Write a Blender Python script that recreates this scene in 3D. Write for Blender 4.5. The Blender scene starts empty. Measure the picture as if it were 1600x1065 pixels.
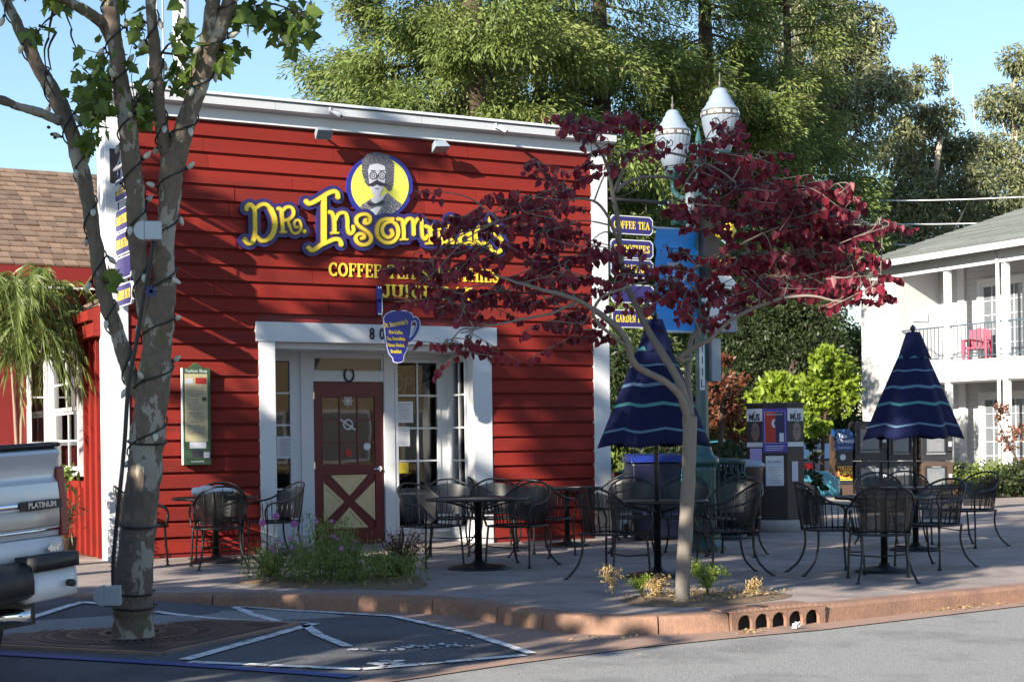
import bpy, bmesh, math, random
import numpy as np
from mathutils import Vector, Matrix, noise
R_ = math.radians
random.seed(7); RNG = np.random.default_rng(7)
SC = bpy.context.scene
COL = SC.collection
# ------------------------------------------------------------------ camera
CAM_H = 1.30; FPX = 2414.0; ROLL = R_(0.77); YAW = R_(28.2); HY = 692.0
cam_data = bpy.data.cameras.new('camera'); cam = bpy.data.objects.new('camera', cam_data); COL.objects.link(cam)
cam_data.sensor_width = 36.0; cam_data.lens = FPX / 1600 * 36.0
cam_data.shift_y = (HY - 532.5) / 1600; cam_data.clip_end = 2000
cam.matrix_world = (Matrix.Translation((0, 0, CAM_H)) @ Matrix.Rotation(-YAW, 4, 'Z') @ Matrix.Rotation(R_(90), 4, 'X')
                    @ Matrix.Rotation(-ROLL, 4, 'Z'))
SC.camera = cam
# ------------------------------------------------------------------ sky, sun, exposure
SUN = Vector((1.0, 0.45, -0.47)).normalized()          # direction the light travels
EL = math.asin(-SUN.z); AZ = math.atan2(-SUN.x, -SUN.y)  # azimuth of the sun, clockwise from +Y
w = bpy.data.worlds.new('World'); SC.world = w; w.use_nodes = True
nt = w.node_tree; bg = nt.nodes['Background']
sky = nt.nodes.new('ShaderNodeTexSky'); sky.sky_type = 'NISHITA'; sky.sun_disc = False
sky.sun_elevation = EL; sky.sun_rotation = AZ; sky.air_density = 1.15; sky.dust_density = 0.15; sky.ozone_density = 3.0
nt.links.new(sky.outputs[0], bg.inputs[0]); bg.inputs[1].default_value = 0.088
sd = bpy.data.lights.new('sun', 'SUN'); sd.energy = 5.0; sd.angle = R_(0.53); sd.color = (1.0, 0.90, 0.76)
so = bpy.data.objects.new('sun', sd); COL.objects.link(so); so.rotation_euler = SUN.to_track_quat('-Z', 'Y').to_euler()
SC.view_settings.view_transform = 'Standard'; SC.view_settings.look = 'None'; SC.view_settings.gamma = 1
SC.view_settings.use_curve_mapping = False; SC.view_settings.exposure = 1.38
SC.cycles.use_denoising = True; SC.cycles.max_bounces = 6; SC.cycles.transparent_max_bounces = 12
SC.cycles.caustics_reflective = False; SC.cycles.caustics_refractive = False
# ------------------------------------------------------------------ survey helpers (photo bearings to world positions on real planes)
FX, FY = math.sin(YAW), math.cos(YAW); RX, RY = math.cos(YAW), -math.sin(YAW)
def ab(u, v):
    du, dv = u - 800, v - HY
    return (du * math.cos(ROLL) - dv * math.sin(ROLL)) / FPX, (du * math.sin(ROLL) + dv * math.cos(ROLL)) / FPX
def PX(u, v, d):
    a, b = ab(u, v); return Vector((d * (FX + RX * a), d * (FY + RY * a), CAM_H - b * d))
def gnd(u, v, z=0.0):
    a, b = ab(u, v); d = (CAM_H - z) / b; return Vector((d * (FX + RX * a), d * (FY + RY * a), z))
def onY(u, v, Y):
    a, b = ab(u, v); return PX(u, v, Y / (FY + RY * a))
def onX(u, v, X):
    a, b = ab(u, v); return PX(u, v, X / (FX + RX * a))
# ------------------------------------------------------------------ object helpers
def new_obj(name, data, parent=None):
    o = bpy.data.objects.new(name, data); COL.objects.link(o)
    if parent is not None: o.parent = parent
    return o
def tag(o, label=None, cat=None, group=None, kind=None):
    if label: o['label'] = label
    if cat: o['category'] = cat
    if group: o['group'] = group
    if kind: o['kind'] = kind
    return o
def empty(name, loc=(0, 0, 0), rz=0.0, label=None, cat=None, group=None):
    o = new_obj(name, None); o.location = loc; o.rotation_euler = (0, 0, rz); o.empty_display_size = .2
    return tag(o, label, cat, group)
def copy_tree(o, parent=None):
    c = o.copy(); COL.objects.link(c)
    if parent is not None: c.parent = parent
    for ch in list(o.children): copy_tree(ch, c)
    return c
class MB:
    """collects shapes, builds ONE mesh object"""
    def __init__(s): s.v = []; s.f = []; s.m = []; s.sm = []; s.mats = []; s.cur = 0
    def use(s, mat):
        if mat not in s.mats: s.mats.append(mat)
        s.cur = s.mats.index(mat); return s
    def add(s, vs, fs, smooth=False):
        n = len(s.v); s.v += [tuple(p) for p in vs]
        for f in fs: s.f.append(tuple(i + n for i in f)); s.m.append(s.cur); s.sm.append(smooth)
        return s
    def box(s, c, d, rz=0.0, M=None):
        x, y, z = d[0] / 2, d[1] / 2, d[2] / 2
        pts = [Vector(p) for p in [(-x, -y, -z), (x, -y, -z), (x, y, -z), (-x, y, -z), (-x, -y, z), (x, -y, z), (x, y, z), (-x, y, z)]]
        if rz: Mr = Matrix.Rotation(rz, 3, 'Z'); pts = [Mr @ p for p in pts]
        if M is not None: pts = [M @ p for p in pts]
        return s.add([p + Vector(c) for p in pts], [(0, 3, 2, 1), (4, 5, 6, 7), (0, 1, 5, 4), (1, 2, 6, 5), (2, 3, 7, 6), (3, 0, 4, 7)])
    def bar(s, x0, x1, y0, y1, z0, z1): return s.box(((x0 + x1) / 2, (y0 + y1) / 2, (z0 + z1) / 2), (abs(x1 - x0), abs(y1 - y0), abs(z1 - z0)))
    def tube(s, pts, r, n=8, cap=True):
        pts = [Vector(p) for p in pts]; k = len(pts)
        rs = r if isinstance(r, (list, tuple)) else [r] * k
        ref = None; rings = []
        for i, p in enumerate(pts):
            t = (pts[min(i + 1, k - 1)] - pts[max(i - 1, 0)])
            if t.length < 1e-9: t = Vector((0, 0, 1))
            t.normalize()
            if ref is None:
                ref = t.cross(Vector((0, 0, 1)))
                if ref.length < .1: ref = t.cross(Vector((0, 1, 0)))
            a = (ref - t * ref.dot(t)).normalized(); b = t.cross(a); ref = a
            rings.append([p + (a * math.cos(2 * math.pi * j / n) + b * math.sin(2 * math.pi * j / n)) * rs[i] for j in range(n)])
        fs = [(i * n + j, i * n + (j + 1) % n, (i + 1) * n + (j + 1) % n, (i + 1) * n + j) for i in range(k - 1) for j in range(n)]
        if cap: fs += [tuple(range(n - 1, -1, -1)), tuple((k - 1) * n + j for j in range(n))]
        return s.add([q for g in rings for q in g], fs, True)
    def lathe(s, prof, c=(0, 0, 0), n=24, smooth=True, flute=None, caps=True):
        vs = []
        for r, z in prof:
            for j in range(n):
                a = 2 * math.pi * j / n; rr = r * (1 + (flute[1] * math.cos(a * flute[0]) if flute else 0))
                vs.append((c[0] + rr * math.cos(a), c[1] + rr * math.sin(a), c[2] + z))
        k = len(prof)
        fs = [(i * n + j, i * n + (j + 1) % n, (i + 1) * n + (j + 1) % n, (i + 1) * n + j) for i in range(k - 1) for j in range(n)]
        if caps: fs += [tuple(range(n - 1, -1, -1)), tuple((k - 1) * n + j for j in range(n))]
        return s.add(vs, fs, smooth)
    def prism(s, poly, f0, f1, smooth=False):
        """poly: 2-D points (CCW seen from the f1 side); f0,f1 map a 2-D point to 3-D bottom / top"""
        n = len(poly); vs = [f0(p) for p in poly] + [f1(p) for p in poly]
        return s.add(vs, [tuple(range(n - 1, -1, -1)), tuple(range(n, 2 * n))] + [(i, (i + 1) % n, n + (i + 1) % n, n + i) for i in range(n)], smooth)
    def flat(s, poly3): return s.add(poly3, [tuple(range(len(poly3)))])
    def build(s, name, mat=None, parent=None, auto=False):
        me = bpy.data.meshes.new(name); me.from_pydata(s.v, [], s.f)
        for m in (s.mats or [mat]): me.materials.append(m)
        me.polygons.foreach_set('material_index', s.m if s.mats else [0] * len(s.f))
        me.polygons.foreach_set('use_smooth', s.sm); me.update()
        return new_obj(name, me, parent)
def quick(name, mat, parent, fn): b = MB(); fn(b); return b.build(name, mat, parent)
def boxo(name, mat, parent, x0, x1, y0, y1, z0, z1): return MB().bar(x0, x1, y0, y1, z0, z1).build(name, mat, parent)
def bevel(o, w=.01, seg=2):
    m = o.modifiers.new('bevel', 'BEVEL'); m.width = w; m.segments = seg; m.limit_method = 'ANGLE'; return o
def cat(pts, k=6):
    """Catmull-Rom through points"""
    P = [Vector(p) for p in pts]; out = []
    for i in range(len(P) - 1):
        a, b, c, d = P[max(i - 1, 0)], P[i], P[i + 1], P[min(i + 2, len(P) - 1)]
        for j in range(k):
            t = j / k
            out.append(.5 * ((2 * b) + (c - a) * t + (2 * a - 5 * b + 4 * c - d) * t * t + (3 * b - a - 3 * c + d) * t ** 3))
    out.append(P[-1]); return out
# ------------------------------------------------------------------ materials
def _n(nt, t, **kw):
    n = nt.nodes.new(t)
    for k, v in kw.items(): setattr(n, k, v)
    return n
MATS = {}
def mat(name, col, rough=.6, metal=0.0, var=.18, scale=6.0, bump=0.0, bscale=60.0, spec=.5, col2=None, c2scale=2.0, c2lo=.5, c2hi=.62,
        coat=0.0, stretch=None, island=0.0, objrand=0.0, col3=None, c3scale=3.0, c3lo=.5, c3hi=.55, transl=0.0, emit=0.0, coords='Object', alpha=None):
    if name in MATS: return MATS[name]
    m = bpy.data.materials.new(name); m.use_nodes = True; nt = m.node_tree; P = nt.nodes['Principled BSDF']; L = nt.links.new
    tc = _n(nt, 'ShaderNodeTexCoord'); src = tc.outputs[coords]
    if stretch:
        mp = _n(nt, 'ShaderNodeMapping'); mp.inputs['Scale'].default_value = stretch; L(src, mp.inputs[0]); src = mp.outputs[0]
    nz = _n(nt, 'ShaderNodeTexNoise'); nz.inputs['Scale'].default_value = scale; nz.inputs['Detail'].default_value = 6; nz.inputs['Roughness'].default_value = .65
    L(src, nz.inputs['Vector'])
    mx = _n(nt, 'ShaderNodeMix', data_type='RGBA')
    lo = tuple(max(0, c * (1 - var)) for c in col[:3]) + (1,); hi = tuple(min(1, c * (1 + var)) for c in col[:3]) + (1,)
    mx.inputs[6].default_value = lo; mx.inputs[7].default_value = hi
    L(nz.outputs['Fac'], mx.inputs[0]); out = mx.outputs[2]
    if island:
        ge = _n(nt, 'ShaderNodeNewGeometry'); hs = _n(nt, 'ShaderNodeHueSaturation')
        mr = _n(nt, 'ShaderNodeMapRange'); mr.inputs['To Min'].default_value = 1 - island; mr.inputs['To Max'].default_value = 1 + island
        L(ge.outputs['Random Per Island'], mr.inputs['Value']); L(mr.outputs[0], hs.inputs['Value']); L(out, hs.inputs['Color']); out = hs.outputs[0]
    if objrand:
        oi = _n(nt, 'ShaderNodeObjectInfo'); h2 = _n(nt, 'ShaderNodeHueSaturation'); m3 = _n(nt, 'ShaderNodeMapRange'); m3.inputs['To Min'].default_value = 1 - objrand; m3.inputs['To Max'].default_value = 1 + objrand
        L(oi.outputs['Random'], m3.inputs['Value']); L(m3.outputs[0], h2.inputs['Value']); L(out, h2.inputs['Color']); out = h2.outputs[0]
    if col2:
        n2 = _n(nt, 'ShaderNodeTexNoise'); n2.inputs['Scale'].default_value = c2scale; n2.inputs['Detail'].default_value = 8; n2.inputs['Roughness'].default_value = .6
        L(src, n2.inputs['Vector'])
        r2 = _n(nt, 'ShaderNodeMapRange'); r2.inputs['From Min'].default_value = c2lo; r2.inputs['From Max'].default_value = c2hi; L(n2.outputs['Fac'], r2.inputs['Value'])
        m2 = _n(nt, 'ShaderNodeMix', data_type='RGBA'); m2.inputs[7].default_value = tuple(col2[:3]) + (1,)
        L(out, m2.inputs[6]); L(r2.outputs[0], m2.inputs[0]); out = m2.outputs[2]
    if col3:
        n3 = _n(nt, 'ShaderNodeTexNoise'); n3.inputs['Scale'].default_value = c3scale; n3.inputs['Detail'].default_value = 7; n3.inputs['Roughness'].default_value = .62
        a3 = _n(nt, 'ShaderNodeVectorMath', operation='ADD'); a3.inputs[1].default_value = (7.3, 2.1, 4.7); L(src, a3.inputs[0]); L(a3.outputs[0], n3.inputs['Vector'])
        r3 = _n(nt, 'ShaderNodeMapRange'); r3.inputs['From Min'].default_value = c3lo; r3.inputs['From Max'].default_value = c3hi; L(n3.outputs['Fac'], r3.inputs['Value'])
        m3b = _n(nt, 'ShaderNodeMix', data_type='RGBA'); m3b.inputs[7].default_value = tuple(col3[:3]) + (1,); L(out, m3b.inputs[6]); L(r3.outputs[0], m3b.inputs[0]); out = m3b.outputs[2]
    L(out, P.inputs['Base Color'])
    P.inputs['Roughness'].default_value = rough; P.inputs['Metallic'].default_value = metal; P.inputs['Specular IOR Level'].default_value = spec
    if coat: P.inputs['Coat Weight'].default_value = coat; P.inputs['Coat Roughness'].default_value = .08
    if bump:
        nb = _n(nt, 'ShaderNodeTexNoise'); nb.inputs['Scale'].default_value = bscale; nb.inputs['Detail'].default_value = 5; L(src, nb.inputs['Vector'])
        bp = _n(nt, 'ShaderNodeBump'); bp.inputs['Strength'].default_value = bump; bp.inputs['Distance'].default_value = .01
        L(nb.outputs['Fac'], bp.inputs['Height']); L(bp.outputs[0], P.inputs['Normal'])
    if transl:
        tr = _n(nt, 'ShaderNodeBsdfTranslucent'); ms = _n(nt, 'ShaderNodeMixShader'); ms.inputs[0].default_value = transl
        L(out, tr.inputs[0]); L(P.outputs[0], ms.inputs[1]); L(tr.outputs[0], ms.inputs[2]); L(ms.outputs[0], nt.nodes['Material Output'].inputs[0])
    MATS[name] = m; return m
def glass_mat(name, tint=(.02, .022, .025), rough=.02, opac=.75, ior=1.6):
    """window pane: dark reflective glass one can partly see through"""
    if name in MATS: return MATS[name]
    m = bpy.data.materials.new(name); m.use_nodes = True; nt = m.node_tree; P = nt.nodes['Principled BSDF']; L = nt.links.new
    tc = _n(nt, 'ShaderNodeTexCoord'); nz = _n(nt, 'ShaderNodeTexNoise'); nz.inputs['Scale'].default_value = 1.3; L(tc.outputs['Object'], nz.inputs['Vector'])
    nt.nodes.remove(P); bp = _n(nt, 'ShaderNodeBump'); bp.inputs['Strength'].default_value = .05; bp.inputs['Distance'].default_value = .02; L(nz.outputs['Fac'], bp.inputs['Height'])
    fr = _n(nt, 'ShaderNodeFresnel'); fr.inputs['IOR'].default_value = ior; L(bp.outputs[0], fr.inputs['Normal'])
    gl = _n(nt, 'ShaderNodeBsdfGlossy'); gl.inputs['Roughness'].default_value = rough; L(bp.outputs[0], gl.inputs['Normal'])
    tr = _n(nt, 'ShaderNodeBsdfTransparent'); tr.inputs[0].default_value = (opac, opac, opac, 1); ms = _n(nt, 'ShaderNodeMixShader')
    L(fr.outputs[0], ms.inputs[0]); L(tr.outputs[0], ms.inputs[1]); L(gl.outputs[0], ms.inputs[2]); L(ms.outputs[0], nt.nodes['Material Output'].inputs[0])
    MATS[name] = m; return m
def perf_mat(name, col, k=520.0, thr=.1):
    """perforated sheet metal"""
    m = bpy.data.materials.new(name); m.use_nodes = True; nt = m.node_tree; P = nt.nodes['Principled BSDF']; L = nt.links.new
    P.inputs['Base Color'].default_value = col + (1,); P.inputs['Roughness'].default_value = .45
    tc = _n(nt, 'ShaderNodeTexCoord'); sx = _n(nt, 'ShaderNodeSeparateXYZ'); L(tc.outputs['UV'], sx.inputs[0])
    def sn(o):
        a = _n(nt, 'ShaderNodeMath', operation='MULTIPLY'); a.inputs[1].default_value = k; L(o, a.inputs[0])
        b = _n(nt, 'ShaderNodeMath', operation='SINE'); L(a.outputs[0], b.inputs[0]); return b.outputs[0]
    mu = _n(nt, 'ShaderNodeMath', operation='MULTIPLY'); L(sn(sx.outputs[0]), mu.inputs[0]); L(sn(sx.outputs[1]), mu.inputs[1])
    gt = _n(nt, 'ShaderNodeMath', operation='GREATER_THAN'); gt.inputs[1].default_value = thr; L(mu.outputs[0], gt.inputs[0])
    tr = _n(nt, 'ShaderNodeBsdfTransparent'); ms = _n(nt, 'ShaderNodeMixShader')
    L(gt.outputs[0], ms.inputs[0]); L(P.outputs[0], ms.inputs[1]); L(tr.outputs[0], ms.inputs[2]); L(ms.outputs[0], nt.nodes['Material Output'].inputs[0])
    return m
M = dict(
    red=mat('red_paint', (.205, .0185, .0125), .68, spec=.22, var=.18, scale=3, bump=.25, bscale=45, col2=(.155, .017, .013), c2scale=1.3, stretch=(.35, 1, 3), objrand=.13),
    darkred=mat('dark_red_paint', (.17, .012, .012), .55, var=.15, scale=4, bump=.2),
    doorred=mat('door_red_paint', (.115, .010, .012), .4, var=.12, scale=4, bump=.1),
    white=mat('white_paint', (.60, .615, .635), .5, var=.06, scale=3, bump=.25, bscale=30, col2=(.60, .60, .60), c2scale=2.3, c2lo=.55, c2hi=.8),
    cap=mat('white_cap_paint', (.50, .52, .545), .5, var=.06, scale=3, bump=.6, bscale=160),
    cream=mat('cream_paint', (.58, .47, .26), .5, var=.08),
    black=mat('black_iron', (.007, .007, .008), .45, var=.3, scale=30),
    perf=perf_mat('perforated_black_metal', (.007, .007, .008), 520.0, .52),
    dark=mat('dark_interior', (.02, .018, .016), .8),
    glass=glass_mat('window_glass'), glass2=mat('sky_grey_glass', (.15, .17, .19), .08, spec=.8, var=.35, scale=2.5),  # second glass is opaque, grey of reflected sky painted into its colour
    navy=mat('sign_navy', (.022, .017, .115), .35, var=.1), yellow=mat('sign_yellow', (.74, .55, .045), .4, var=.12, scale=9),
    ochre=mat('letter_edge_ochre', (.35, .22, .02), .5), lemon=mat('emblem_lemon', (.63, .62, .09), .4, var=.05),
    ringblue=mat('emblem_blue', (.018, .022, .22), .35), inkgrey=mat('ink_grey', (.075, .075, .09), .6, var=.75, scale=75, col2=(.34, .34, .38), c2scale=95, c2lo=.52, c2hi=.56),
    railing=mat('railing_blue_grey', (.07, .10, .13), .4), inkhair=mat('ink_hair', (.055, .055, .07), .6, var=.8, scale=60, col2=(.20, .20, .24), c2scale=75, c2lo=.53, c2hi=.57), inkdark=mat('ink_dark', (.03, .03, .045), .6, var=.5, scale=60), inkface=mat('ink_face', (.50, .50, .56), .6, var=.25, scale=80),
    paper=mat('paper_white', (.58, .60, .64), .7, var=.05), ink=mat('print_black', (.02, .02, .025), .6),
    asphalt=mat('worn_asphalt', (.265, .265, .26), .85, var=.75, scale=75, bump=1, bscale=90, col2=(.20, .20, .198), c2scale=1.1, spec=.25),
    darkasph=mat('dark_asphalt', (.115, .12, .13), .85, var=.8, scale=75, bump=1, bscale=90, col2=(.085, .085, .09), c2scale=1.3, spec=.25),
    terra=mat('terracotta_concrete', (.29, .168, .115), .8, var=.4, scale=30, bump=.6, bscale=60, col2=(.20, .125, .095), c2scale=2.6, c2lo=.45, c2hi=.65, spec=.3),
    gutter=mat('gutter_concrete', (.30, .20, .155), .85, var=.22, scale=20, bump=.4, bscale=90, col2=(.20, .15, .13), c2scale=1.3, spec=.3),
    walk=mat('tinted_sidewalk', (.29, .245, .225), .82, var=.3, scale=30, bump=.5, bscale=70, col2=(.205, .17, .155), c2scale=2.2, c2lo=.46, c2hi=.66, objrand=.08, spec=.3),
    conc=mat('grey_concrete', (.36, .34, .31), .85, var=.15, scale=12, bump=.4, bscale=60),
    paintw=mat('road_paint_white', (.66, .67, .67), .7, var=.1, scale=20, col2=(.20, .20, .20), c2scale=9, c2lo=.56, c2hi=.62),
    paintb=mat('road_paint_blue', (.03, .07, .25), .7, var=.2, scale=20, col2=(.07, .075, .08), c2scale=9, c2lo=.56, c2hi=.66),
    castiron=mat('cast_iron', (.055, .044, .036), .6, var=.3, scale=30, metal=.3, col2=(.085, .055, .04), c2scale=3),
    soil=mat('bark_soil', (.17, .115, .07), .95, var=.5, scale=60, bump=1, bscale=80),
    bark=mat('sycamore_bark', (.155, .12, .09), .88, var=.6, scale=26, bump=1.0, bscale=55, col2=(.125, .12, .060), c2scale=4.5, c2lo=.59, c2hi=.605, stretch=(1, 1, .55), col3=(.34, .31, .255), c3scale=6.5, c3lo=.552, c3hi=.562),
    bark2=mat('redbud_bark', (.18, .155, .13), .8, var=.25, scale=24, bump=.6, bscale=50, stretch=(1, 1, .4), col2=(.20, .16, .13), c2scale=9, c2lo=.6, c2hi=.7),
    bark3=mat('brown_bark', (.06, .038, .026), .9, var=.4, scale=10, bump=1, stretch=(1, 1, .25)),
    eubark=mat('eucalyptus_bark', (.42, .34, .26), .8, var=.3, scale=4, stretch=(1, 1, .3)),
    syleaf=mat('sycamore_leaf', (.12, .185, .03), .5, var=.3, scale=4, island=.35, transl=.42),
    redleaf=mat('redbud_leaf', (.20, .019, .036), .42, var=.4, scale=5, island=.55, objrand=.4, transl=.46),
    conifer=mat('redwood_spray', (.135, .185, .043), .6, var=.45, scale=.9, island=.45, transl=.3, col2=(.18, .21, .055), c2scale=.5),
    euleaf=mat('eucalyptus_leaf', (.175, .19, .09), .5, var=.35, scale=.5, island=.45, transl=.25),
    lime=mat('lime_leaf', (.22, .30, .03), .5, var=.3, scale=2, island=.35, transl=.45),
    shrub=mat('dark_shrub_leaf', (.032, .05, .014), .5, var=.35, scale=2, island=.4, transl=.25),
    russet=mat('russet_leaf', (.16, .055, .025), .5, var=.4, scale=3, island=.5, transl=.3),
    palm=mat('palm_frond', (.135, .185, .045), .45, var=.3, scale=3, island=.4, transl=.3),
    stemtan=mat('palm_stem', (.26, .17, .12), .7, var=.35, scale=14, stretch=(1, 1, 3)),
    flowergreen=mat('bed_leaf', (.19, .25, .05), .5, var=.3, scale=9, island=.4, transl=.35),
    drygrass=mat('dry_straw', (.42, .30, .13), .8, var=.4, scale=20, island=.4, transl=.2),
    pink=mat('cosmos_pink', (.50, .13, .46), .5, var=.25, scale=30, transl=.3),
    umb=None,
    green=mat('street_green_enamel', (.022, .075, .078), .38, var=.15, scale=10), green2=mat('bin_green', (.010, .040, .039), .42, var=.2, scale=10),
    globe=mat('globe_glass', (.36, .43, .52), .12, var=.06, scale=5, transl=.5), globecap=mat('globe_cap', (.27, .34, .43), .25, var=.05, scale=5, transl=.2),
    brass=mat('brass', (.10, .085, .07), .5, metal=.2), galv=mat('galvanised_grey', (.42, .46, .50), .45, metal=.3, var=.1), grey=mat('grey_plastic', (.25, .29, .34), .45, var=.1),
    silver=mat('truck_silver_paint', (.50, .53, .58), .3, metal=.2, var=.04, coat=.8), truckwhite=mat('truck_white_paint', (.62, .64, .68), .45, var=.03, coat=.25), blackplastic=mat('black_plastic', (.012, .012, .014), .5, var=.2), chrome=mat('chrome', (.75, .76, .78), .08, metal=1, var=.03),
    groundrefl=mat('painted_ground_reflection', (.42, .39, .35), .35, metal=.25, var=.05, coat=.3),  # warm reflection of the ground in the tailgate, put into the colour
    rubber=mat('rubber', (.015, .015, .015), .8), taillight=mat('tail_light_red', (.17, .004, .007), .3),
    bulb=mat('bulb_plastic', (.72, .70, .62), .35, transl=.3), cable=mat('dark_cable', (.010, .016, .014), .5),
    motelwall=mat('motel_white_siding', (.50, .505, .515), .7, var=.05, scale=1.5), motelwhite=mat('motel_trim_white', (.60, .61, .63), .6, var=.04), 
    shingle=mat('grey_shingle', (.125, .14, .135), .9, var=.3, scale=9, island=.25), shinglebrown=mat('brown_shingle', (.16, .105, .072), .9, var=.4, scale=5, island=.35, objrand=.3),
    kiosk=mat('kiosk_brown', (.025, .014, .014), .5, var=.3, scale=14, col2=(.35, .32, .30), c2scale=22, c2lo=.70, c2hi=.72),
    plaquegreen=mat('plaque_green', (.035, .075, .035), .5, var=.15), parchment=mat('plaque_parchment', (.42, .37, .22), .6, var=.1),
    purple=mat('poster_purple', (.065, .04, .28), .5, var=.12), posterred=mat('poster_red', (.38, .025, .015), .5, var=.2), posternavy=mat('poster_navy', (.02, .012, .07), .5), skin=mat('poster_skin', (.17, .12, .11), .5, var=.2, scale=30), lilac=mat('paper_lilac', (.38, .33, .62), .7, var=.1),
    signblue=mat('banner_blue', (.016, .22, .62), .5, var=.08), teal=mat('teal_car_paint', (.05, .26, .34), .2, coat=1), carblack=mat('dark_car_paint', (.02, .02, .025), .2, coat=1),
    binblue=mat('bin_navy', (.006, .008, .03), .42, var=.15), lidblue=mat('bin_lid_blue', (.008, .02, .15), .35, var=.1), binbrown=mat('bin_brown', (.06, .035, .03), .5),
    newsbrown=mat('news_rack_brown', (.075, .048, .035), .45, var=.2), newsblack=mat('news_rack_black', (.022, .022, .026), .4, var=.2), chronblue=mat('rack_blue', (.012, .06, .20), .4), orange=mat('orange_visor', (.72, .30, .02), .5), pinkchair=mat('pink_plastic', (.45, .03, .08), .5),
    stucco=mat('tan_stucco', (.36, .27, .15), .85, var=.12, scale=4, bump=.4), neonwhite=mat('neon_tube', (.8, .8, .8), .3),
    copper=mat('copper_horn', (.45, .11, .06), .3, metal=.6), hose=mat('bed_stone', (.45, .42, .36), .8, var=.2, bump=.4))
# ------------------------------------------------------------------ text and signed-distance lettering
def text_obj(name, body, size, mt, parent, loc, rot=(R_(90), 0, 0), align='CENTER', bold=0.0, ext=.001, sx=1.0, shear=0.0, valign='CENTER', space=1.0):
    cu = bpy.data.curves.new('lettering', 'FONT'); cu.body = body; cu.size = size; cu.align_x = align; cu.align_y = valign
    cu.extrude = ext; cu.offset = bold; cu.resolution_u = 2; cu.shear = shear; cu.space_line = space
    t = bpy.data.objects.new('lettering', cu); COL.objects.link(t)
    me = bpy.data.meshes.new_from_object(t.evaluated_get(bpy.context.evaluated_depsgraph_get()))
    bpy.data.objects.remove(t); bpy.data.curves.remove(cu)
    me.materials.clear(); me.materials.append(mt)
    o = new_obj(name, me, parent); o.location = loc; o.rotation_euler = rot; o.scale = (sx, 1, 1); return o
def sd_strokes(X, Y, strokes):
    """strokes: list of (points, radius or [r0..rn]) -> signed distance field"""
    D = np.full(X.shape, 1e9)
    for pts, r in strokes:
        if len(pts) == 1: pts = [pts[0], (pts[0][0] + 1e-5, pts[0][1])]
        rs = list(r) if isinstance(r, (list, tuple)) else [r] * len(pts)
        for i in range(len(pts) - 1):
            ax, ay = pts[i][0], pts[i][1]; dx, dy = pts[i + 1][0] - ax, pts[i + 1][1] - ay
            t = np.clip(((X - ax) * dx + (Y - ay) * dy) / (dx * dx + dy * dy + 1e-12), 0, 1)
            D = np.minimum(D, np.hypot(X - ax - t * dx, Y - ay - t * dy) - (rs[i] * (1 - t) + rs[i + 1] * t))
    return D
def sd_poly(X, Y, poly):
    P = np.array(poly); D = np.full(X.shape, 1e9); ins = np.zeros(X.shape, bool)
    for i in range(len(P)):
        a, b = P[i], P[(i + 1) % len(P)]; d = b - a
        t = np.clip(((X - a[0]) * d[0] + (Y - a[1]) * d[1]) / (d @ d + 1e-12), 0, 1)
        D = np.minimum(D, np.hypot(X - a[0] - t * d[0], Y - a[1] - t * d[1]))
        c = ((a[1] > Y) != (b[1] > Y)) & (X < (b[0] - a[0]) * (Y - a[1]) / (b[1] - a[1] + 1e-12) + a[0]); ins ^= c
    return np.where(ins, -D, D)
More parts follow.
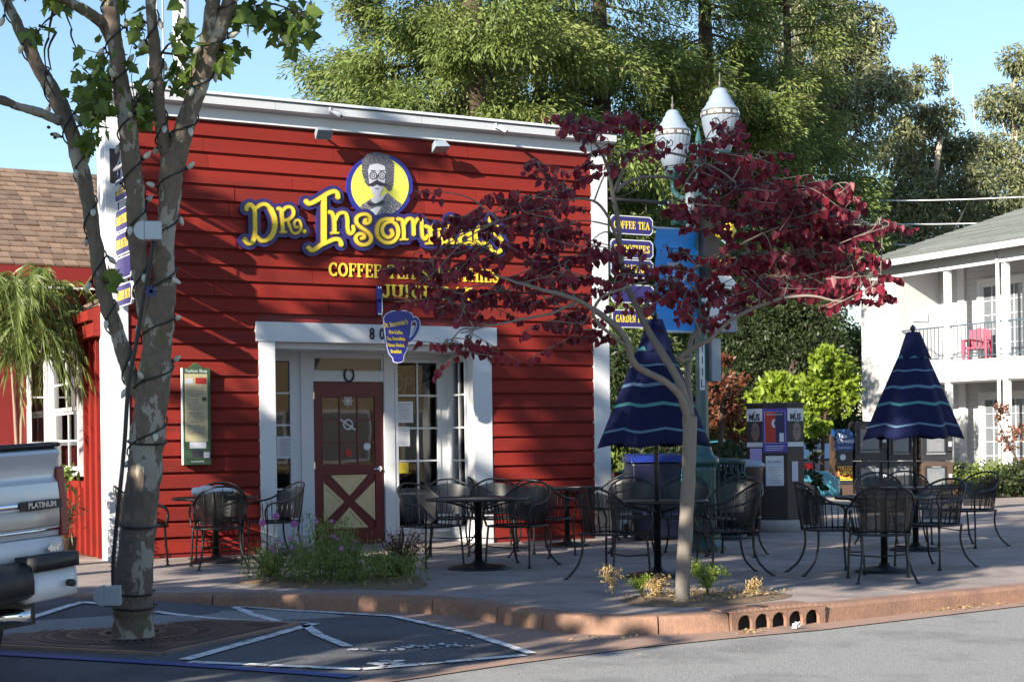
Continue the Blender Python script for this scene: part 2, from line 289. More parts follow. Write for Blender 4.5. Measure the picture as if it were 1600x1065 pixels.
def sdf_solid(mb, fn, x0, x1, y0, y1, cell, place, h0, h1, side=None):
    """extrude the region fn<0 ; place(x,y,h) -> 3-D point (h = height off the sheet)"""
    nx = max(2, int(math.ceil((x1 - x0) / cell)) + 1); ny = max(2, int(math.ceil((y1 - y0) / cell)) + 1)
    xs = np.linspace(x0, x1, nx); ys = np.linspace(y0, y1, ny); X, Y = np.meshgrid(xs, ys)
    S = fn(X, Y); S[0, :] = np.maximum(S[0, :], 1e-4); S[-1, :] = np.maximum(S[-1, :], 1e-4); S[:, 0] = np.maximum(S[:, 0], 1e-4); S[:, -1] = np.maximum(S[:, -1], 1e-4)
    S[S == 0] = 1e-7
    cache = {}; vs = []; fs = []
    def vid(x, y, h):
        k = (round(x, 6), round(y, 6), h)
        if k not in cache: cache[k] = len(vs); vs.append(place(x, y, h))
        return cache[k]
    top_faces = []; side_faces = []
    for j in range(ny - 1):
        i = 0
        while i < nx - 1:
            c = [(i, j), (i + 1, j), (i + 1, j + 1), (i, j + 1)]; val = [S[q[1], q[0]] for q in c]
            if all(v < 0 for v in val):
                k = i
                while k + 1 < nx - 1 and S[j, k + 2] < 0 and S[j + 1, k + 2] < 0: k += 1
                top_faces.append([vid(xs[i], ys[j], h1), vid(xs[k + 1], ys[j], h1), vid(xs[k + 1], ys[j + 1], h1), vid(xs[i], ys[j + 1], h1)]); i = k + 1; continue
            if any(v < 0 for v in val):
                poly = []
                for a in range(4):
                    b = (a + 1) % 4; va, vb = val[a], val[b]
                    pa = (xs[c[a][0]], ys[c[a][1]]); pb = (xs[c[b][0]], ys[c[b][1]])
                    if va < 0: poly.append((pa, False))
                    if (va < 0) != (vb < 0):
                        t = va / (va - vb); poly.append(((pa[0] + (pb[0] - pa[0]) * t, pa[1] + (pb[1] - pa[1]) * t), True))
                if len(poly) >= 3:
                    top_faces.append([vid(p[0], p[1], h1) for p, _ in poly])
                    for a in range(len(poly)):
                        (p, cp), (q, cq) = poly[a], poly[(a + 1) % len(poly)]
                        if cp and cq: side_faces.append([vid(p[0], p[1], h1), vid(p[0], p[1], h0), vid(q[0], q[1], h0), vid(q[0], q[1], h1)])
            i += 1
    n = len(mb.v); mb.v += [tuple(v) for v in vs]
    for f in top_faces: mb.f.append(tuple(q + n for q in f)); mb.m.append(mb.cur); mb.sm.append(False)
    if side is not None: mb.use(side)
    for f in side_faces: mb.f.append(tuple(q + n for q in f)); mb.m.append(mb.cur); mb.sm.append(False)
    return mb
def ell(cx, cy, rx, ry, a0=0, a1=360, n=16): return [(cx + rx * math.cos(R_(a0 + (a1 - a0) * i / n)), cy + ry * math.sin(R_(a0 + (a1 - a0) * i / n))) for i in range(n + 1)]
# slab-serif capitals on a 0..1 high grid: strokes (points, half width)
_T, _S = .075, .04
def _sf(x, y, w=.13): return ([(x - w, y), (x + w, y)], _S)
GLY = {
 'A': (.72, [([(.12, .04), (.36, .96)], _S), ([(.36, .96), (.60, .04)], _T), ([(.22, .36), (.50, .36)], _S), _sf(.10, .04), _sf(.62, .04)]),
 'B': (.64, [([(.16, .04), (.16, .96)], _T), ([(.08, .96), (.40, .95), (.50, .74), (.38, .53), (.18, .52)], _T * .85), ([(.38, .53), (.56, .36), (.52, .12), (.40, .04), (.08, .04)], _T * .85)]),
 'C': (.64, [(ell(.36, .5, .25, .45, 50, 310), _T), ([(.52, .96), (.54, .72)], _S), ([(.52, .04), (.54, .26)], _S)]),
 'D': (.70, [([(.16, .04), (.16, .96)], _T), ([(.08, .96), (.34, .95), (.56, .78), (.60, .5), (.56, .22), (.34, .05), (.08, .04)], _T * .85)]),
 'E': (.58, [([(.16, .04), (.16, .96)], _T), ([(.06, .96), (.50, .96), (.50, .76)], _S), ([(.16, .52), (.38, .52)], _S), ([(.38, .62), (.38, .42)], _S), ([(.06, .04), (.52, .04), (.52, .26)], _S)]),
 'F': (.56, [([(.16, .04), (.16, .96)], _T), ([(.06, .96), (.50, .96), (.50, .74)], _S), ([(.16, .52), (.38, .52)], _S), ([(.38, .62), (.38, .42)], _S), _sf(.16, .04)]),
 'G': (.68, [(ell(.36, .5, .25, .45, 50, 320), _T), ([(.52, .96), (.54, .74)], _S), ([(.56, .06), (.56, .42)], _T), _sf(.54, .44, .12)]),
 'H': (.74, [([(.16, .04), (.16, .96)], _T), ([(.58, .04), (.58, .96)], _T), ([(.16, .5), (.58, .5)], _S), _sf(.16, .04), _sf(.16, .96), _sf(.58, .04), _sf(.58, .96)]),
 'I': (.34, [([(.17, .04), (.17, .96)], _T), _sf(.17, .04), _sf(.17, .96)]),
 'J': (.50, [([(.36, .96), (.36, .24), (.28, .07), (.14, .07), (.09, .24)], _T), _sf(.34, .96)]),
 'K': (.70, [([(.16, .04), (.16, .96)], _T), ([(.18, .42), (.54, .92)], _S), ([(.30, .58), (.58, .06)], _T), _sf(.16, .04), _sf(.16, .96), _sf(.56, .96, .09), _sf(.60, .04, .09)]),
 'M': (.88, [([(.14, .04), (.16, .96)], _S), ([(.16, .94), (.44, .10)], _T), ([(.44, .10), (.72, .94)], _S), ([(.72, .96), (.74, .04)], _T), _sf(.13, .04), _sf(.75, .04), _sf(.12, .96, .08), _sf(.76, .96, .08)]),
 'N': (.76, [([(.16, .04), (.16, .96)], _S), ([(.16, .94), (.58, .06)], _T), ([(.58, .04), (.58, .96)], _S), _sf(.15, .04), _sf(.12, .96, .08), _sf(.60, .96)]),
 'O': (.70, [(ell(.35, .5, .25, .45, 0, 360, 20), _T)]),
 'P': (.62, [([(.16, .04), (.16, .96)], _T), ([(.08, .96), (.40, .95), (.54, .72), (.40, .48), (.18, .47)], _T * .85), _sf(.16, .04)]),
 'R': (.70, [([(.16, .04), (.16, .96)], _T), ([(.08, .96), (.40, .95), (.53, .74), (.40, .52), (.18, .51)], _T * .85), ([(.36, .5), (.54, .06), (.64, .06)], _T * .85), _sf(.16, .04)]),
 'S': (.58, [([(.48, .92), (.47, .74)], _S), ([(.46, .82), (.34, .95), (.17, .90), (.11, .73), (.22, .57), (.38, .45), (.48, .28), (.42, .10), (.26, .04), (.12, .16)], _T * .9), ([(.10, .06), (.11, .28)], _S)]),
 'T': (.64, [([(.32, .04), (.32, .96)], _T), ([(.06, .76), (.06, .96), (.58, .96), (.58, .76)], _S), _sf(.32, .04)]),
 'U': (.72, [([(.16, .96), (.16, .28), (.26, .07), (.44, .07), (.56, .28), (.56, .96)], _T), _sf(.16, .96), _sf(.56, .96)]),
 ' ': (.38, [])}
def slab_text(word, h, place, cell, mt, parent, name='letter', off=.004, x=0.0, wx=1.0, each=True, side=None):
    """place(x, y, h) maps sign coordinates in metres; returns advance width"""
    mb = MB().use(mt); out = []
    for ch in word:
        adv, st = GLY[ch]
        if st:
            fn = lambda X, Y, st=st, x=x: sd_strokes((X - x) / (h * wx), Y / h, st) * h
            if each: mb = MB().use(mt)
            sdf_solid(mb, fn, x - .06 * h, x + adv * h * wx + .08 * h, -.08 * h, 1.1 * h, cell, place, 0.0, off, side)
            if each: mb.build(name, mt, parent)
            else: mb.use(mt)
        x += adv * h * wx
    if not each: mb.build(name, mt, parent)
    return x
def slab_width(word, h, wx=1.0): return sum(GLY[c][0] for c in word) * h * wx
# ================================================================== GROUND
def sstep(t): t = max(0, min(1, t)); return t * t * (3 - 2 * t)
def gz(x, y): return -.14 + .12 * sstep((5.2 - x) / 2.2) * sstep((y - 12.2) / 1.6)
def clip_cell(poly, x0, x1, y0, y1):
    def cut(P, f, g):
        o = []
        for i in range(len(P)):
            a, b = P[i], P[(i + 1) % len(P)]; fa, fb = f(a), f(b)
            if fa >= 0: o.append(a)
            if (fa >= 0) != (fb >= 0): t = fa / (fa - fb); o.append((a[0] + (b[0] - a[0]) * t, a[1] + (b[1] - a[1]) * t))
        return o
    for f in (lambda p: p[0] - x0, lambda p: x1 - p[0], lambda p: p[1] - y0, lambda p: y1 - p[1]):
        poly = cut(poly, f, None)
        if len(poly) < 3: return []
    return poly
def sheet(name, poly, mt, off, cell=.5, zf=gz, parent=None, kind='structure'):
    xs = [p[0] for p in poly]; ys = [p[1] for p in poly]; b = MB()
    x = math.floor(min(xs) / cell) * cell
    while x < max(xs):
        y = math.floor(min(ys) / cell) * cell
        while y < max(ys):
            c = clip_cell(poly, x, x + cell, y, y + cell)
            if c: b.flat([(p[0], p[1], zf(p[0], p[1]) + off) for p in c])
            y += cell
        x += cell
    o = b.build(name, mt, parent)
    if kind and parent is None: tag(o, kind=kind)
    bm = bmesh.new(); bm.from_mesh(o.data); bmesh.ops.remove_doubles(bm, verts=bm.verts, dist=.0005); bmesh.ops.recalc_face_normals(bm, faces=bm.faces)
    for f in bm.faces:
        if f.normal.z < 0: f.normal_flip()
    bm.to_mesh(o.data); bm.free(); return o
def strip(pts, wd):
    """polygon quads along a line"""
    out = []
    for i in range(len(pts) - 1):
        a, b = Vector(pts[i][:2]), Vector(pts[i + 1][:2]); n = Vector((-(b - a).y, (b - a).x)).normalized() * wd / 2
        out.append([tuple(a - n), tuple(b - n), tuple(b + n), tuple(a + n)])
    return out
gr = MB().flat([(-300, -300, -.17), (500, -300, -.17), (500, 600, -.17), (-300, 600, -.17)]).build('ground', M['asphalt']); tag(gr, kind='structure')
CURB = [tuple(p) for p in cat([(-9, 17.0, 0), (-3, 15.9, 0), (1.2, 14.75, 0), (2.6, 14.15, 0), (4.1, 13.3, 0), (5.15, 12.4, 0), (5.62, 11.75, 0), (5.72, 11.0, 0), (5.85, 10.2, 0), (6.15, 9.75, 0), (6.85, 9.50, 0), (7.88, 9.52, 0), (10.25, 9.74, 0), (18, 10.2, 0), (27, 10.8, 0)], 5)]
sheet('road', [(-16, -14), (34, -14), (34, 11.2), (27, 11.2), (12, 10.2), (6.5, 10.2), (6.5, 17), (-16, 17.6)], M['asphalt'], 0.0, 1.0)
PARK = [(-16, 8.2), (1.4, 8.2), (3.7, 8.75), (5.08, 9.14), (5.25, 10.3), (5.22, 11.9), (4.84, 12.55), (3.76, 13.95), (3.36, 14.5), (2.56, 14.78), (-3, 15.7), (-16, 17.5)]
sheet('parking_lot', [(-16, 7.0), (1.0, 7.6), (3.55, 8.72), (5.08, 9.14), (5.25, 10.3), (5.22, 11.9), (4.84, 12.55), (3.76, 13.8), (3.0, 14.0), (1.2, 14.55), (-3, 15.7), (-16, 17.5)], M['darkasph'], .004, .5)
sheet('gutter', [(3.2, 8.45), (4.73, 8.86), (5.86, 9.08), (6.78, 9.14), (7.5, 9.15), (10.06, 9.50), (27, 10.35), (27, 10.9), (10.2, 9.80), (7.8, 9.62), (6.6, 9.68), (5.95, 10.3), (5.8, 11.1), (5.7, 11.8), (5.2, 12.5), (4.1, 13.45), (2.6, 14.3), (1.2, 14.85), (1.0, 14.5), (3.0, 14.0), (3.76, 13.8), (4.84, 12.55), (5.22, 11.9), (5.25, 10.3), (5.08, 9.14), (3.55, 8.72)], M['gutter'], .008, .4)
# painted markings, in short worn dashes
mk = empty('road_markings'); tag(mk, kind='structure')
def paint(name, pts, wd, mt, gap=0.012, step=.34, off=.013, jit=.0035):
    P = []
    for i in range(len(pts) - 1):
        a, b = Vector(pts[i]), Vector(pts[i + 1]); n = max(1, int((b - a).length / step))
        for k in range(n): P.append((a + (b - a) * (k / n), a + (b - a) * ((k + 1) / n)))
    b_ = MB()
    for a, b in P:
        d = (b - a).normalized(); a2 = a + d * gap * random.random(); b2 = b - d * gap * random.random(); n = Vector((-d.y, d.x)); poly = []
        k = 5
        for q in range(k + 1): poly.append(a2 + (b2 - a2) * q / k - n * (wd / 2 + random.uniform(-jit, jit)))
        for q in range(k, -1, -1): poly.append(a2 + (b2 - a2) * q / k + n * (wd / 2 + random.uniform(-jit, jit)))
        b_.flat([(p.x, p.y, gz(p.x, p.y) + off) for p in poly])
    return b_.build(name, mt, mk)
lw = .075
paint('painted_line', [(1.2, 14.6), (2.3, 14.1)], lw, M['paintw'])
paint('painted_line', [(3.70, 13.85), (4.80, 12.55), (5.21, 11.87), (5.22, 10.5), (5.07, 9.20)], lw, M['paintw'])
paint('painted_line', [(0.9, 11.4), (2.12, 12.62), (3.02, 13.52), (3.73, 12.68), (4.44, 11.80)], lw, M['paintw'])
paint('painted_line', [(4.47, 11.74), (2.96, 10.24)], .10, M['paintw'])
paint('painted_line', [(2.96, 10.12), (3.36, 9.67), (3.80, 9.16), (5.00, 9.16)], .085, M['paintw'])
paint('painted_line', [(4.24, 13.10), (4.27, 12.05)], .09, M['paintw'])
paint('painted_line', [(4.36, 11.68), (4.22, 10.98), (4.15, 10.25)], .08, M['paintw'])
paint('painted_line', [(3.36, 14.0), (3.27, 13.62)], .09, M['paintw'])
paint('painted_blue_line', [(0.6, 12.3), (1.9, 11.35), (2.9, 10.02), (3.48, 9.16), (3.63, 8.90)], .13, M['paintb'], gap=.002, step=.6)
b_ = MB()
for k in range(46):                                      # worn remains of stencilled words
    t = random.random(); c = Vector((4.10, 10.05)).lerp(Vector((4.93, 9.86)), t) + Vector((random.uniform(-.05, .05), random.uniform(-.13, .13)))
    r = random.uniform(.012, .035); n = 6
    b_.flat([(c.x + r * random.uniform(.5, 1.2) * math.cos(6.283 * j / n), c.y + 1.4 * r * random.uniform(.5, 1.2) * math.sin(6.283 * j / n), gz(c.x, c.y) + .013) for j in range(n)])
for k in range(16):
    c = Vector((4.05, 9.30)) + Vector((random.uniform(-.1, .1), random.uniform(-.12, .12))); r = random.uniform(.02, .05)
    b_.flat([(c.x + r * math.cos(6.283 * j / 6), c.y + r * random.uniform(.6, 1.2) * math.sin(6.283 * j / 6), gz(c.x, c.y) + .0135 + k * .0003) for j in range(6)])
tag(b_.build('worn_stencil', M['paintw'], mk), kind='stuff')
# kerb in cast lengths
kb = empty('curb'); tag(kb, kind='structure')
cum = [0.0]
for i in range(1, len(CURB)): cum.append(cum[-1] + (Vector(CURB[i]) - Vector(CURB[i - 1])).length)
def along(s):
    for i in range(1, len(CURB)):
        if cum[i] >= s:
            t = (s - cum[i - 1]) / (cum[i] - cum[i - 1]); a, b = Vector(CURB[i - 1]), Vector(CURB[i]); d = (b - a).normalized()
            return a + (b - a) * t, Vector((-d.y, d.x, 0))
    return Vector(CURB[-1]), Vector((0, 1, 0))
def nearest(x, y): return min((((along(s)[0] - Vector((x, y, 0))).length, s) for s in np.arange(0, cum[-1], .04)))[1]
S_IN0, S_IN1 = nearest(6.93, 9.46), nearest(7.83, 9.55)
joints = [0, nearest(-4, 16), nearest(-.5, 15.3), nearest(2.4, 14.2), nearest(4.1, 13.3), nearest(5.55, 11.85), nearest(5.72, 10.95), nearest(5.8, 10.35), nearest(6.36, 9.64), S_IN0, S_IN1, nearest(10.9, 9.8), nearest(14.2, 10), nearest(17.5, 10.1), nearest(21, 10.4), cum[-1]]
for a, b in zip(joints[:-1], joints[1:]):
    if a == S_IN0: continue
    a += .006; b -= .006; n = max(2, int((b - a) / .12)); m_ = MB(); rings = []
    for i in range(n + 1):
        p, nn = along(a + (b - a) * i / n); g = gz(p.x, p.y) - .05
        prof = [(-.035, g), (-.012, -.025), (.004, -.006), (.02, 0.0), (.17, .002), (.17, -.1)]
        rings.append([(p.x + nn.x * q, p.y + nn.y * q, z) for q, z in prof])
    k = len(prof); fs = [(i * k + j, (i + 1) * k + j, (i + 1) * k + j + 1, i * k + j + 1) for i in range(n) for j in range(k - 1)] + [tuple(range(k)), tuple(n * k + j for j in range(k - 1, -1, -1))]
    m_.add([q for g in rings for q in g], fs).build('curb_stone', M['terra'], kb)
# sidewalk of tinted slabs with recessed joints
INNER = []
for i in range(0, len(CURB)):
    p, nn = along(cum[i]); INNER.append((p.x + nn.x * .172, p.y + nn.y * .172))
WALK = INNER + [(27, 24.0), (11.3, 24.0), (11.3, 32), (-9, 32)]
BED_C = Vector((5.25, 13.55)); 
BEDS = [[(4.62, 14.25), (4.95, 14.55), (5.85, 14.35), (6.25, 13.75), (6.05, 12.95), (5.72, 12.62), (5.35, 12.95), (4.85, 13.5)],
        [(6.75, 10.75), (6.62, 10.35), (6.95, 10.0), (7.55, 9.98), (8.1, 10.2), (8.15, 10.6), (7.75, 10.95), (7.2, 11.05)]]
wk = sheet('sidewalk', WALK, M['soil'], 0.0, 2.0, zf=lambda x, y: -.016)
def inpoly(x, y, P):
    c = False
    for i in range(len(P)):
        a, b = P[i], P[(i + 1) % len(P)]
        if (a[1] > y) != (b[1] > y) and x < (b[0] - a[0]) * (y - a[1]) / (b[1] - a[1]) + a[0]: c = not c
    return c
def slab(poly, ztop, parent, mt, name='paving_slab'):
    MB().prism(poly, lambda p: (p[0], p[1], -.03), lambda p: (p[0], p[1], ztop)).build(name, mt, parent)
cs = 1.52; j_ = .007
for ix in range(-6, 18):
    for iy in range(5, 17):
        x0, y0 = ix * cs, iy * cs + .6
        if y0 > 18.6 and ix < 8: continue
        c = clip_cell(WALK, x0 + j_, x0 + cs - j_, y0 + j_, y0 + cs - j_)
        if len(c) < 3: continue
        ar = abs(sum(c[i][0] * c[(i + 1) % len(c)][1] - c[(i + 1) % len(c)][0] * c[i][1] for i in range(len(c)))) / 2
        if ar < .01: continue
        slab(c, random.uniform(-.0015, .0015), wk, M['walk'])
# planting beds: mounded soil over the paving
def bed(name, poly, h):
    cx = sum(p[0] for p in poly) / len(poly); cy = sum(p[1] for p in poly) / len(poly); b = MB(); P = [tuple(q)[:2] for q in cat([(p[0], p[1], 0) for p in poly + poly[:1]], 4)[:-1]]
    rings = []
    for t, z in ((1, .003), (.93, h * .5), (.75, h * .85), (.4, h), (.05, h * .95)):
        rings.append([(cx + (p[0] - cx) * t * random.uniform(.98, 1.02), cy + (p[1] - cy) * t * random.uniform(.98, 1.02), z + random.uniform(-.006, .006) * (z > .01)) for p in P])
    n = len(P); fs = [(i * n + j, i * n + (j + 1) % n, (i + 1) * n + (j + 1) % n, (i + 1) * n + j) for i in range(4) for j in range(n)] + [tuple(4 * n + j for j in range(n))]
    o = b.add([q for g in rings for q in g], fs, True).build(name, M['soil']); return tag(o, kind='structure')
bed('planting_bed', BEDS[0], .035); bed('tree_bed', BEDS[1], .03)
# ground beyond the pavement: pale drive between kiosk and motel, its kerb, lawn, motel bed
sheet('driveway', [(15.5, 24.3), (27, 20.2), (31, 26), (27, 48), (18, 48), (15.5, 30)], M['conc'], .02, 4, zf=lambda x, y: -.165)
lw_ = sheet('lawn', [(11.6, 24.2), (14.8, 24.2), (15.2, 31), (11.6, 31)], M['lime'], .03, 2, zf=lambda x, y: -.1)
# storm drain
def storm_drain():
    p0, n0 = along(S_IN0); p1, n1 = along(S_IN1); d = (p1 - p0); L_ = d.length; d.normalize(); n = Vector((-d.y, d.x, 0)); g = -.155
    t = empty('storm_drain', (0, 0, 0), 0, 'rusty brown storm drain inlet with five arched openings in the curb', 'storm drain')
    place = lambda x, y, h: p0 + d * x + n * (-.03 - h) + Vector((0, 0, g + y))
    H = -g
    holes = [([(.13 + k * (L_ - .26) / 4, .0), (.13 + k * (L_ - .26) / 4, .068)], .068) for k in range(5)]
    fn = lambda X, Y: np.maximum(np.maximum(np.abs(X - L_ / 2) - L_ / 2 + .002, np.abs(Y - H / 2) - H / 2), -sd_strokes(X, Y, holes))
    sdf_solid(MB().use(M['terra']), fn, -.01, L_ + .01, -.01, H + .02, .012, place, -.02, .012).build('arched_face', M['terra'], t)
    b = MB()
    for a, z0, z1, q0, q1 in ((0, -.002, .012, -.045, .34),):
        vs = [p0 + d * x + n * y + Vector((0, 0, z)) for z in (z0, z1) for x, y in ((0, q0), (L_, q0), (L_, q1), (0, q1))]
        b.add(vs, [(3, 2, 1, 0), (4, 5, 6, 7), (0, 1, 5, 4), (1, 2, 6, 5), (2, 3, 7, 6), (3, 0, 4, 7)])
    bevel(b.build('lid_plate', M['terra'], t), .006)
    c = p0 + d * (L_ * .42) + n * .14
    MB().lathe([(.0, .012), (.085, .012), (.085, .018), (.07, .020), (.0, .020)], (c.x, c.y, 0), 18).build('manhole_cover', M['castiron'], t)
    b = MB()
    for k in range(16):
        q = p0 + d * (.06 + k * (L_ - .12) / 15) + n * .0; b.box((q.x, q.y, .014), (.014, .03, .006), math.atan2(d.y, d.x))
    b.build('lid_ribs', M['terra'], t)['kind'] = 'stuff'
    b = MB(); vs = [p0 + d * x + n * .03 + Vector((0, 0, z)) for x, z in ((0, g), (L_, g), (L_, -.004), (0, -.004))]; b.flat(vs).build('dark_throat', M['dark'], t)
storm_drain()
# tree grate
GC = Vector((3.04, 11.92)); GA = math.atan2(11.85 - 13.36, 4.25 - 3.04)
def tree_grate():
    t = empty('tree_grate', (GC.x, GC.y, gz(GC.x, GC.y) + .010), GA, 'square rusty cast iron grate with radial slots round the sycamore', 'tree grate')
    H = .93; ang = lambda X, Y: np.arctan2(Y, X)
    def fn(X, Y):
        r = np.hypot(X, Y); a = np.arctan2(Y, X)
        D = np.maximum(np.maximum(np.abs(X), np.abs(Y)) - .86, .205 - r)
        for r0, r1, n in ((.26, .46, 36), (.50, .60, 60)):
            if n:
                k = np.abs(((a * n / (2 * np.pi)) % 1) - .5) * 2 * np.pi * r / n - .0125
                D = np.maximum(D, -np.maximum(k, np.maximum(r0 - r, r - r1)))
        for sx in (-1, 1):
            for sy in (-1, 1):
                k = np.abs((((X * sx + 0) / .055) % 1) - .5) * .055 - .011
                D = np.maximum(D, -np.maximum(k, np.maximum(.62 - X * sx, np.maximum(X * sx - .8, np.maximum(.62 - Y * sy, Y * sy - .8)))))
        return D
    sdf_solid(MB().use(M['castiron']), fn, -.87, .87, -.87, .87, .0095, lambda x, y, h: (x, y, h), -.01, .012).build('grate_plate', M['castiron'], t)
    b = MB()
    for s in (-1, 1): b.bar(-H, H, s * .93 - .03, s * .93 + .03, -.008, .014); b.bar(s * .93 - .03, s * .93 + .03, -.897, .897, -.008, .014)
    b.build('frame', M['gutter'], t)
    for r in (.66, .74):
        MB().lathe([(r - .012, .012), (r - .012, .016), (r + .012, .016), (r + .012, .012)], n=48, caps=False).build('ring', M['castiron'], t)
    MB().flat([(-.85, -.85, -.004), (.85, -.85, -.004), (.85, .85, -.004), (-.85, .85, -.004)]).build('pit_soil', M['dark'], t)
tree_grate()
# dead leaf litter along the kerb
b_ = MB()
for (u, v, n, sx, sy) in ((640, 951, 110, .5, .06), (1172, 991, 60, .12, .04), (1485, 954, 130, .55, .05), (940, 1000, 30, .3, .1), (760, 1000, 20, .4, .2), (300, 980, 25, 1.2, .8), (900, 905, 60, 2.0, 1.0), (1250, 880, 60, 2.5, 1.0), (1000, 1030, 26, 1.6, .3)):
    c = gnd(u, v, -.14)
    for k in range(n):
        x = c.x + random.gauss(0, sx * .6); y = c.y + random.gauss(0, sy) + (.03 if u > 1100 else -(x - c.x) * .8 if u < 700 and u > 600 else 0); z = (gz(x, y) + .014 if v > 940 else .004) + random.random() * .012; a = random.random() * 6.3; l = random.uniform(.01, .035)
        b_.flat([(x, y, z), (x + l * math.cos(a), y + l * math.sin(a), z + random.random() * .012), (x + l * .7 * math.cos(a + .9), y + l * .7 * math.sin(a + .9), z + random.random() * .015)])
tag(b_.build('leaf_litter', M['drygrass']), kind='stuff')
b_ = MB()
for bi, n in ((0, 500), (1, 900)):
    P = BEDS[bi]; xs = [p[0] for p in P]; ys = [p[1] for p in P]
    for k in range(n):
        x, y = random.uniform(min(xs) - .1, max(xs) + .1), random.uniform(min(ys) - .1, max(ys) + .1)
        if not inpoly(x, y, P): continue
        a = random.random() * 6.3; l = random.uniform(.015, .05); z = .042
        b_.flat([(x, y, z), (x + l * math.cos(a), y + l * math.sin(a), z + random.random() * .025), (x + l * .6 * math.cos(a + .7), y + l * .6 * math.sin(a + .7), z + random.random() * .02)])
tag(b_.build('bark_mulch', M['drygrass']), kind='stuff')
c = gnd(1245, 984, -.14); b_ = MB()
for k in range(9):
    a, q = random.random() * 6.3, random.uniform(.03, .09); b_.flat([c + Vector((random.uniform(-.05, .05), random.uniform(-.02, .02), random.uniform(.012, .07))) for _ in range(3)])
tag(b_.build('crumpled_paper', M['paper']), 'crumpled white paper lying in the gutter by the storm drain', 'litter')
# ================================================================== RED CAFE BUILDING
def rebase(root, base):
    root.location = base
    for c in root.children: c.location = Vector(c.location) - Vector(base)
    return root
YF = 18.0; XL, XR = 4.33, 11.15; ZT = 5.56
cafe = empty('cafe_building', (0, 0, 0), 0, 'red clapboard false front cafe with white trim and recessed entry', 'cafe building')
EX0, EX1, EZ = 6.16, 9.34, 2.80                       # entry opening (outer faces of the posts, header top)
quick('wall_core', M['darkred'], cafe, lambda b: (b.bar(XL + .05, EX0 + .04, YF + .012, YF + .3, 0, 5.3), b.bar(EX1 - .04, XR - .05, YF + .012, YF + .3, 0, 5.3), b.bar(EX0 + .04, EX1 - .04, YF + .012, YF + .3, EZ - .2, 5.3)))
cw = (5.21 - .06) / 27
def board(x0, x1, z0, h=cw):
    j = random.uniform(-.003, .003); k = random.uniform(-.002, .002)
    prof = [(YF - .042 + j, z0), (YF - .038 + j + k, z0 + h * .77), (YF - .028 + j, z0 + h * .82), (YF - .002, z0 + h * .835), (YF - .002, z0 + h + .004), (YF + .01, z0 + h + .004), (YF + .01, z0)]
    n = len(prof); b = MB(); b.add([(x, y, z) for x in (x0, x1) for y, z in prof], [tuple(range(n)), tuple(range(2 * n - 1, n - 1, -1))] + [(i, n + i, n + (i + 1) % n, (i + 1) % n) for i in range(n)])
    return b.build('siding_board', M['red'], cafe)
random.seed(11)
for r in range(27):
    z0 = .06 + r * cw
    spans = [(XL + .25, XR - .25)] if z0 > EZ - .05 else [(XL + .25, EX0 + .01), (EX1 - .01, XR - .25)]
    for a, b in spans:
        cuts = [a]
        if b - a > 2.5 or random.random() < .35:
            x = a + random.uniform(.5, 2.6)
            while x < b - .4: cuts.append(x); x += random.uniform(1.3, 3.4)
        cuts.append(b)
        for p, q in zip(cuts[:-1], cuts[1:]): board(p + .0025, q - .0025, z0)
for x0, x1 in ((XL + .25, EX0), (EX1, XR - .25)): boxo('base_board', M['darkred'], cafe, x0, x1, YF - .02, YF + .01, -.01, .06)
for x0, x1 in ((XL, XL + .25), (XR - .25, XR)): bevel(boxo('corner_board', M['white'], cafe, x0, x1, YF - .060, YF + .02, -.01, 5.204), .006)
boxo('corner_board', M['white'], cafe, XL - .012, XL + .012, YF - .02, YF + .27, -.01, 5.204)
bevel(boxo('fascia_board', M['white'], cafe, XL - .05, XR + .02, YF - .07, YF + .03, 5.205, 5.349), .006)
boxo('fascia_lip', M['white'], cafe, XL - .05, XR + .02, YF - .085, YF - .0702, 5.205, 5.228)
b = MB(); prof = [(YF - .19, 5.35), (YF - .22, 5.365), (YF - .22, 5.478), (YF - .13, 5.535), (YF + .35, 5.56), (YF + .35, 5.35)]; n = len(prof)
seams = [XL - .05, 6.35, 8.3, XR + .06]
for a_, c_ in zip(seams[:-1], seams[1:]):
    MB().add([(x, y, z) for x in (a_ + .0025, c_ - .0025) for y, z in prof], [tuple(range(n)), tuple(range(2 * n - 1, n - 1, -1))] + [(i, n + i, n + (i + 1) % n, (i + 1) % n) for i in range(n)]).build('cornice_cap', M['cap'], cafe)
MB().tube([(XL - .06, YF - .2262, 5.47), (XR + .07, YF - .2262, 5.47)], .010, 6).build('cornice_cable', M['cable'], cafe)
# entry: header, posts, recess
bevel(boxo('entry_header', M['white'], cafe, EX0 - .04, EX1 + .08, YF - .06, YF + .06, 2.575, 2.815), .006)
for x0, x1 in ((EX0, EX0 + .21), (EX1 - .27, EX1)): bevel(boxo('entry_post', M['white'], cafe, x0, x1, YF - .05, YF + .16, -.01, 2.573), .006)
YB = 18.74; RX0, RX1 = EX0 + .21, EX1 - .27
boxo('entry_ceiling', M['white'], cafe, EX0 + .03, EX1 - .03, YF + .065, YB + .2, 2.50, 2.573)
boxo('entry_floor', M['walk'], cafe, EX0, EX1, YF - .01, YB + .02, -.02, .012)
boxo('entry_side_wall', M['white'], cafe, EX0 + .02, EX0 + .20, YF + .165, YB + .1, 0, 2.5)
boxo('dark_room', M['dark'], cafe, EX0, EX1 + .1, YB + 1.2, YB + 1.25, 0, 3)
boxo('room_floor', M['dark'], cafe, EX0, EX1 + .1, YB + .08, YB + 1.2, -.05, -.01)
def xb(u): return onY(u, 700, YB).x
dL, dR = xb(489.5), xb(600); DT = 2.13
jl0, jl1 = xb(470), dL; jr0, jr1 = dR, xb(616); rw0, rw1 = xb(617), xb(688)
print('ENTRY', xb(430), dL, dR, rw0, rw1, RX1)
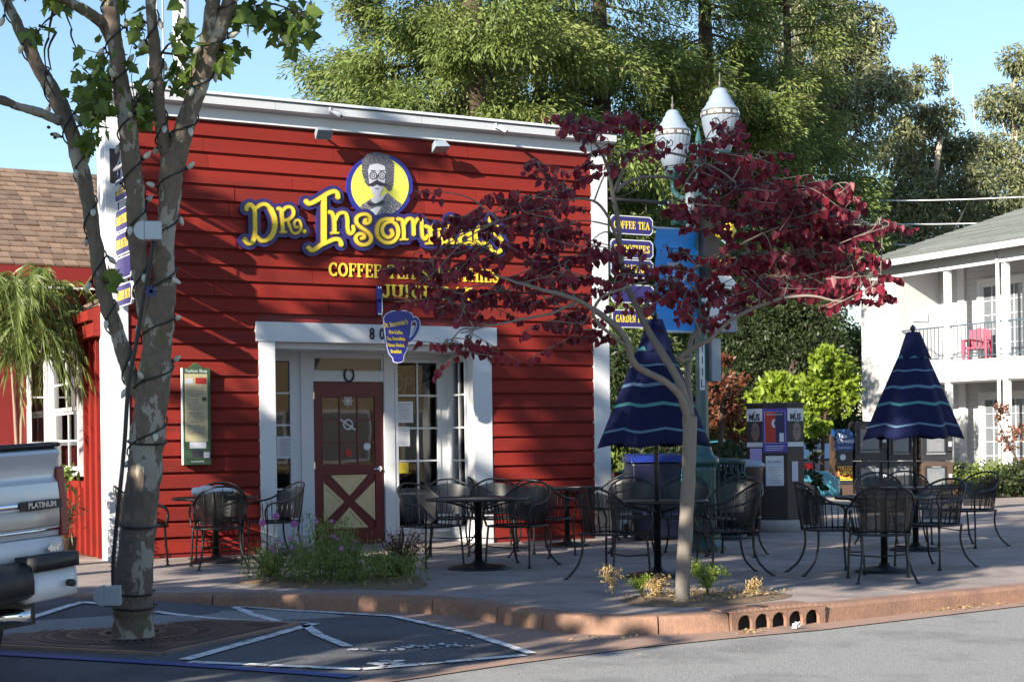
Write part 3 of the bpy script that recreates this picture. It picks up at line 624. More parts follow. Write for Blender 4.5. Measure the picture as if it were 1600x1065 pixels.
boxo('door_jamb', M['white'], cafe, jl0, jl1, YB - .03, YB + .07, .012, 2.498); boxo('door_jamb', M['white'], cafe, jr0, jr1, YB - .03, YB + .07, .012, 2.498)
boxo('transom_rail', M['white'], cafe, jl1, jr0, YB - .02, YB + .06, DT, DT + .14); boxo('transom_head', M['white'], cafe, jl1, jr0, YB - .02, YB + .06, 2.43, 2.498)
boxo('window_casing', M['white'], cafe, jl0 - .10, jl0, YB - .01, YB + .07, .012, 2.498)
boxo('corner_jamb', M['white'], cafe, rw1, RX1 + .1, YB - .01, YB + .07, .012, 2.498)
tw = boxo('transom_window', M['white'], cafe, jl1, jr0, YB + .02, YB + .04, DT + .14, 2.43)
for x0, x1, z0, z1 in ((jl1, jl1 + .03, DT + .14, 2.43), (jr0 - .03, jr0, DT + .14, 2.43)): boxo('frame', M['white'], tw, x0, x1, YB + .0, YB + .019, z0, z1)
boxo('pane', M['glass'], tw, jl1 + .03, jr0 - .03, YB + .008, YB + .016, DT + .145, 2.425)
quick('horseshoe', M['black'], cafe, lambda b: b.tube([(lambda a: ((dL + dR) / 2 + .065 * math.sin(a), YB - .035, DT + .085 - .085 * math.cos(a)))(R_(-150 + 300 * i / 14)) for i in range(15)], .013, 6))
# front-facing divided windows
def grid_window(name, x0, x1, z0, z1, cols, rows, y, parent=cafe, axis='x', m=.045, glass=None):
    """axis x: in a plane of constant y ; axis y: in a plane of constant x (x0,x1 are then y's and y is the x)"""
    def bx(b, a0, a1, c0, c1, d0, d1):
        if axis == 'x': b.bar(a0, a1, y + c0, y + c1, d0, d1)
        else: b.bar(y + c0, y + c1, a0, a1, d0, d1)
    def ob(nm, mt, par, *a):
        q = MB(); bx(q, *a); return q.build(nm, mt, par)
    f = MB(); bx(f, x0, x1, -.02, .05, z0, z0 + m); bx(f, x0, x1, -.02, .05, z1 - m, z1); bx(f, x0, x0 + m, -.02, .05, z0 + m, z1 - m); bx(f, x1 - m, x1, -.02, .05, z0 + m, z1 - m)
    root = f.build(name, M['white'], parent)
    w_, h_ = (x1 - x0 - 2 * m) / cols, (z1 - z0 - 2 * m) / rows
    for i in range(1, cols): ob('muntin', M['white'], root, x0 + m + i * w_ - .011, x0 + m + i * w_ + .011, -.012, .03, z0 + m, z1 - m)
    for j in range(1, rows): ob('muntin', M['white'], root, x0 + m, x1 - m, -.0145, .0325, z0 + m + j * h_ - .011, z0 + m + j * h_ + .011)
    for i in range(cols):
        for j in range(rows):
            ob('pane', glass or M['glass'], root, x0 + m + i * w_ + .011, x0 + m + (i + 1) * w_ - .011, .004, .012, z0 + m + j * h_ + .011, z0 + m + (j + 1) * h_ - .011)
    return root
grid_window('side_light_window', EX0 + .19, jl0 - .10, .30, 2.43, 1, 5, YB); boxo('window_apron', M['white'], cafe, EX0 + .19, jl0 - .1, YB - .01, YB + .05, .012, .298)
boxo('window_apron', M['white'], cafe, EX0 + .19, jl0 - .1, YB - .01, YB + .05, 2.432, 2.499)
grid_window('shop_window', rw0, rw1, .17, 2.43, 2, 5, YB); boxo('window_apron', M['white'], cafe, rw0, rw1, YB - .01, YB + .05, .012, .168); boxo('window_apron', M['white'], cafe, rw0, rw1, YB - .01, YB + .05, 2.432, 2.499)
grid_window('return_window', YF + .17, YB - .12, .17, 2.43, 2, 5, RX1 + .01, axis='y'); boxo('window_apron', M['white'], cafe, RX1, RX1 + .06, YF + .161, YB - .011, .012, .168); boxo('window_apron', M['white'], cafe, RX1, RX1 + .06, YF + .161, YB - .011, 2.432, 2.499); boxo('corner_jamb', M['white'], cafe, RX1 - .01, RX1 + .06, YB - .12, YB - .012, .17, 2.43)
boxo('window_sill', M['white'], cafe, rw0 - .02, RX1 + .02, YB - .07, YB - .021, .13, .165)
# door
door = boxo('door', M['doorred'], cafe, dL + .012, dR - .012, YB + .02, YB + .06, .02, DT - .008)
pz0, pz1 = 1.04, 1.93; px0, px1 = dL + .125, dR - .125
def stile(x0, x1, z0, z1): return boxo('door_stile', M['doorred'], door, x0, x1, YB + .0, YB + .0195, z0, z1)
stile(dL + .012, px0, .02, DT - .008); stile(px1, dR - .012, .02, DT - .008); stile(px0, px1, pz1, DT - .008); stile(px0, px1, .92, pz0); stile(px0, px1, .02, .22)
pw, ph = (px1 - px0) / 3, (pz1 - pz0) / 3
for i in range(3):
    for j in range(3): boxo('pane', M['glass'], door, px0 + i * pw + .009, px0 + (i + 1) * pw - .009, YB + .012, YB + .0185, pz0 + j * ph + .009, pz0 + (j + 1) * ph - .009)
for i in (1, 2): boxo('muntin', M['doorred'], door, px0 + i * pw - .009, px0 + i * pw + .009, YB + .002, YB + .0192, pz0, pz1)
for j in (1, 2): boxo('muntin', M['doorred'], door, px0, px1, YB + .0035, YB + .0188, pz0 + j * ph - .009, pz0 + j * ph + .009)
cx_, cz_ = (px0 + px1) / 2, (.22 + .92) / 2; hw, hh = (px1 - px0) / 2 - .012, .345; g_ = .075
def tri_panel(pts):
    c = Vector((sum(p[0] for p in pts) / 3, sum(p[1] for p in pts) / 3)); b = MB().use(M['cream'])
    ins = [(c.x + (p[0] - c.x) * .68, c.y + (p[1] - c.y) * .68) for p in pts]; mid = [(c.x + (p[0] - c.x) * .76, c.y + (p[1] - c.y) * .76) for p in pts]
    v = [(x, YB + .004, z) for x, z in pts] + [(x, YB + .004, z) for x, z in mid] + [(x, YB + .014, z) for x, z in ins] + [(x, YB + .0195, z) for x, z in pts]
    f = [(i, (i + 1) % 3, 3 + (i + 1) % 3, 3 + i) for i in range(3)] + [(3 + i, 3 + (i + 1) % 3, 6 + (i + 1) % 3, 6 + i) for i in range(3)] + [(6, 7, 8)] + [(9 + i, 9 + (i + 1) % 3, (i + 1) % 3, i) for i in range(3)]
    b.add(v, f).build('door_panel', M['cream'], door)
tri_panel([(cx_ - hw + g_ * 1.3, cz_ + hh), (cx_ + hw - g_ * 1.3, cz_ + hh), (cx_, cz_ + g_)]); tri_panel([(cx_ - hw + g_ * 1.3, cz_ - hh), (cx_, cz_ - g_), (cx_ + hw - g_ * 1.3, cz_ - hh)])
tri_panel([(cx_ - hw, cz_ + hh - g_ * 1.2), (cx_ - g_, cz_), (cx_ - hw, cz_ - hh + g_ * 1.2)]); tri_panel([(cx_ + hw, cz_ + hh - g_ * 1.2), (cx_ + hw, cz_ - hh + g_ * 1.2), (cx_ + g_, cz_)])
quick('door_handle', M['chrome'], door, lambda b: (b.lathe([(.0, 0), (.034, 0), (.034, .012), (0, .012)], (0, 0, 0), 12), None)).matrix_local = Matrix.Translation((dR - .07, YB - .001, .99)) @ Matrix.Rotation(R_(90), 4, 'X')
quick('lever', M['chrome'], door, lambda b: b.tube([(dR - .07, YB, .99), (dR - .07, YB - .05, .99), (dR - .17, YB - .055, .985)], .010, 8))
for z in (.3, 1.0, 1.9): boxo('hinge', M['chrome'], door, dL + .002, dL + .02, YB - .008, YB + .005, z, z + .09)
# papers and stickers in the panes
def paper(x0, x1, z0, z1, y, label, mt=None, lines=10, cat_='notice', ink=None):
    b = MB().use(mt or M['paper']); b.bar(x0, x1, y - .003, y, z0, z1); b.use(ink or M['ink'])
    for k in range(lines):
        z = z1 - (z1 - z0) * (.12 + .8 * k / lines); a = x0 + (x1 - x0) * random.uniform(.12, .2); c = x0 + (x1 - x0) * random.uniform(.6, .9); b.bar(a, c, y - .0045, y - .0032, z - (z1 - z0) * .014, z)
    return tag(b.build('notice', None), label, cat_)
def wpaper(u0, v0, u1, v1, label, y=None, **k):
    y = y or YB - .014; a, c = onY(u0, v1, y), onY(u1, v0, y); return paper(a.x, c.x, a.z, c.z, y, label, **k)
wpaper(433, 681, 462, 716, 'white typed notice in the narrow window left of the door', lines=12)
wpaper(619, 627, 645, 660, 'upper white notice in the window right of the door', lines=7)
wpaper(621, 666, 640, 697, 'lower white handwritten notice in the window right of the door', lines=8)
wpaper(616, 722, 638, 739, 'yellow card low in the window right of the door', mt=M['yellow'], lines=1)
def sticker(u, v, fn_mat, label, r=.05, shape='disc', par=None):
    p = onY(u, v, YB - .002); b = MB().use(fn_mat); y0, y1 = YB + .004, YB + .0115
    if shape == 'disc': b.prism(ell(0, 0, r, r, 0, 360, 14)[:-1], lambda q: (p.x + q[0], y1, p.z + q[1]), lambda q: (p.x + q[0], y0, p.z + q[1]))
    elif shape == 'flake':
        for k in range(4):
            a = R_(45 * k); b.box((p.x, y1 - .003 - k * .0006, p.z), (2 * r, .0005, .012), M=Matrix.Rotation(a, 3, 'Y'))
            for s in (-1, 1): b.box((p.x + s * r * .65 * math.cos(a), y1 - .006 - k * .0006, p.z - s * r * .65 * math.sin(a)), (r * .1, .0005, r * .55), M=Matrix.Rotation(a, 3, 'Y'))
    return tag(b.build('window_sticker', None), label, 'sticker')
sticker(544, 626, M['paper'], 'white snowflake decal in the top middle pane of the door', .075, 'flake')
sticker(574, 697, M['paper'], 'small white rosette decal in the lower right pane of the door', .05)
sticker(545, 707, M['posterred'], 'red round decal in the lower middle pane of the door', .055)
b = MB().use(M['paper']); p = onY(544, 663, YB - .002)
b.tube([(p.x + .062 * math.cos(a), YB + .006, p.z + .062 * math.sin(a)) for a in [R_(k * 24) for k in range(16)]], .012, 6); b.tube([(p.x - .11, YB + .006, p.z + .07), (p.x + .10, YB + .006, p.z - .07)], .014, 6)
tag(b.build('window_sticker', None), 'white ring and bar decal in the centre pane of the door', 'sticker')
# neon OPEN sign behind the right window (unlit script tubing)
ns = [[(-.20, .05), (-.25, -.02), (-.24, -.09), (-.18, -.11), (-.13, -.04), (-.15, .05), (-.20, .06)], [(-.11, -.16), (-.085, .0), (-.03, .01), (-.03, -.05), (-.085, -.055)], [(.0, -.03), (.055, .0), (.04, .035), (.01, .01), (.02, -.04), (.08, -.03)], [(.085, -.04), (.10, .035), (.14, .05), (.15, -.01), (.20, .02)], [(-.02, -.13), (.20, -.06)]]
p = onY(647, 590, YB + .02); b = MB()
for s_ in ns: b.tube(cat([(p.x + 1.25 * x, YB + .03, p.z + 1.25 * z + .2 * x) for x, z in s_], 4), .006, 6)
tag(b.build('open_sign', M['neonwhite']), 'unlit script Open tube sign at the top of the right window', 'open sign')
# side wall with battens, eave and window; plain rear body
SW = empty('cafe_side', (0, 0, 0)); bpy.data.objects.remove(SW)
YE = 21.30
quick('side_wall', M['red'], cafe, lambda b: (b.bar(XL + .03, XL + .2, YF + .27, 19.36, 0, 2.62), b.bar(XL + .03, XL + .2, 21.22, YE, 0, 2.62), b.bar(XL + .03, XL + .2, 19.36, 21.22, 0, .9), b.bar(XL + .03, XL + .2, 19.36, 21.22, 2.6, 2.62)))
quick('rear_wall', M['darkred'], cafe, lambda b: (b.bar(XR - .2, XR - .03, YF + .3, YE, 0, 3.0), b.bar(XL + .2, XR - .2, YE - .1, YE, 0, 3.0)))
for k, y in enumerate(np.arange(18.48, 21.25, .31)):
    if 19.3 < y < 21.35: boxo('batten', M['red'], cafe, XL - .012, XL + .03, y - .026, y + .026, 0, .82)
    else: boxo('batten', M['red'], cafe, XL - .012, XL + .03, y - .026, y + .026, 0, 2.60)
b = MB(); prof = [(XL - .10, 2.62), (XL - .10, 2.80), (XL - .16, 2.80), (XL - .16, 2.92), (XL + .3, 3.10), (XL + .3, 2.62)]; n = 6
b.add([(x, y, z) for y in (YF + .20, YE) for x, z in prof], [tuple(range(n - 1, -1, -1)), tuple(range(n, 2 * n))] + [(i, (i + 1) % n, n + (i + 1) % n, n + i) for i in range(n)]); b.build('eave_fascia', M['red'], cafe)
b = MB(); b.flat([(XL + .02, YF + .3, 3.0), (XL + .02, YE, 3.0), (7.7, YE, 4.8), (7.7, YF + .3, 4.8)]); b.flat([(7.7, YF + .3, 4.8), (7.7, YE, 4.8), (XR, YE, 3.0), (XR, YF + .3, 3.0)]); b.build('roof', M['shinglebrown'], cafe)
def sash_window(y0, y1, z0, z1, x):
    f = MB(); f.bar(x - .06, x + .02, y0 - .09, y0, z0, z1); f.bar(x - .06, x + .02, y1, y1 + .09, z0, z1); f.bar(x - .065, x + .02, y0 - .09, y1 + .09, z1, z1 + .11); f.bar(x - .09, x + .02, y0 - .12, y1 + .12, z0 - .07, z0)
    root = f.build('sash_window', M['white'], cafe)
    zm = (z0 + z1) / 2
    for a, c, o in ((z0, zm + .02, .0), (zm + .02, z1, -.02)):
        g = MB(); g.bar(x + o, x + o + .03, y0, y1, a, a + .05); g.bar(x + o, x + o + .03, y0, y1, c - .04, c); g.bar(x + o, x + o + .03, y0, y0 + .05, a + .05, c - .04); g.bar(x + o, x + o + .03, y1 - .05, y1, a + .05, c - .04); g.build('sash', M['white'], root)
        ym = (y0 + y1) / 2; boxo('muntin', M['white'], root, x + o + .004, x + o + .026, ym - .012, ym + .012, a + .05, c - .04); zz = (a + c) / 2; boxo('muntin', M['white'], root, x + o + .006, x + o + .024, y0 + .05, y1 - .05, zz - .012, zz + .012)
        boxo('pane', M['glass'], root, x + o + .012, x + o + .018, y0 + .05, y1 - .05, a + .05, c - .04)
sash_window(19.52, 21.12, 1.03, 2.50, XL + .05)
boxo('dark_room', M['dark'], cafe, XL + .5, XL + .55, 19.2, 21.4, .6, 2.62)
# house numbers
for i, ch in enumerate('800'):
    q = onY(581 + i * 15.5, 511, YF - .06); text_obj('house_number', ch, .20, M['ink'], cafe, (q.x, YF - .0605, 2.69), bold=.006, ext=.006, sx=.72)
rebase(cafe, (XL, YF, 0))
# ------------------------------------------------------------------ attached signs
def facade(y): return lambda px, py, h: (lambda p: Vector((p.x, p.y - h, p.z)))(onY(px, py, y))
def S(ox, oy, k, pts, r): return ([(ox + x / k, oy + y / k) for x, y in pts], [q / k for q in r] if isinstance(r, (list, tuple)) else r / k)
A = lambda pts, r: S(370, 280, 6.667, pts, r)
B = lambda pts, r: S(350, 210, 3.2, pts, r)
cm = lambda pts: [(p.x, p.y) for p in cat([(x, y, 0) for x, y in pts], 4)]
LET = [
 [A(cm([(98, 312), (104, 285), (130, 268), (160, 285), (182, 330), (185, 430), (186, 530), (180, 610), (152, 662), (110, 665), (80, 628)]), 23), A(cm([(200, 300), (250, 268), (305, 268), (352, 315), (388, 400), (392, 490), (365, 580), (310, 635), (250, 640), (205, 600)]), [20] * 12 + [27] * 15 + [20] * 10)],
 [A(cm([(432, 308), (458, 325), (470, 400), (475, 545)]), 19), A([(450, 552), (508, 552)], 11), A(cm([(472, 335), (512, 296), (560, 296), (590, 335), (580, 385), (540, 422), (495, 430)]), 17), A(cm([(525, 430), (548, 485), (568, 548), (610, 566), (652, 540), (668, 485), (648, 436), (612, 432), (594, 468), (606, 503), (630, 500)]), 13)],
 [A([(700, 545)], 21)],
 [A(cm([(720, 232), (748, 256), (800, 240), (880, 192), (955, 145), (1010, 130), (1044, 150), (1052, 190)]), 23), A([(905, 200), (905, 400), (905, 665)], 29), A(cm([(745, 715), (772, 740), (820, 725), (885, 680), (950, 652), (1012, 628), (1055, 630), (1080, 655), (1086, 682)]), 22)],
 [A(cm([(962, 345), (990, 358), (1012, 420), (1016, 550)]), 20), A([(985, 562), (1052, 562)], 12), A(cm([(1022, 430), (1052, 372), (1092, 350), (1135, 365), (1152, 425), (1152, 500), (1166, 560), (1195, 565), (1215, 530), (1208, 495)]), 18)],
 [A(cm([(1338, 425), (1330, 455), (1355, 462), (1382, 440), (1385, 400), (1350, 370), (1295, 370), (1250, 398), (1245, 450), (1285, 500), (1345, 540), (1392, 590), (1392, 645), (1345, 682), (1285, 680), (1243, 640), (1242, 592), (1280, 570), (1320, 585), (1322, 612), (1296, 618)]), 18)],
 [B(cm([(835, 480), (842, 500), (822, 516), (798, 505), (788, 475), (805, 445), (838, 438), (866, 462), (868, 505), (842, 538), (800, 540), (768, 510), (766, 462), (790, 428), (842, 424)]), 9)],
 [B(cm([(868, 424), (890, 432), (897, 470), (898, 520)]), 9), B([(880, 526), (916, 526)], 5), B(cm([(898, 452), (918, 424), (940, 428), (947, 460), (948, 500)]), 9), B(cm([(948, 455), (966, 424), (986, 430), (988, 470), (992, 510), (1004, 524), (1016, 508)]), 8)],
 [B(cm([(1004, 460), (1026, 470), (1031, 500), (1030, 540)]), 9), B([(1010, 546), (1050, 546)], 5), B(cm([(1030, 485), (1052, 456), (1074, 464), (1080, 500), (1084, 532), (1098, 545), (1110, 532)]), 9)],
 [B([(1133, 420)], 13), B(cm([(1118, 462), (1136, 468), (1140, 500), (1141, 540)]), 9), B([(1122, 546), (1162, 546)], 5)],
 [B(cm([(1182, 474), (1205, 460), (1226, 475), (1228, 520), (1234, 546), (1250, 544)]), 9), B(cm([(1226, 505), (1196, 500), (1178, 524), (1192, 550), (1224, 540)]), 8)],
 [B(cm([(1310, 486), (1292, 462), (1266, 474), (1258, 515), (1276, 548), (1310, 538)]), 9)],
 [B([(1334, 420), (1324, 450)], [11, 5])],
 [B(cm([(1392, 486), (1366, 464), (1346, 488), (1376, 516), (1396, 552), (1374, 588), (1340, 586), (1328, 560)]), 9)]]
sign = empty('shop_sign', (0, 0, 0), 0, 'large carved yellow script name sign with navy outline above the entry', 'sign')
allst = [s for l in LET for s in l]
sdf_solid(MB().use(M['navy']), lambda X, Y: sd_strokes(X, Y, allst) - 6.3, 368, 806, 288, 410, 1.1, facade(YF - .10), -.06, .0).build('sign_backing', M['navy'], sign)
for l in LET:
    xs = [p[0] for s in l for p in s[0]]; ys = [p[1] for s in l for p in s[0]]; bb = (min(xs) - 6, max(xs) + 6, min(ys) - 6, max(ys) + 6)
    b = MB().use(M['ochre']); sdf_solid(b, lambda X, Y: sd_strokes(X, Y, l) - .75, *bb, .8, facade(YF - .10), .0, .012)
    b.use(M['yellow']); sdf_solid(b, lambda X, Y: sd_strokes(X, Y, l) + .55, *bb, .8, facade(YF - .10), .012, .022, side=M['yellow']); b.build('sign_letter', None, sign)
EC = (593.5, 291.5)
def emb(fn, mt, h0, h1, name, cell=1.0, bb=(535, 652, 232, 348), side=None):
    b = MB().use(mt); sdf_solid(b, fn, *bb, cell, facade(YF - .085), h0, h1, side); return b.build(name, None, sign)
el_ = lambda X, Y, rx, ry, cx=EC[0], cy=EC[1]: (np.hypot((X - cx) / rx, (Y - cy) / ry) - 1) * min(rx, ry)
emb(lambda X, Y: el_(X, Y, 51.5, 51), M['ringblue'], -.05, .0, 'emblem_ring'); emb(lambda X, Y: el_(X, Y, 45, 45), M['lemon'], .0, .003, 'emblem_field')
pc = lambda pts: [(EC[0] - 593.5 + 350 + x / 3.2, 210 + y / 3.2) for x, y in pts]
head_top = pc([(690, 130), (720, 98), (770, 92), (820, 105), (848, 150), (846, 230), (838, 275), (820, 285), (800, 250), (720, 260), (705, 235), (690, 190)])
emb(lambda X, Y: sd_poly(X, Y, head_top) - .6 - 1.1 * np.sin(X * 1.1 + 1) * np.sin(Y * 1.3), M['inkhair'], .003, .006, 'portrait_hair', .7)
coat = pc([(655, 395), (690, 350), (735, 322), (770, 340), (818, 292), (860, 330), (905, 360), (918, 395), (870, 402), (800, 404), (700, 404)])
emb(lambda X, Y: np.maximum(sd_poly(X, Y, coat), el_(X, Y, 46, 46)), M['inkgrey'], .003, .0062, 'portrait_coat', .7)
face = pc([(722, 180), (730, 155), (765, 148), (800, 160), (806, 200), (800, 250), (786, 285), (768, 318), (745, 300), (728, 255)])
emb(lambda X, Y: sd_poly(X, Y, face) - .6, M['inkface'], .006, .0085, 'portrait_face', .7)
emb(lambda X, Y: sd_poly(X, Y, pc([(735, 322), (752, 312), (790, 310), (815, 292), (775, 345), (745, 350)])) - .3, M['inkface'], .0062, .0088, 'portrait_collar', .7)
emb(lambda X, Y: sd_poly(X, Y, pc([(722, 380), (765, 362), (788, 362), (760, 404), (745, 402)])), M['paper'], .0062, .0090, 'portrait_shirt', .7)
emb(lambda X, Y: sd_strokes(X, Y, [(pc([(725, 345), (757, 352), (790, 340)]), [3.4, 1.6, 3.4])]), M['inkdark'], .0088, .0105, 'portrait_bow_tie', .7)
emb(lambda X, Y: sd_strokes(X, Y, [(pc([(722, 252), (740, 252), (762, 240), (785, 250), (812, 252)]), [1.2, 3.0, 3.2, 3.0, 1.2])]), M['inkdark'], .0085, .0105, 'portrait_moustache', .7)
emb(lambda X, Y: np.minimum.reduce([np.abs(np.hypot(X - a, Y - c) - 5.4) - .75 for a, c in pc([(745, 207), (788, 207)])] + [sd_strokes(X, Y, [(pc([(762, 205), (771, 205)]), .6)])] + [np.abs(np.hypot(X - a, Y - c) - 2.4) - .5 for a, c in pc([(745, 207), (788, 207)])]), M['inkdark'], .0085, .0105, 'portrait_glasses', .5)
emb(lambda X, Y: sd_strokes(X, Y, [(pc([(733, 182), (757, 184)]), .8), (pc([(775, 184), (800, 182)]), .8), (pc([(766, 205), (763, 228), (768, 232)]), .6), (pc([(755, 272), (772, 272)]), .6)]), M['inkdark'], .0085, .0100, 'portrait_lines', .5)
rebase(sign, (7.8, YF - .1, 4.0))
# slogan lettering on the boards
slog = empty('painted_slogan', (0, 0, 0), 0, 'yellow slab serif drinks lettering fixed under the big name sign', 'lettering')
z_ = 3.405; place = lambda x, y, h: Vector((7.07 + x, YF - .046 - h, z_ + y)); hgt = .165
tot = slab_width('COFFEE TEA SMOOTHIES', hgt); fx = (9.47 - 7.07) / tot
slab_text('COFFEE TEA SMOOTHIES', hgt, place, .0085, M['yellow'], slog, 'letter', .010, wx=fx, side=M['ochre'])
place = lambda x, y, h: Vector((7.78 + x, YF - .046 - h, 3.16 + y)); tot = slab_width('JUICE BAR', hgt); slab_text('JUICE BAR', hgt, place, .0085, M['yellow'], slog, 'letter', .010, wx=1.35 / tot, side=M['ochre'])
rebase(slog, (8.2, YF - .04, 3.2))
# hanging cup sign on iron bracket
def cup_sign():
    t = empty('hanging_cup_sign', (0, 0, 0), 0, 'blue cup shaped hanging sign with gold text over the door', 'hanging sign')
    pb = onY(592, 468, YF - .04); yS = YF - .75; c = onY(627, 528, yS)
    X0, Y0 = pb.x, YF - .04
    boxo('wall_plate', M['ringblue'], t, X0 - .035, X0 + .035, Y0 - .025, Y0 + .005, 2.93, 3.30)
    quick('bolt', M['chrome'], t, lambda b: [b.box((X0 + s * .015, Y0 - .028, z), (.014, .01, .014)) for s in (-1, 1) for z in (2.95, 3.28)])['kind'] = 'stuff'
    arm = [(X0, Y0 - .02, 3.12), (X0 + .02, Y0 - .4, 3.10), (c.x + .12, yS - .02, 3.08)]
    MB().tube(cat(arm, 4), .016, 8).build('arm', M['black'], t)
    quick('scroll', M['black'], t, lambda b: b.tube([(c.x + .1 + .10 * (1 - k / 18) * math.cos(k * .55), yS - .02, 3.19 + .10 * (1 - k / 18) * math.sin(k * .55)) for k in range(16)], .009, 6))
    quick('horn_finial', M['copper'], t, lambda b: b.tube([(c.x - .10, yS - .03, 3.10), (c.x + .05, yS - .03, 3.075), (c.x + .14, yS - .03, 3.03), (c.x + .16, yS - .03, 2.99)], [.010, .018, .026, .045], 10))
    k = (c - onY(626, 528, yS)).length
    def px(u, v): q = onY(u, v, yS); return (q.x, q.z)
    body = [px(580 + x / 7.61, 440 + y / 7.61) for x, y in [(148, 435), (175, 390), (240, 357), (330, 345), (420, 355), (480, 385), (492, 425), (475, 460), (470, 520), (455, 640), (430, 750), (405, 830), (375, 880), (378, 915), (360, 945), (310, 958), (262, 945), (258, 905), (215, 860), (185, 760), (168, 640), (158, 520)]]
    hand = [px(580 + x / 7.61, 440 + y / 7.61) for x, y in [(478, 455), (520, 440), (550, 470), (555, 530), (530, 600), (490, 660), (450, 700)]]
    pl = lambda s: (lambda x, y, h: Vector((x, yS - s * h, y)))
    hs = [(cm(hand), .019)]
    bb = (body[0][0] - .1, px(662, 0)[0], px(0, 572)[1], px(0, 480)[1])
    bb = (min(p[0] for p in body) - .06, max(p[0] for p in hand) + .06, min(p[1] for p in body) - .05, max(p[1] for p in body) + .05)
    fn = lambda X, Y: np.minimum(sd_poly(X, Y, body) - .012, sd_strokes(X, Y, hs) - .012)
    sdf_solid(MB().use(M['paper']), fn, *bb, .006, pl(1), -.02, .008, M['ringblue']).build('cup_board', M['paper'], t)
    sdf_solid(MB().use(M['ringblue']), lambda X, Y: np.minimum(sd_poly(X, Y, body), sd_strokes(X, Y, hs)), *bb, .006, pl(1), .008, .011).build('cup_face', M['ringblue'], t)
    gold = M['yellow']; cx = (bb[0] + max(p[0] for p in body)) / 2 - .01
    w_ = max(p[0] for p in body) - min(p[0] for p in body)
    yT = yS - .0125
    for kk, (s, z, sz) in enumerate((("Dr. Insomniac's", 505, .088), ('Fine Coffee,', 518.5, .062), ('Tea, Smoothies,', 528.5, .062), ('Fitness Shakes,', 538.5, .062), ('Breakfast', 548.5, .062))):
        text_obj('cup_lettering', s, sz, gold, t, (cx, yT, px(620, z)[1] - .005), bold=.002, sx=.62 if kk else .60, rot=(R_(90), R_(-10) if kk == 0 else 0, 0))
    for x, u in ((cx - .17, 605), (cx + .15, 638)): MB().tube([(x, yS, px(0, 487)[1]), (x, yS, 3.08)], .007, 6).build('chain', M['chrome'], t)
    rebase(t, (X0, YF, 2.9))
cup_sign()
# historical plaque
def plaque():
    t = empty('history_plaque', (0, 0, 0), 0, 'tall green history plaque with beige text panel and peaked top on red siding', 'plaque')
    y = YF - .13; a, c = onY(287.5, 726, y), onY(328, 575, y); x0, x1, z0, z1 = a.x, c.x, a.z, c.z; xm = (x0 + x1) / 2; zt = onY(308, 566, y).z
    pts = [(x0, z0), (x1, z0), (x1, z1), (x1 - .08, z1), (xm, zt), (x0 + .08, z1), (x0, z1)]
    MB().prism(pts, lambda p: (p[0], YF - .05, p[1]), lambda p: (p[0], y, p[1])).build('plaque_board', M['plaquegreen'], t)
    h = z1 - z0; q = y - .002
    boxo('white_edge', M['paper'], t, x0 - .012, x0 - .001, y - .001, y + .05, z0, z1)
    boxo('text_panel', M['parchment'], t, x0 + .02, x1 - .035, q, y - .0005, z0 + h * .21, z1 - h * .06)
    boxo('red_house_picture', M['posterred'], t, x0 + .15, x1 - .045, q - .002, q - .0004, z1 - h * .165, z1 - h * .10); boxo('grey_house_picture', M['inkface'], t, x0 + .03, x0 + .12, q - .002, q - .0004, z1 - h * .165, z1 - h * .11)
    boxo('small_picture', M['binbrown'], t, x1 - .10, x1 - .05, q - .002, q - .0004, z1 - h * .34, z1 - h * .30)
    boxo('shop_photograph', M['plaquegreen'], t, x0 + .01, x1 - .01, q - .003, q - .001, z0 + h * .06, z0 + h * .24)
    b = MB().use(M['inkface']); b.bar(x0 + .07, x1 - .06, q - .005, q - .0035, z0 + h * .17, z0 + h * .235); b.use(M['inkdark']).bar(x0 + .1, x1 - .1, q - .005, q - .0035, z0 + h * .075, z0 + h * .155); b.use(M['inkface']).bar(x1 - .09, x1 - .02, q - .0055, q - .0035, z0 + h * .07, z0 + h * .13); b.build('photograph_detail', None, t)
    b = MB().use(M['inkgrey'])
    for k in range(30):
        z = z1 - h * (.19 + .017 * k); xe = x1 - .06 - random.random() * .03 - (.07 if 5 < k < 11 else 0)
        if k % 8 == 7: continue
        b.bar(x0 + .04, xe, q - .0012, q - .0003, z, z + h * .005)
    tag(b.build('text_lines', None, t), kind='stuff')
    text_obj('plaque_title', 'Fashion Shop', .052, M['paper'], t, (xm, y - .002, z1 - .035), sx=.95); text_obj('plaque_town', 'NOVATO', .036, M['paper'], t, (xm, y - .002, z0 + .035))
    rebase(t, (xm, YF, z0))
plaque()
# flood lights and small cap lamps
def flood(u, v, tilt, label):
    p = onY(u, v, YF - .25); t = empty('floodlight', p, 0, label, 'floodlight', 'floodlights under the cornice')
    R = Matrix.Rotation(tilt, 3, 'X') @ Matrix.Rotation(R_(6), 3, 'Z')
    b = MB(); v_ = [(-.11, -.06, -.07), (.11, -.06, -.07), (.11, -.06, .07), (-.11, -.06, .07), (-.08, .05, -.04), (.08, .05, -.04), (.08, .05, .05), (-.08, .05, .05)]
    b.add([R @ Vector(q) for q in v_], [(4, 5, 6, 7), (0, 1, 5, 4), (1, 2, 6, 5), (2, 3, 7, 6), (3, 0, 4, 7), (0, 3, 2, 1)]); bevel(b.build('housing', M['grey'], t), .008)
    MB().flat([R @ Vector(q) for q in ((-.095, -.063, -.056), (.095, -.063, -.056), (.095, -.063, .056), (-.095, -.063, .056))]).build('lens', M['glass2'], t)
    MB().tube([(0, .04, 0), (0, .13, .03), (0, .19, .06)], .014, 6).build('bracket', M['grey'], t)
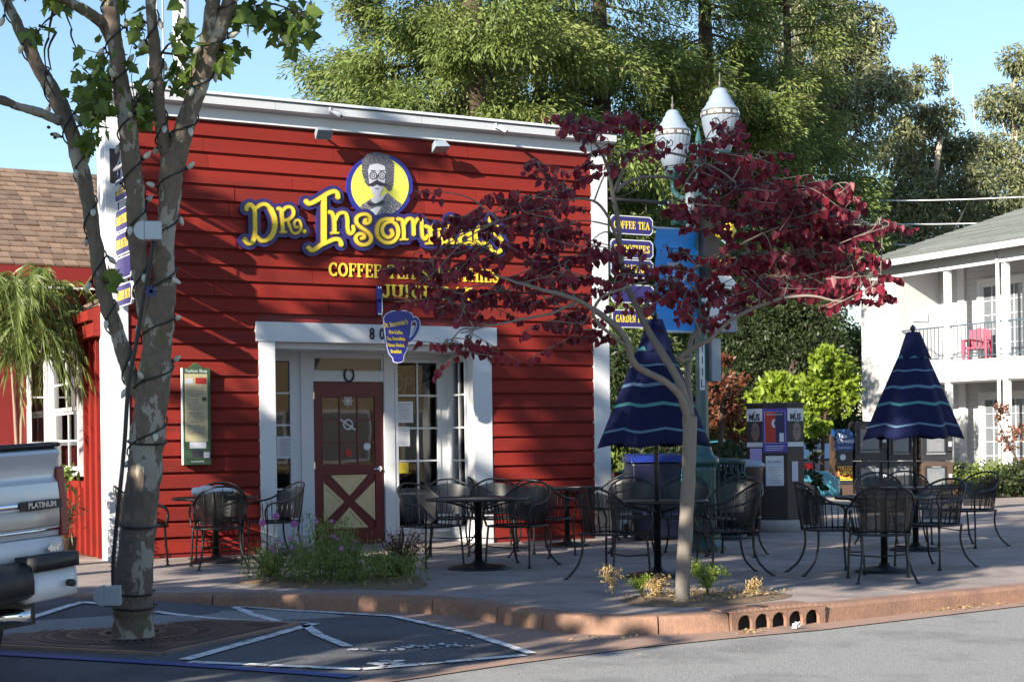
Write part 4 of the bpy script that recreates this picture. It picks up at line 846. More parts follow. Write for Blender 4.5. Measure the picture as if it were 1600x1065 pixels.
flood(504, 207, R_(38), 'grey floodlight left of the portrait sign with its glass showing'); flood(687, 228, R_(62), 'grey floodlight right of the portrait sign tilted down')
def caplamp(u, v, label):
    p = onY(u, v, YF - .30); t = empty('spotlight', p, 0, label, 'spotlight', 'small white spotlights on the cornice')
    k = .68; MB().tube([(-.06 * k, .08 * k, .05 * k), (-.02 * k, .03 * k, .03 * k), (.05 * k, -.04 * k, -.03 * k), (.075 * k, -.065 * k, -.05 * k)], [.02 * k, .035 * k, .04 * k, .036 * k], 10).build('lamp_head', M['paper'], t)
    MB().tube([(-.06 * k, .095, .10), (-.065 * k, .09 * k, .03 * k)], .02, 8).build('mount', M['paper'], t); MB().tube([(.074 * k, -.064 * k, -.049 * k), (.078 * k, -.069 * k, -.053 * k)], .028 * k, 10).build('lens', M['ink'], t)
caplamp(525, 178, 'small white spotlight on the cornice above the left floodlight'); caplamp(784, 202, 'small white spotlight on the cornice near its right end')
# stacked blade signs at both corners
def panel(parent, c, along_x, wd, ht, text, mt):
    """octagonal-cornered plate centred at c; along_x True: lies in an XZ plane facing -Y, else in a YZ plane facing -X"""
    k = .045; P = [(-wd / 2 + k, -ht / 2), (wd / 2 - k, -ht / 2), (wd / 2, -ht / 2 + k), (wd / 2, ht / 2 - k), (wd / 2 - k, ht / 2), (-wd / 2 + k, ht / 2), (-wd / 2, ht / 2 - k), (-wd / 2, -ht / 2 + k)]
    f = (lambda p, h: Vector((c[0] + p[0], c[1] - h, c[2] + p[1]))) if along_x else (lambda p, h: Vector((c[0] - h, c[1] - p[0], c[2] + p[1])))
    s = MB().use(M['paper']); s.prism(P, lambda p: f(p, -.014), lambda p: f(p, .014))
    for sg in (1, -1):
        s.use(mt); Q = [(p[0] * .955, p[1] * .90) for p in P]; Q2 = Q if sg > 0 else Q[::-1]; s.prism(Q2, lambda p: f(p, sg * .0142), lambda p: f(p, sg * .0160))
    root = s.build('sign_panel', None, parent)
    if text:
        h = ht * .40; wx = min(1.2, wd * .84 / slab_width(text, h)); x0 = -slab_width(text, h, wx) / 2
        for sg in (1, -1):
            if sg < 0 and along_x: continue
            slab_text(text, h, lambda x, y, hh: f((x * (1 if sg > 0 or along_x else -1), y - h / 2), sg * (.016 + hh)), .006, M['yellow'], root, 'sign_lettering', .002, x=x0, wx=wx, each=False)
    return root
WORDS = ('COFFEE TEA', 'SMOOTHIES', 'BREAKFAST', None, 'GARDEN PATIO')
t = empty('blade_sign_stack', (0, 0, 0), 0, 'column of blue menu plates hanging right of the cafe corner from a black rod', 'hanging signs', 'hanging menu sign columns')
y_ = YF - .02
MB().tube([(XR - .02, y_, 4.62), (XR + 1.02, y_, 4.62)], .026, 8).build('rod', M['black'], t); MB().lathe([(0, -.05), (.035, -.04), (.05, 0), (.035, .04), (0, .05)], (XR + 1.03, y_, 4.62), 10).build('rod_finial', M['black'], t)
quick('rod_scroll', M['black'], t, lambda b: b.tube([(XR + .05 + .5 * math.sin(k / 14 * 1.57), y_, 4.64 + .32 * (1 - math.cos(k / 14 * 1.57)) ) for k in range(15)] + [(XR + .6, y_, 5.0), (XR + .68, y_, 4.9), (XR + .62, y_, 4.84)], .010, 6))
zc = [onY(985, v, y_).z for v in (352, 389, 420, 459, 498)]
for k, (wd_, z) in enumerate(zip(WORDS, zc)): panel(t, (XR + .40 + (.02 if k == 4 else 0), y_, z), True, .70 if k != 4 else .72, .255 if k != 4 else .245, wd_, M['navy'])
for x in (XR + .15, XR + .65):
    zz = [4.6] + zc
    for k in range(5): MB().tube([(x, y_, zz[k] - (.125 if k else 0)), (x, y_, zz[k + 1] + .125)], .008, 5).build('hanger', M['black'], t)
rebase(t, (XR, YF, 3.0))
t = empty('blade_sign_stack', (0, 0, 0), 0, 'column of blue menu plates seen edge on at the left white corner board', 'hanging signs', 'hanging menu sign columns')
x_ = onY(178, 300, YF).x; yc_ = YF - .45
zc = [onY(190, v, YF - .3).z for v in (298, 345, 382, 420, 462)]
MB().tube([(x_, YF - .03, zc[0] + .27), (x_, YF - .92, zc[0] + .27)], .026, 8).build('rod', M['galv'], t); boxo('wall_plate', M['black'], t, x_ - .06, x_ + .06, YF - .07, YF - .046, zc[0] + .12, zc[0] + .52)
quick('rod_scroll', M['galv'], t, lambda b: b.tube([(x_, YF - .08 - .3 * math.sin(k / 10 * 1.57), zc[0] + .3 + .2 * (1 - math.cos(k / 10 * 1.57))) for k in range(11)], .010, 6))
for k, (wd_, z) in enumerate(zip(WORDS, zc)): panel(t, (x_, yc_, z), False, .70, .255, wd_, M['navy'])
for dy in (-.25, .25):
    zz = [zc[0] + .27] + zc
    for k in range(5): MB().tube([(x_, yc_ + dy, zz[k] - (.125 if k else 0)), (x_, yc_ + dy, zz[k + 1] + .125)], .008, 5).build('hanger', M['navy'], t)
rebase(t, (x_, YF, 3.0))
# ================================================================== REAR WING WITH BROWN SHINGLE ROOF
YN = 21.34; ye_, ze_ = 20.95, 3.73; PIT = math.atan(.47); ridge_y = 25.3
wing = empty('rear_house', (0, 0, 0), 0, 'dark red house with brown shingle roof behind the palm at left', 'house')
boxo('wall', M['darkred'], wing, -6, XL + .02, YN, YN + .2, 0, 3.85); boxo('wall', M['darkred'], wing, XL - .18, XL + .02, YN + .2, 30, 0, 3.85) ; boxo('wall', M['darkred'], wing, XL + .03, 9.5, YN + .02, YN + .2, 2.3, 3.85)
for x in np.arange(1.2, 4.3, .3): boxo('batten', M['darkred'], wing, x - .02, x + .02, YN - .025, YN, 0, 3.8)
zr = lambda y: ze_ + math.tan(PIT) * (y - ye_)
q = MB(); q.add([(x, y, z) for x in (-6, 9.5) for y, z in ((ye_, ze_ - .02), (ridge_y, zr(ridge_y) - .02), (30, zr(ridge_y) - 2.3), (30, zr(ridge_y) - 2.5), (ridge_y, zr(ridge_y) - .2), (ye_, ze_ - .2))], [(0, 1, 2, 3, 4, 5), (11, 10, 9, 8, 7, 6)] + [(i, 6 + i, 6 + (i + 1) % 6, (i + 1) % 6) for i in range(6)]); roof = q.build('roof', M['shinglebrown'], wing)
boxo('fascia', M['darkred'], wing, -6, 9.5, ye_ - .03, ye_ - .003, ze_ - .26, ze_ - .01); quick('gutter', M['white'], wing, lambda b: b.bar(-6, 9.5, ye_ - .05, ye_ - .031, ze_ - .30, ze_ - .275))
# shingles: one mesh each of three widths, courses stepping up the slope
sl = Vector((0, math.cos(PIT), math.sin(PIT))); nn = Vector((0, -math.sin(PIT), math.cos(PIT)))
def shingle_mesh(wd):
    b = MB(); ex = .25
    vs = [Vector((x, 0, 0)) + sl * a + nn * h for x in (-wd / 2, wd / 2) for a, h in ((0, .004), (0, .030), (ex + .03, .012), (ex + .03, -.012))]
    b.add(vs, [(0, 1, 2, 3), (7, 6, 5, 4), (0, 4, 5, 1), (1, 5, 6, 2), (2, 6, 7, 3), (3, 7, 4, 0)]); o = b.build('shingle', M['shinglebrown']); me = o.data; bpy.data.objects.remove(o); return me
SHM = [shingle_mesh(x) for x in (.13, .165, .20)]; SHW = (.13, .165, .20); random.seed(5); cnt = 0; rest = MB()
for r in range(int((ridge_y - ye_) / math.cos(PIT) / .245)):
    x = 3.1 + random.random() * .2 - r * .0
    while x < 5.9:
        k = random.randrange(3); wd = SHW[k]; p = Vector((x + wd / 2, ye_ - .02, ze_ - .012)) + sl * (.245 * r) + nn * random.uniform(0, .012)
        if cnt < 300 and 3.4 < x < 5.7: o = new_obj('shingle', SHM[k], wing); o.location = p; cnt += 1
        else:
            rest.add([p + v.co for v in SHM[k].vertices], [tuple(f.vertices) for f in SHM[k].polygons])
        x += wd + .010
    if r % 1 == 0:
        for x in np.arange(-5.8, 3.0, .215): rest.add([Vector((x + .15, ye_ - .02, ze_ - .012)) + sl * (.245 * r) + v.co for v in SHM[2].vertices], [tuple(f.vertices) for f in SHM[2].polygons])
tag(rest.build('roof_shingles', M['shinglebrown'], wing), kind='stuff')
wn = grid_window('window', 4.06, 4.325, 1.35, 2.65, 1, 2, YN - .06, parent=wing, m=.05)
rebase(wing, (3, YN, 0))
# ================================================================== WHITE MOTEL
MX = 30.3; mot = empty('motel_building', (0, 0, 0), 0, 'white two storey motel with balcony and grey hip roof', 'motel')
MY1, MY0 = 34.8, 14.0; ZG = .25; ZE = 6.25; RC = 1.5      # far end, near end, ground, eave, recess depth
ye1 = 33.25                                             # recess begins here
zd0, zd1 = 2.80, 3.36                                   # deck fascia
boxo('end_wall', M['motelwall'], mot, MX, MX + .2, ye1, MY1, ZG - .4, ZE); boxo('far_wall', M['motelwall'], mot, MX, MX + 9, MY1 - .2, MY1 + .0, ZG - .4, ZE)
boxo('corner_board', M['motelwhite'], mot, MX - .03, MX, MY1 - .22, MY1 + .03, ZG - .4, ZE - .3); boxo('corner_board', M['motelwhite'], mot, MX - .03, MX, ye1 - .0, ye1 + .2, ZG - .4, ZE - .3)
boxo('side_wall', M['motelwall'], mot, MX + .21, MX + RC, ye1, ye1 + .15, ZG - .4, ZE); boxo('frieze', M['motelwhite'], mot, MX - .06, MX + .02, MY0, MY1 + .04, ZE - .42, ZE - .02)
boxo('near_wall', M['motelwall'], mot, MX, MX + 9, MY0 - .2, MY0, ZG - .4, ZE)
# recessed wall, in clapboards
for z in np.arange(ZG - .3, ZE - .05, .17):
    b = MB(); x = MX + RC; b.add([(x - .022, y, z) if k == 0 else (x - .004, y, z + .168) if k == 1 else (x + .1, y, z + .168) if k == 2 else (x + .1, y, z) for y in (MY0, ye1) for k in range(4)], [(0, 1, 2, 3), (7, 6, 5, 4), (0, 4, 5, 1), (1, 5, 6, 2), (2, 6, 7, 3), (3, 7, 4, 0)]); b.build('wall_board', M['motelwall'], mot)
boxo('deck', M['motelwhite'], mot, MX - .02, MX + RC - .025, MY0, ye1 - .002, zd0, zd1); boxo('porch_floor', M['conc'], mot, MX - .05, MX + RC - .025, MY0, ye1 - .003, ZG - .4, ZG + .02)
boxo('balcony_soffit', M['motelwhite'], mot, MX + .03, MX + RC - .03, MY0, ye1 - .003, ZE - .2, ZE - .04)
def ym(u, v=560): return onX(u, v, MX).y
posts = [ym(1479), ym(1570)]; py = posts[1]
while py > MY0 + 3: py -= 2.4; posts.append(py)
for k, y in enumerate(posts):
    boxo('post', M['motelwhite'], mot, MX + .0, MX + .15, y - .075, y + .075, zd1, ZE - .42); boxo('post', M['motelwhite'], mot, MX + .0, MX + .15, y - .075, y + .075, ZG, zd0)
quick('downspout', M['motelwhite'], mot, lambda b: b.tube([(MX - .06, ym(1563), ZG), (MX - .06, ym(1563), ZE - .1)], .05, 8))
# railing: rails and single balusters
ys = [ye1 - .02] + posts
for k in range(min(4, len(ys) - 1)):
    a, c = ys[k + 1] + .08, ys[k] - (.08 if k else 0); boxo('railing_rail', M['railing'], mot, MX + .05, MX + .08, a, c, zd1 + .93, zd1 + .97); boxo('railing_rail', M['railing'], mot, MX + .05, MX + .08, a, c, zd1 + .08, zd1 + .11)
    n = int((c - a) / .135)
    for i in range(1, n): y = a + (c - a) * i / n; boxo('baluster', M['railing'], mot, MX + .056, MX + .074, y - .008, y + .008, zd1 + .112, zd1 + .928)
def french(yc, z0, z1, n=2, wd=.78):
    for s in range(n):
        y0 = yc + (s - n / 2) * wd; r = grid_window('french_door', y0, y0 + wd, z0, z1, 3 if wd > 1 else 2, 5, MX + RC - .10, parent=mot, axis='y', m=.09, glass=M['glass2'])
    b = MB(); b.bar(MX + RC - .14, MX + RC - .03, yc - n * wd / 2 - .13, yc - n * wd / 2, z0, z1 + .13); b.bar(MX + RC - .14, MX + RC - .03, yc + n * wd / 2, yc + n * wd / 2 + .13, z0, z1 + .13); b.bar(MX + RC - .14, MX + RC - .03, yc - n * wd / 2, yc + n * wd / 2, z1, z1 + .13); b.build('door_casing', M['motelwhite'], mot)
yr = lambda u: onX(u, 500, MX + RC).y
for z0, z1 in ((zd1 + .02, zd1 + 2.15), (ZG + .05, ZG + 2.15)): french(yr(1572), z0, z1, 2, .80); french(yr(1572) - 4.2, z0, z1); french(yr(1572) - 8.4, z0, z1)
for y in (yr(1505), yr(1505) - 4.2):
    for a, c in ((zd1, ZE - .21), (ZG, zd0)): boxo('pilaster', M['motelwhite'], mot, MX + RC - .09, MX + RC - .026, y - .12, y + .12, a, c)
# hip roof in shingle courses
def hip():
    o = .45; x0, x1, y0, y1 = MX - o, MX + 9 + o, MY0 - o, MY1 + o; zb = ZE - .0; rise = 2.05; hw = (x1 - x0) / 2; xm = (x0 + x1) / 2; n = 26; b = MB()
    for i in range(n):
        t0, t1 = i / n, (i + 1) / n; z0, z1 = zb + rise * t0 + .02, zb + rise * t1; q0, q1 = hw * t0, hw * t1
        A_ = [(x0 + q0, y0 + q0), (x1 - q0, y0 + q0), (x1 - q0, y1 - q0), (x0 + q0, y1 - q0)]; B_ = [(x0 + q1, y0 + q1), (x1 - q1, y0 + q1), (x1 - q1, y1 - q1), (x0 + q1, y1 - q1)]
        for k in range(4):
            m = 12
            for j in range(m):
                p = lambda P, t: (P[k][0] + (P[(k + 1) % 4][0] - P[k][0]) * t, P[k][1] + (P[(k + 1) % 4][1] - P[k][1]) * t)
                a, c, d, e = p(A_, j / m), p(A_, (j + 1) / m), p(B_, (j + 1) / m), p(B_, j / m)
                b.flat([(*a, z0), (*c, z0), (*d, z1), (*e, z1)]); b.flat([(*a, z0 - .02), (*c, z0 - .02), (*c, z0), (*a, z0)])
    b.build('roof', M['shingle'], mot); g = MB()
    g.bar(x0 - .06, x0 + .02, y0, y1, zb - .13, zb + .03); g.bar(x0 + .02, x1, y1 - .02, y1 + .06, zb - .13, zb + .03); g.build('roof_gutter', M['motelwhite'], mot)
hip()
s_ = onX(1450, 490, MX); sg = empty('motel_sign', (MX + .75, ye1 - .001, 4.72), 0, 'small white name board on the balcony end wall of the motel', 'sign')
quick('sign_board', M['paper'], sg, lambda b: b.bar(-.28, .28, -.03, 0, -.12, .12)); text_obj('sign_text', 'A SUITE', .12, M['grey'], sg, (0, -.032, 0), sx=.9)
rebase(mot, (MX, MY1, ZG))
# pink chair on the balcony
pcx = empty('balcony_chair', (MX + .7, ym(1497), zd1 + .002), R_(-60), 'bright pink plastic chair on the motel balcony', 'chair')
for k in range(5): boxo('back_slat', M['pinkchair'], pcx, -.30 + k * .122, -.19 + k * .122, .25 + .02 * abs(k - 2), .29 + .02 * abs(k - 2), .30, .92 - .03 * abs(k - 2))
boxo('seat', M['pinkchair'], pcx, -.28, .28, -.28, .24, .32, .37)
for sx in (-.3, .3): boxo('arm', M['pinkchair'], pcx, sx - .05, sx + .05, -.32, .28, .54, .58); boxo('leg', M['pinkchair'], pcx, sx - .03, sx + .03, -.3, -.24, 0, .54); boxo('leg', M['pinkchair'], pcx, sx - .03, sx + .03, .2, .26, 0, .54)
# fence and bits between the kiosk drive and the motel
fe = empty('board_fence', (24.5, 40, 0), 0, 'pale board fence behind the lime green tree beside the motel', 'fence')
for k in range(22): boxo('fence_board', M['motelwall'], fe, k * .25, k * .25 + .235, -.02, .02, -.15, 2.7 + .02 * (k % 3))
for z in (.5, 2.2): boxo('fence_rail', M['motelwall'], fe, 0, 5.5, .02, .08, z, z + .1)
# white pole with aerials behind the cafe
po = PX(284, 135, 30); pole = empty('radio_mast', (po.x, po.y, 0), 0, 'white pole with aerials standing behind the left end of the cafe roof', 'mast')
MB().tube([(0, 0, 0), (0, 0, 14)], .16, 12).build('pole', M['paper'], pole)
for z, s in ((8.8, 1), (8.6, -1)):
    MB().tube([(0, 0, z), (s * .5, -.1, z)], .03, 6).build('bracket', M['galv'], pole); MB().lathe([(0, -.2), (.12, -.2), (.15, 0), (.12, .2), (0, .2)], (s * .55, -.1, z), 12).build('dish', M['galv'], pole); MB().tube([(s * .5, -.1, z - .1), (s * .5, -.1, z + 1.4)], .02, 6).build('aerial', M['galv'], pole)
for k in range(6): MB().tube([(-.35, 0, 6 + k), (0, 0, 6.1 + k)], .02, 5).build('rung', M['galv'], pole)
MB().tube([(-.35, 0, 5.6), (-.35, 0, 12)], .02, 5).build('cable_run', M['galv'], pole)
# overhead wires by the motel
for k, (v0, v1) in enumerate(((312, 302), (347, 342), (378, 376))):
    a, c = PX(1240, v0, 52), PX(1700, v1, 50); lab = ('uppermost', 'middle', 'lowest')[k]
    tag(MB().tube([a.lerp(c, t / 8) - Vector((0, 0, .12 * math.sin(math.pi * t / 8))) for t in range(9)], .022, 5).build('power_line', M['paper']), '%s of three pale wires crossing in front of the eucalyptus trees' % lab, 'wire')
# ================================================================== ACROSS THE STREET (behind the camera; seen in the panes and shading the street)
def shop(name, x0, x1, y0, y1, h, mt, label):
    r = empty(name, ((x0 + x1) / 2, y1, 0), 0, label, 'building'); w_ = x1 - x0
    boxo('wall', mt, r, -w_ / 2, w_ / 2, y0 - y1, 0, -.2, h); boxo('parapet', M['white'], r, -w_ / 2 - .1, w_ / 2 + .1, -.3, .12, h, h + .3)
    n = max(2, int(w_ / 3))
    for i in range(n): x = -w_ / 2 + (i + .5) * w_ / n; f = boxo('window', M['white'], r, x - 1, x + 1, .001, .05, .7, 2.5); boxo('pane', M['glass2'], f, x - .9, x + .9, .051, .06, .8, 2.4)
    return r
shop('opposite_shop', 12, 28, -20, -12, 5.0, M['stucco'], 'tan stucco shop across the street behind the viewer').rotation_euler = (0, 0, R_(48)); shop('opposite_shop', 30, 40, -14, -6, 4.2, M['motelwall'], 'pale shop across the street behind the viewer to the right').rotation_euler = (0, 0, R_(50)); shop('opposite_shop', -13, 0, -22, -13, 5.6, M['binbrown'], 'brown shop across the street behind the viewer to the left')
# ================================================================== FOLIAGE
def leaf_mass(name, C, D, N, ln, wd, mt, parent=None, kind=None, fold=.0, droop=0.0):
    """diamond leaves: centres C, axis D, normal N (n,3 arrays)"""
    n = len(C); D = D / (np.linalg.norm(D, axis=1, keepdims=True) + 1e-9); Sd = np.cross(D, N); Sd /= np.linalg.norm(Sd, axis=1, keepdims=True) + 1e-9
    ln = np.broadcast_to(np.asarray(ln, float).reshape(-1, 1), (n, 1)); wd = np.broadcast_to(np.asarray(wd, float).reshape(-1, 1), (n, 1))
    V = np.empty((n, 4, 3)); Nn = np.cross(Sd, D)
    V[:, 0] = C - D * ln * .5; V[:, 1] = C + Sd * wd * .5 + D * ln * .08 + Nn * ln * fold; V[:, 2] = C + D * ln * .5; V[:, 3] = C - Sd * wd * .5 + D * ln * .08 + Nn * ln * fold
    if droop: V[:, 2, 2] -= (ln * droop)[:, 0]
    me = bpy.data.meshes.new(name); me.vertices.add(n * 4); me.loops.add(n * 4); me.polygons.add(n)
    me.vertices.foreach_set('co', V.reshape(-1)); me.loops.foreach_set('vertex_index', np.arange(n * 4, dtype=np.int32)); me.polygons.foreach_set('loop_start', np.arange(0, n * 4, 4, dtype=np.int32))
    me.materials.append(mt); me.update(calc_edges=True); o = new_obj(name, me, parent)
    return tag(o, kind=kind) if kind else o
def unit(n): v = RNG.normal(size=(n, 3)); return v / np.linalg.norm(v, axis=1, keepdims=True)
def limb_tube(b, pts, r0, r1, n=7): b.tube(pts, [r0 + (r1 - r0) * i / (len(pts) - 1) for i in range(len(pts))], n)
# ---- coast redwoods behind the cafe
def redwood(base, height, rad, h0, nlimb, label, dens=1.0, trunk=.55, lim=13.0):
    t = empty('redwood_tree', base, 0, label, 'tree', 'tall conifers behind the cafe')
    b = MB(); limb_tube(b, [(0, 0, -.3), (.1, 0, height * .4), (0, .1, height)], trunk, .08, 12); b.build('trunk', M['bark3'], t)
    CC, DD = [], []; lb = MB(); toc = Vector((-base[0], -base[1], 0)).normalized()
    for i in range(nlimb):
        h = h0 + (height - h0) * (i / nlimb) ** 1.15; az = random.random() * 6.283; f = 1 - (h - h0) / (height - h0); od = Vector((math.cos(az), math.sin(az), 0))
        L = rad * (.35 + .65 * f ** .6) * random.uniform(.62, 1.12); up = random.uniform(-.28, .42); pts = []
        for k in range(9):
            s = k / 8; pts.append(od * (L * s) + Vector((0, 0, h + L * (up * s - .22 * s * s + .05 * s ** 4))))
        limb_tube(lb, pts, .035 + .03 * f, .012, 5)
        face = od.dot(toc); q_ = dens * (1.0 if face > -.25 else .4) * (1 if h < lim else .35)
        for j in range(int(24 * q_ * L / rad) + 5):
            s = random.uniform(.18, 1.0) ** .7; k = min(7, int(s * 8)); p = pts[k].lerp(pts[k + 1], s * 8 - k); wd = L * .30 * (1.15 - .75 * s)
            c = np.array(p + Vector((-od.y, od.x, 0)) * random.gauss(0, wd * .6) + Vector((0, 0, random.gauss(0, .28)))); rt = random.uniform(.30, .72); m = int(q_ ** .5 * (48 + 265 * rt * rt))
            u = unit(m); cc = c + u * (rt * RNG.random((m, 1)) ** .45) * np.array([1, 1, .72]); CC.append(cc)
            DD.append(u * .75 + np.array(od) * .55 + np.array([0, 0, -.42]) + RNG.normal(0, .28, (m, 3)))
    lb.build('limbs', M['bark3'], t)['kind'] = 'stuff'
    C = np.concatenate(CC); D = np.concatenate(DD); n = len(C); N = unit(n) * .8 + np.array([-.3, -.3, .8])
    leaf_mass('crown', C, D, N, RNG.uniform(.10, .23, n), RNG.uniform(.032, .06, n), M['conifer'], t, fold=.02, droop=.12)
    return n
g_ = lambda u, d: (lambda p: (p.x, p.y, 0))(PX(u, 700, d))
NR = 0
NR += redwood(g_(745, 37), 19, 5.2, 2.2, 125, 'broad redwood rising behind the cafe portrait sign', .95)
NR += redwood(g_(600, 40), 12.6, 3.4, 3.5, 46, 'smaller redwood with thin outer sprays at the left behind the cafe roof', .7, .35)
NR += redwood(g_(945, 43), 19, 5.0, .8, 125, 'bright redwood behind the right corner of the cafe', .95)
NR += redwood(g_(850, 47), 20, 5.0, 2.0, 90, 'redwood behind the others filling the middle of the grove', .9)
NR += redwood(g_(1110, 46), 20, 4.1, .5, 130, 'dark redwood behind the twin lamp globes', .95)
NR += redwood(g_(1240, 50), 17, 3.9, .5, 110, 'redwood standing just beyond the far end of the motel', .9, .4)
# ---- leafy clump trees (eucalyptus, lime coloured street trees, shrubs)
def clump_tree(name, base, blobs, mt, label, cat_, n_per, ln, wd, trunk_mt=None, tr=.2, group=None, shell=.55, limbs=True, hang=0.0, lean=(0, 0)):
    t = empty(name, base, 0, label, cat_, group); CC, DD = [], []; B = Vector(base)
    b = MB(); top = max(blobs, key=lambda q: q[0].z)[0] - B
    if trunk_mt:
        tp = [Vector((0, 0, -.2)), Vector((lean[0], lean[1], top.z * .35)), Vector((top.x * .5, top.y * .5, top.z * .65)), Vector((top.x, top.y, top.z * .95))]; tp = cat(tp, 4); limb_tube(b, tp, tr, tr * .25, 9); b.build('trunk', trunk_mt, t)
        if limbs:
            b = MB()
            for c, r in blobs:
                q = c - B; s = min(tp, key=lambda w_: (w_ - Vector((q.x * .2, q.y * .2, q.z * .6))).length); mid = s.lerp(q, .5) + Vector((random.uniform(-.3, .3) * r, random.uniform(-.3, .3) * r, .1 * r)); limb_tube(b, cat([s, mid, q], 3), tr * .17, tr * .05, 6)
            b.build('limbs', trunk_mt, t)['kind'] = 'stuff'
    for c, r in blobs:
        n = int(n_per * r * r); u = unit(n); rr = r * (shell + (1 - shell) * RNG.random(n) ** .5) * RNG.choice([1, 1, 1, .6], n)
        sub = unit(max(4, int(n / 45))); near = sub[RNG.integers(0, len(sub), n)]; u = u * .45 + near * .8; u /= np.linalg.norm(u, axis=1, keepdims=True)   # tufts, with gaps between them
        cc = np.array(c - B) + u * rr[:, None] * np.array([1, 1, .85]); CC.append(cc); DD.append(u * .6 + unit(n) * .7 + np.array([0, 0, -hang]))
    C = np.concatenate(CC); n = len(C); leaf_mass('crown', C, np.concatenate(DD), unit(n) + np.array([-.3, -.2, .6]), RNG.uniform(.7, 1.3, n) * ln, RNG.uniform(.7, 1.3, n) * wd, mt, t, fold=.04)
    return t
def px_blobs(lst, d, jit=1.0):
    return [(PX(u, v, d + random.uniform(-jit, jit)), r / FPX * d) for u, v, r in lst]
EG = 'eucalyptus trees on the right'
clump_tree('eucalyptus_tree', g_(1255, 58), px_blobs([(1215, 30, 60), (1290, 25, 55), (1345, 50, 55), (1265, 90, 55), (1330, 105, 60), (1290, 160, 60), (1370, 150, 55), (1425, 130, 35), (1240, 200, 60), (1320, 215, 60), (1310, -40, 50), (1250, -50, 60)], 58, 2.5), M['euleaf'], 'tallest eucalyptus with airy tufts and forked pale limbs behind the redwoods', 'tree', 1250, .26, .075, M['eubark'], .38, EG, hang=.5, shell=.35)
clump_tree('eucalyptus_tree', g_(1420, 62), px_blobs([(1470, 185, 38), (1425, 195, 40), (1505, 235, 40), (1400, 240, 50), (1455, 250, 55), (1525, 290, 45), (1430, 310, 60), (1490, 320, 55), (1385, 330, 55), (1440, 380, 60), (1505, 380, 60), (1380, 400, 60)], 62, 2.5), M['euleaf'], 'bushy eucalyptus filling the gap above the motel roof hip', 'tree', 1250, .26, .075, M['eubark'], .38, EG, hang=.5, shell=.35)
clump_tree('eucalyptus_tree', g_(1590, 66), px_blobs([(1585, 95, 32), (1620, 120, 40), (1560, 165, 42), (1610, 180, 50), (1545, 235, 40), (1595, 250, 55), (1570, 310, 55), (1630, 300, 55), (1545, 340, 40)], 66, 2.5), M['euleaf'], 'slender eucalyptus at the right edge of the picture', 'tree', 1250, .26, .075, M['eubark'], .34, EG, hang=.5, shell=.35)
tz = empty('bare_snag', g_(1470, 64), 0, 'thin bare snag poking above the bushy eucalyptus', 'tree', EG)
for u, v0 in ((1466, 95), (1487, 115), (1520, 150)):
    p = PX(u, v0, 64) - Vector(g_(1470, 64)); q = PX(u + 8, 260, 64) - Vector(g_(1470, 64)); limb_tube(bx := MB(), [q * .2 + Vector((0, 0, 0)), q, p], .08, .012, 5); bx.build('stem', M['eubark'], tz)
C = np.array([PX(1468 + random.gauss(0, 7), random.uniform(88, 150), 64) - Vector(g_(1470, 64)) for _ in range(260)]); leaf_mass('crown', C, unit(260), unit(260), .3, .08, M['euleaf'], tz)
# background greenery under the trees
clump_tree('dark_shrub', g_(1210, 36), px_blobs([(1130, 520, 60), (1190, 500, 70), (1260, 480, 60), (1282, 450, 48), (1150, 590, 55), (1230, 560, 65), (1280, 540, 50), (1296, 600, 40)], 37, 1.2), M['shrub'], 'mass of dark evergreen shrub under the redwoods beside the motel', 'shrub', 3200, .13, .045, M['bark3'], .2, shell=.4, limbs=False)
clump_tree('dark_shrub', g_(1010, 30), px_blobs([(965, 610, 55), (1010, 640, 60), (985, 560, 50), (1050, 580, 60), (1090, 630, 55), (1030, 690, 50)], 30, .8), M['shrub'], 'dark evergreen shrub behind the left closed parasol', 'shrub', 2600, .13, .045, M['bark3'], .15, shell=.4, limbs=False)
clump_tree('russet_shrub', g_(1125, 27), px_blobs([(1120, 605, 30), (1140, 640, 35), (1110, 660, 34), (1150, 600, 25), (1130, 570, 22), (1155, 675, 28)], 27, .5), M['russet'], 'russet leaved shrub just right of the green lamp post', 'shrub', 2200, .14, .05, M['bark3'], .08, shell=.3, limbs=False)
clump_tree('lime_tree', g_(1215, 29), px_blobs([(1185, 635, 38), (1215, 612, 38), (1245, 640, 36), (1190, 600, 28), (1230, 665, 32), (1168, 662, 28)], 29, .5), M['lime'], 'lime green young tree behind the poster kiosk', 'tree', 2600, .14, .075, M['bark3'], .06, 'lime green young trees', shell=.3)
clump_tree('lime_tree', g_(1285, 31.5), px_blobs([(1268, 612, 42), (1305, 590, 40), (1318, 610, 30), (1295, 565, 32), (1275, 655, 32), (1318, 578, 26), (1250, 645, 32), (1312, 628, 30)], 31.5, .4), M['lime'], 'lime green young tree between the kiosk and the newspaper racks', 'tree', 2600, .14, .075, M['bark3'], .06, 'lime green young trees', shell=.3)
clump_tree('hedge_shrub', g_(1155, 25), px_blobs([(1130, 705, 24), (1160, 712, 24), (1190, 715, 20), (1150, 730, 22)], 25, .4), M['shrub'], 'low dark hedge behind the green bins', 'shrub', 3000, .10, .05, shell=.3)
clump_tree('creeping_shrub', g_(1275, 24), px_blobs([(1268, 690, 15), (1275, 715, 15), (1270, 740, 16), (1280, 760, 14), (1262, 770, 14)], 24, .25), M['shrub'], 'loose dark climbing shrub beside the right edge of the kiosk', 'shrub', 3400, .11, .06, M['bark3'], .03, shell=.2)
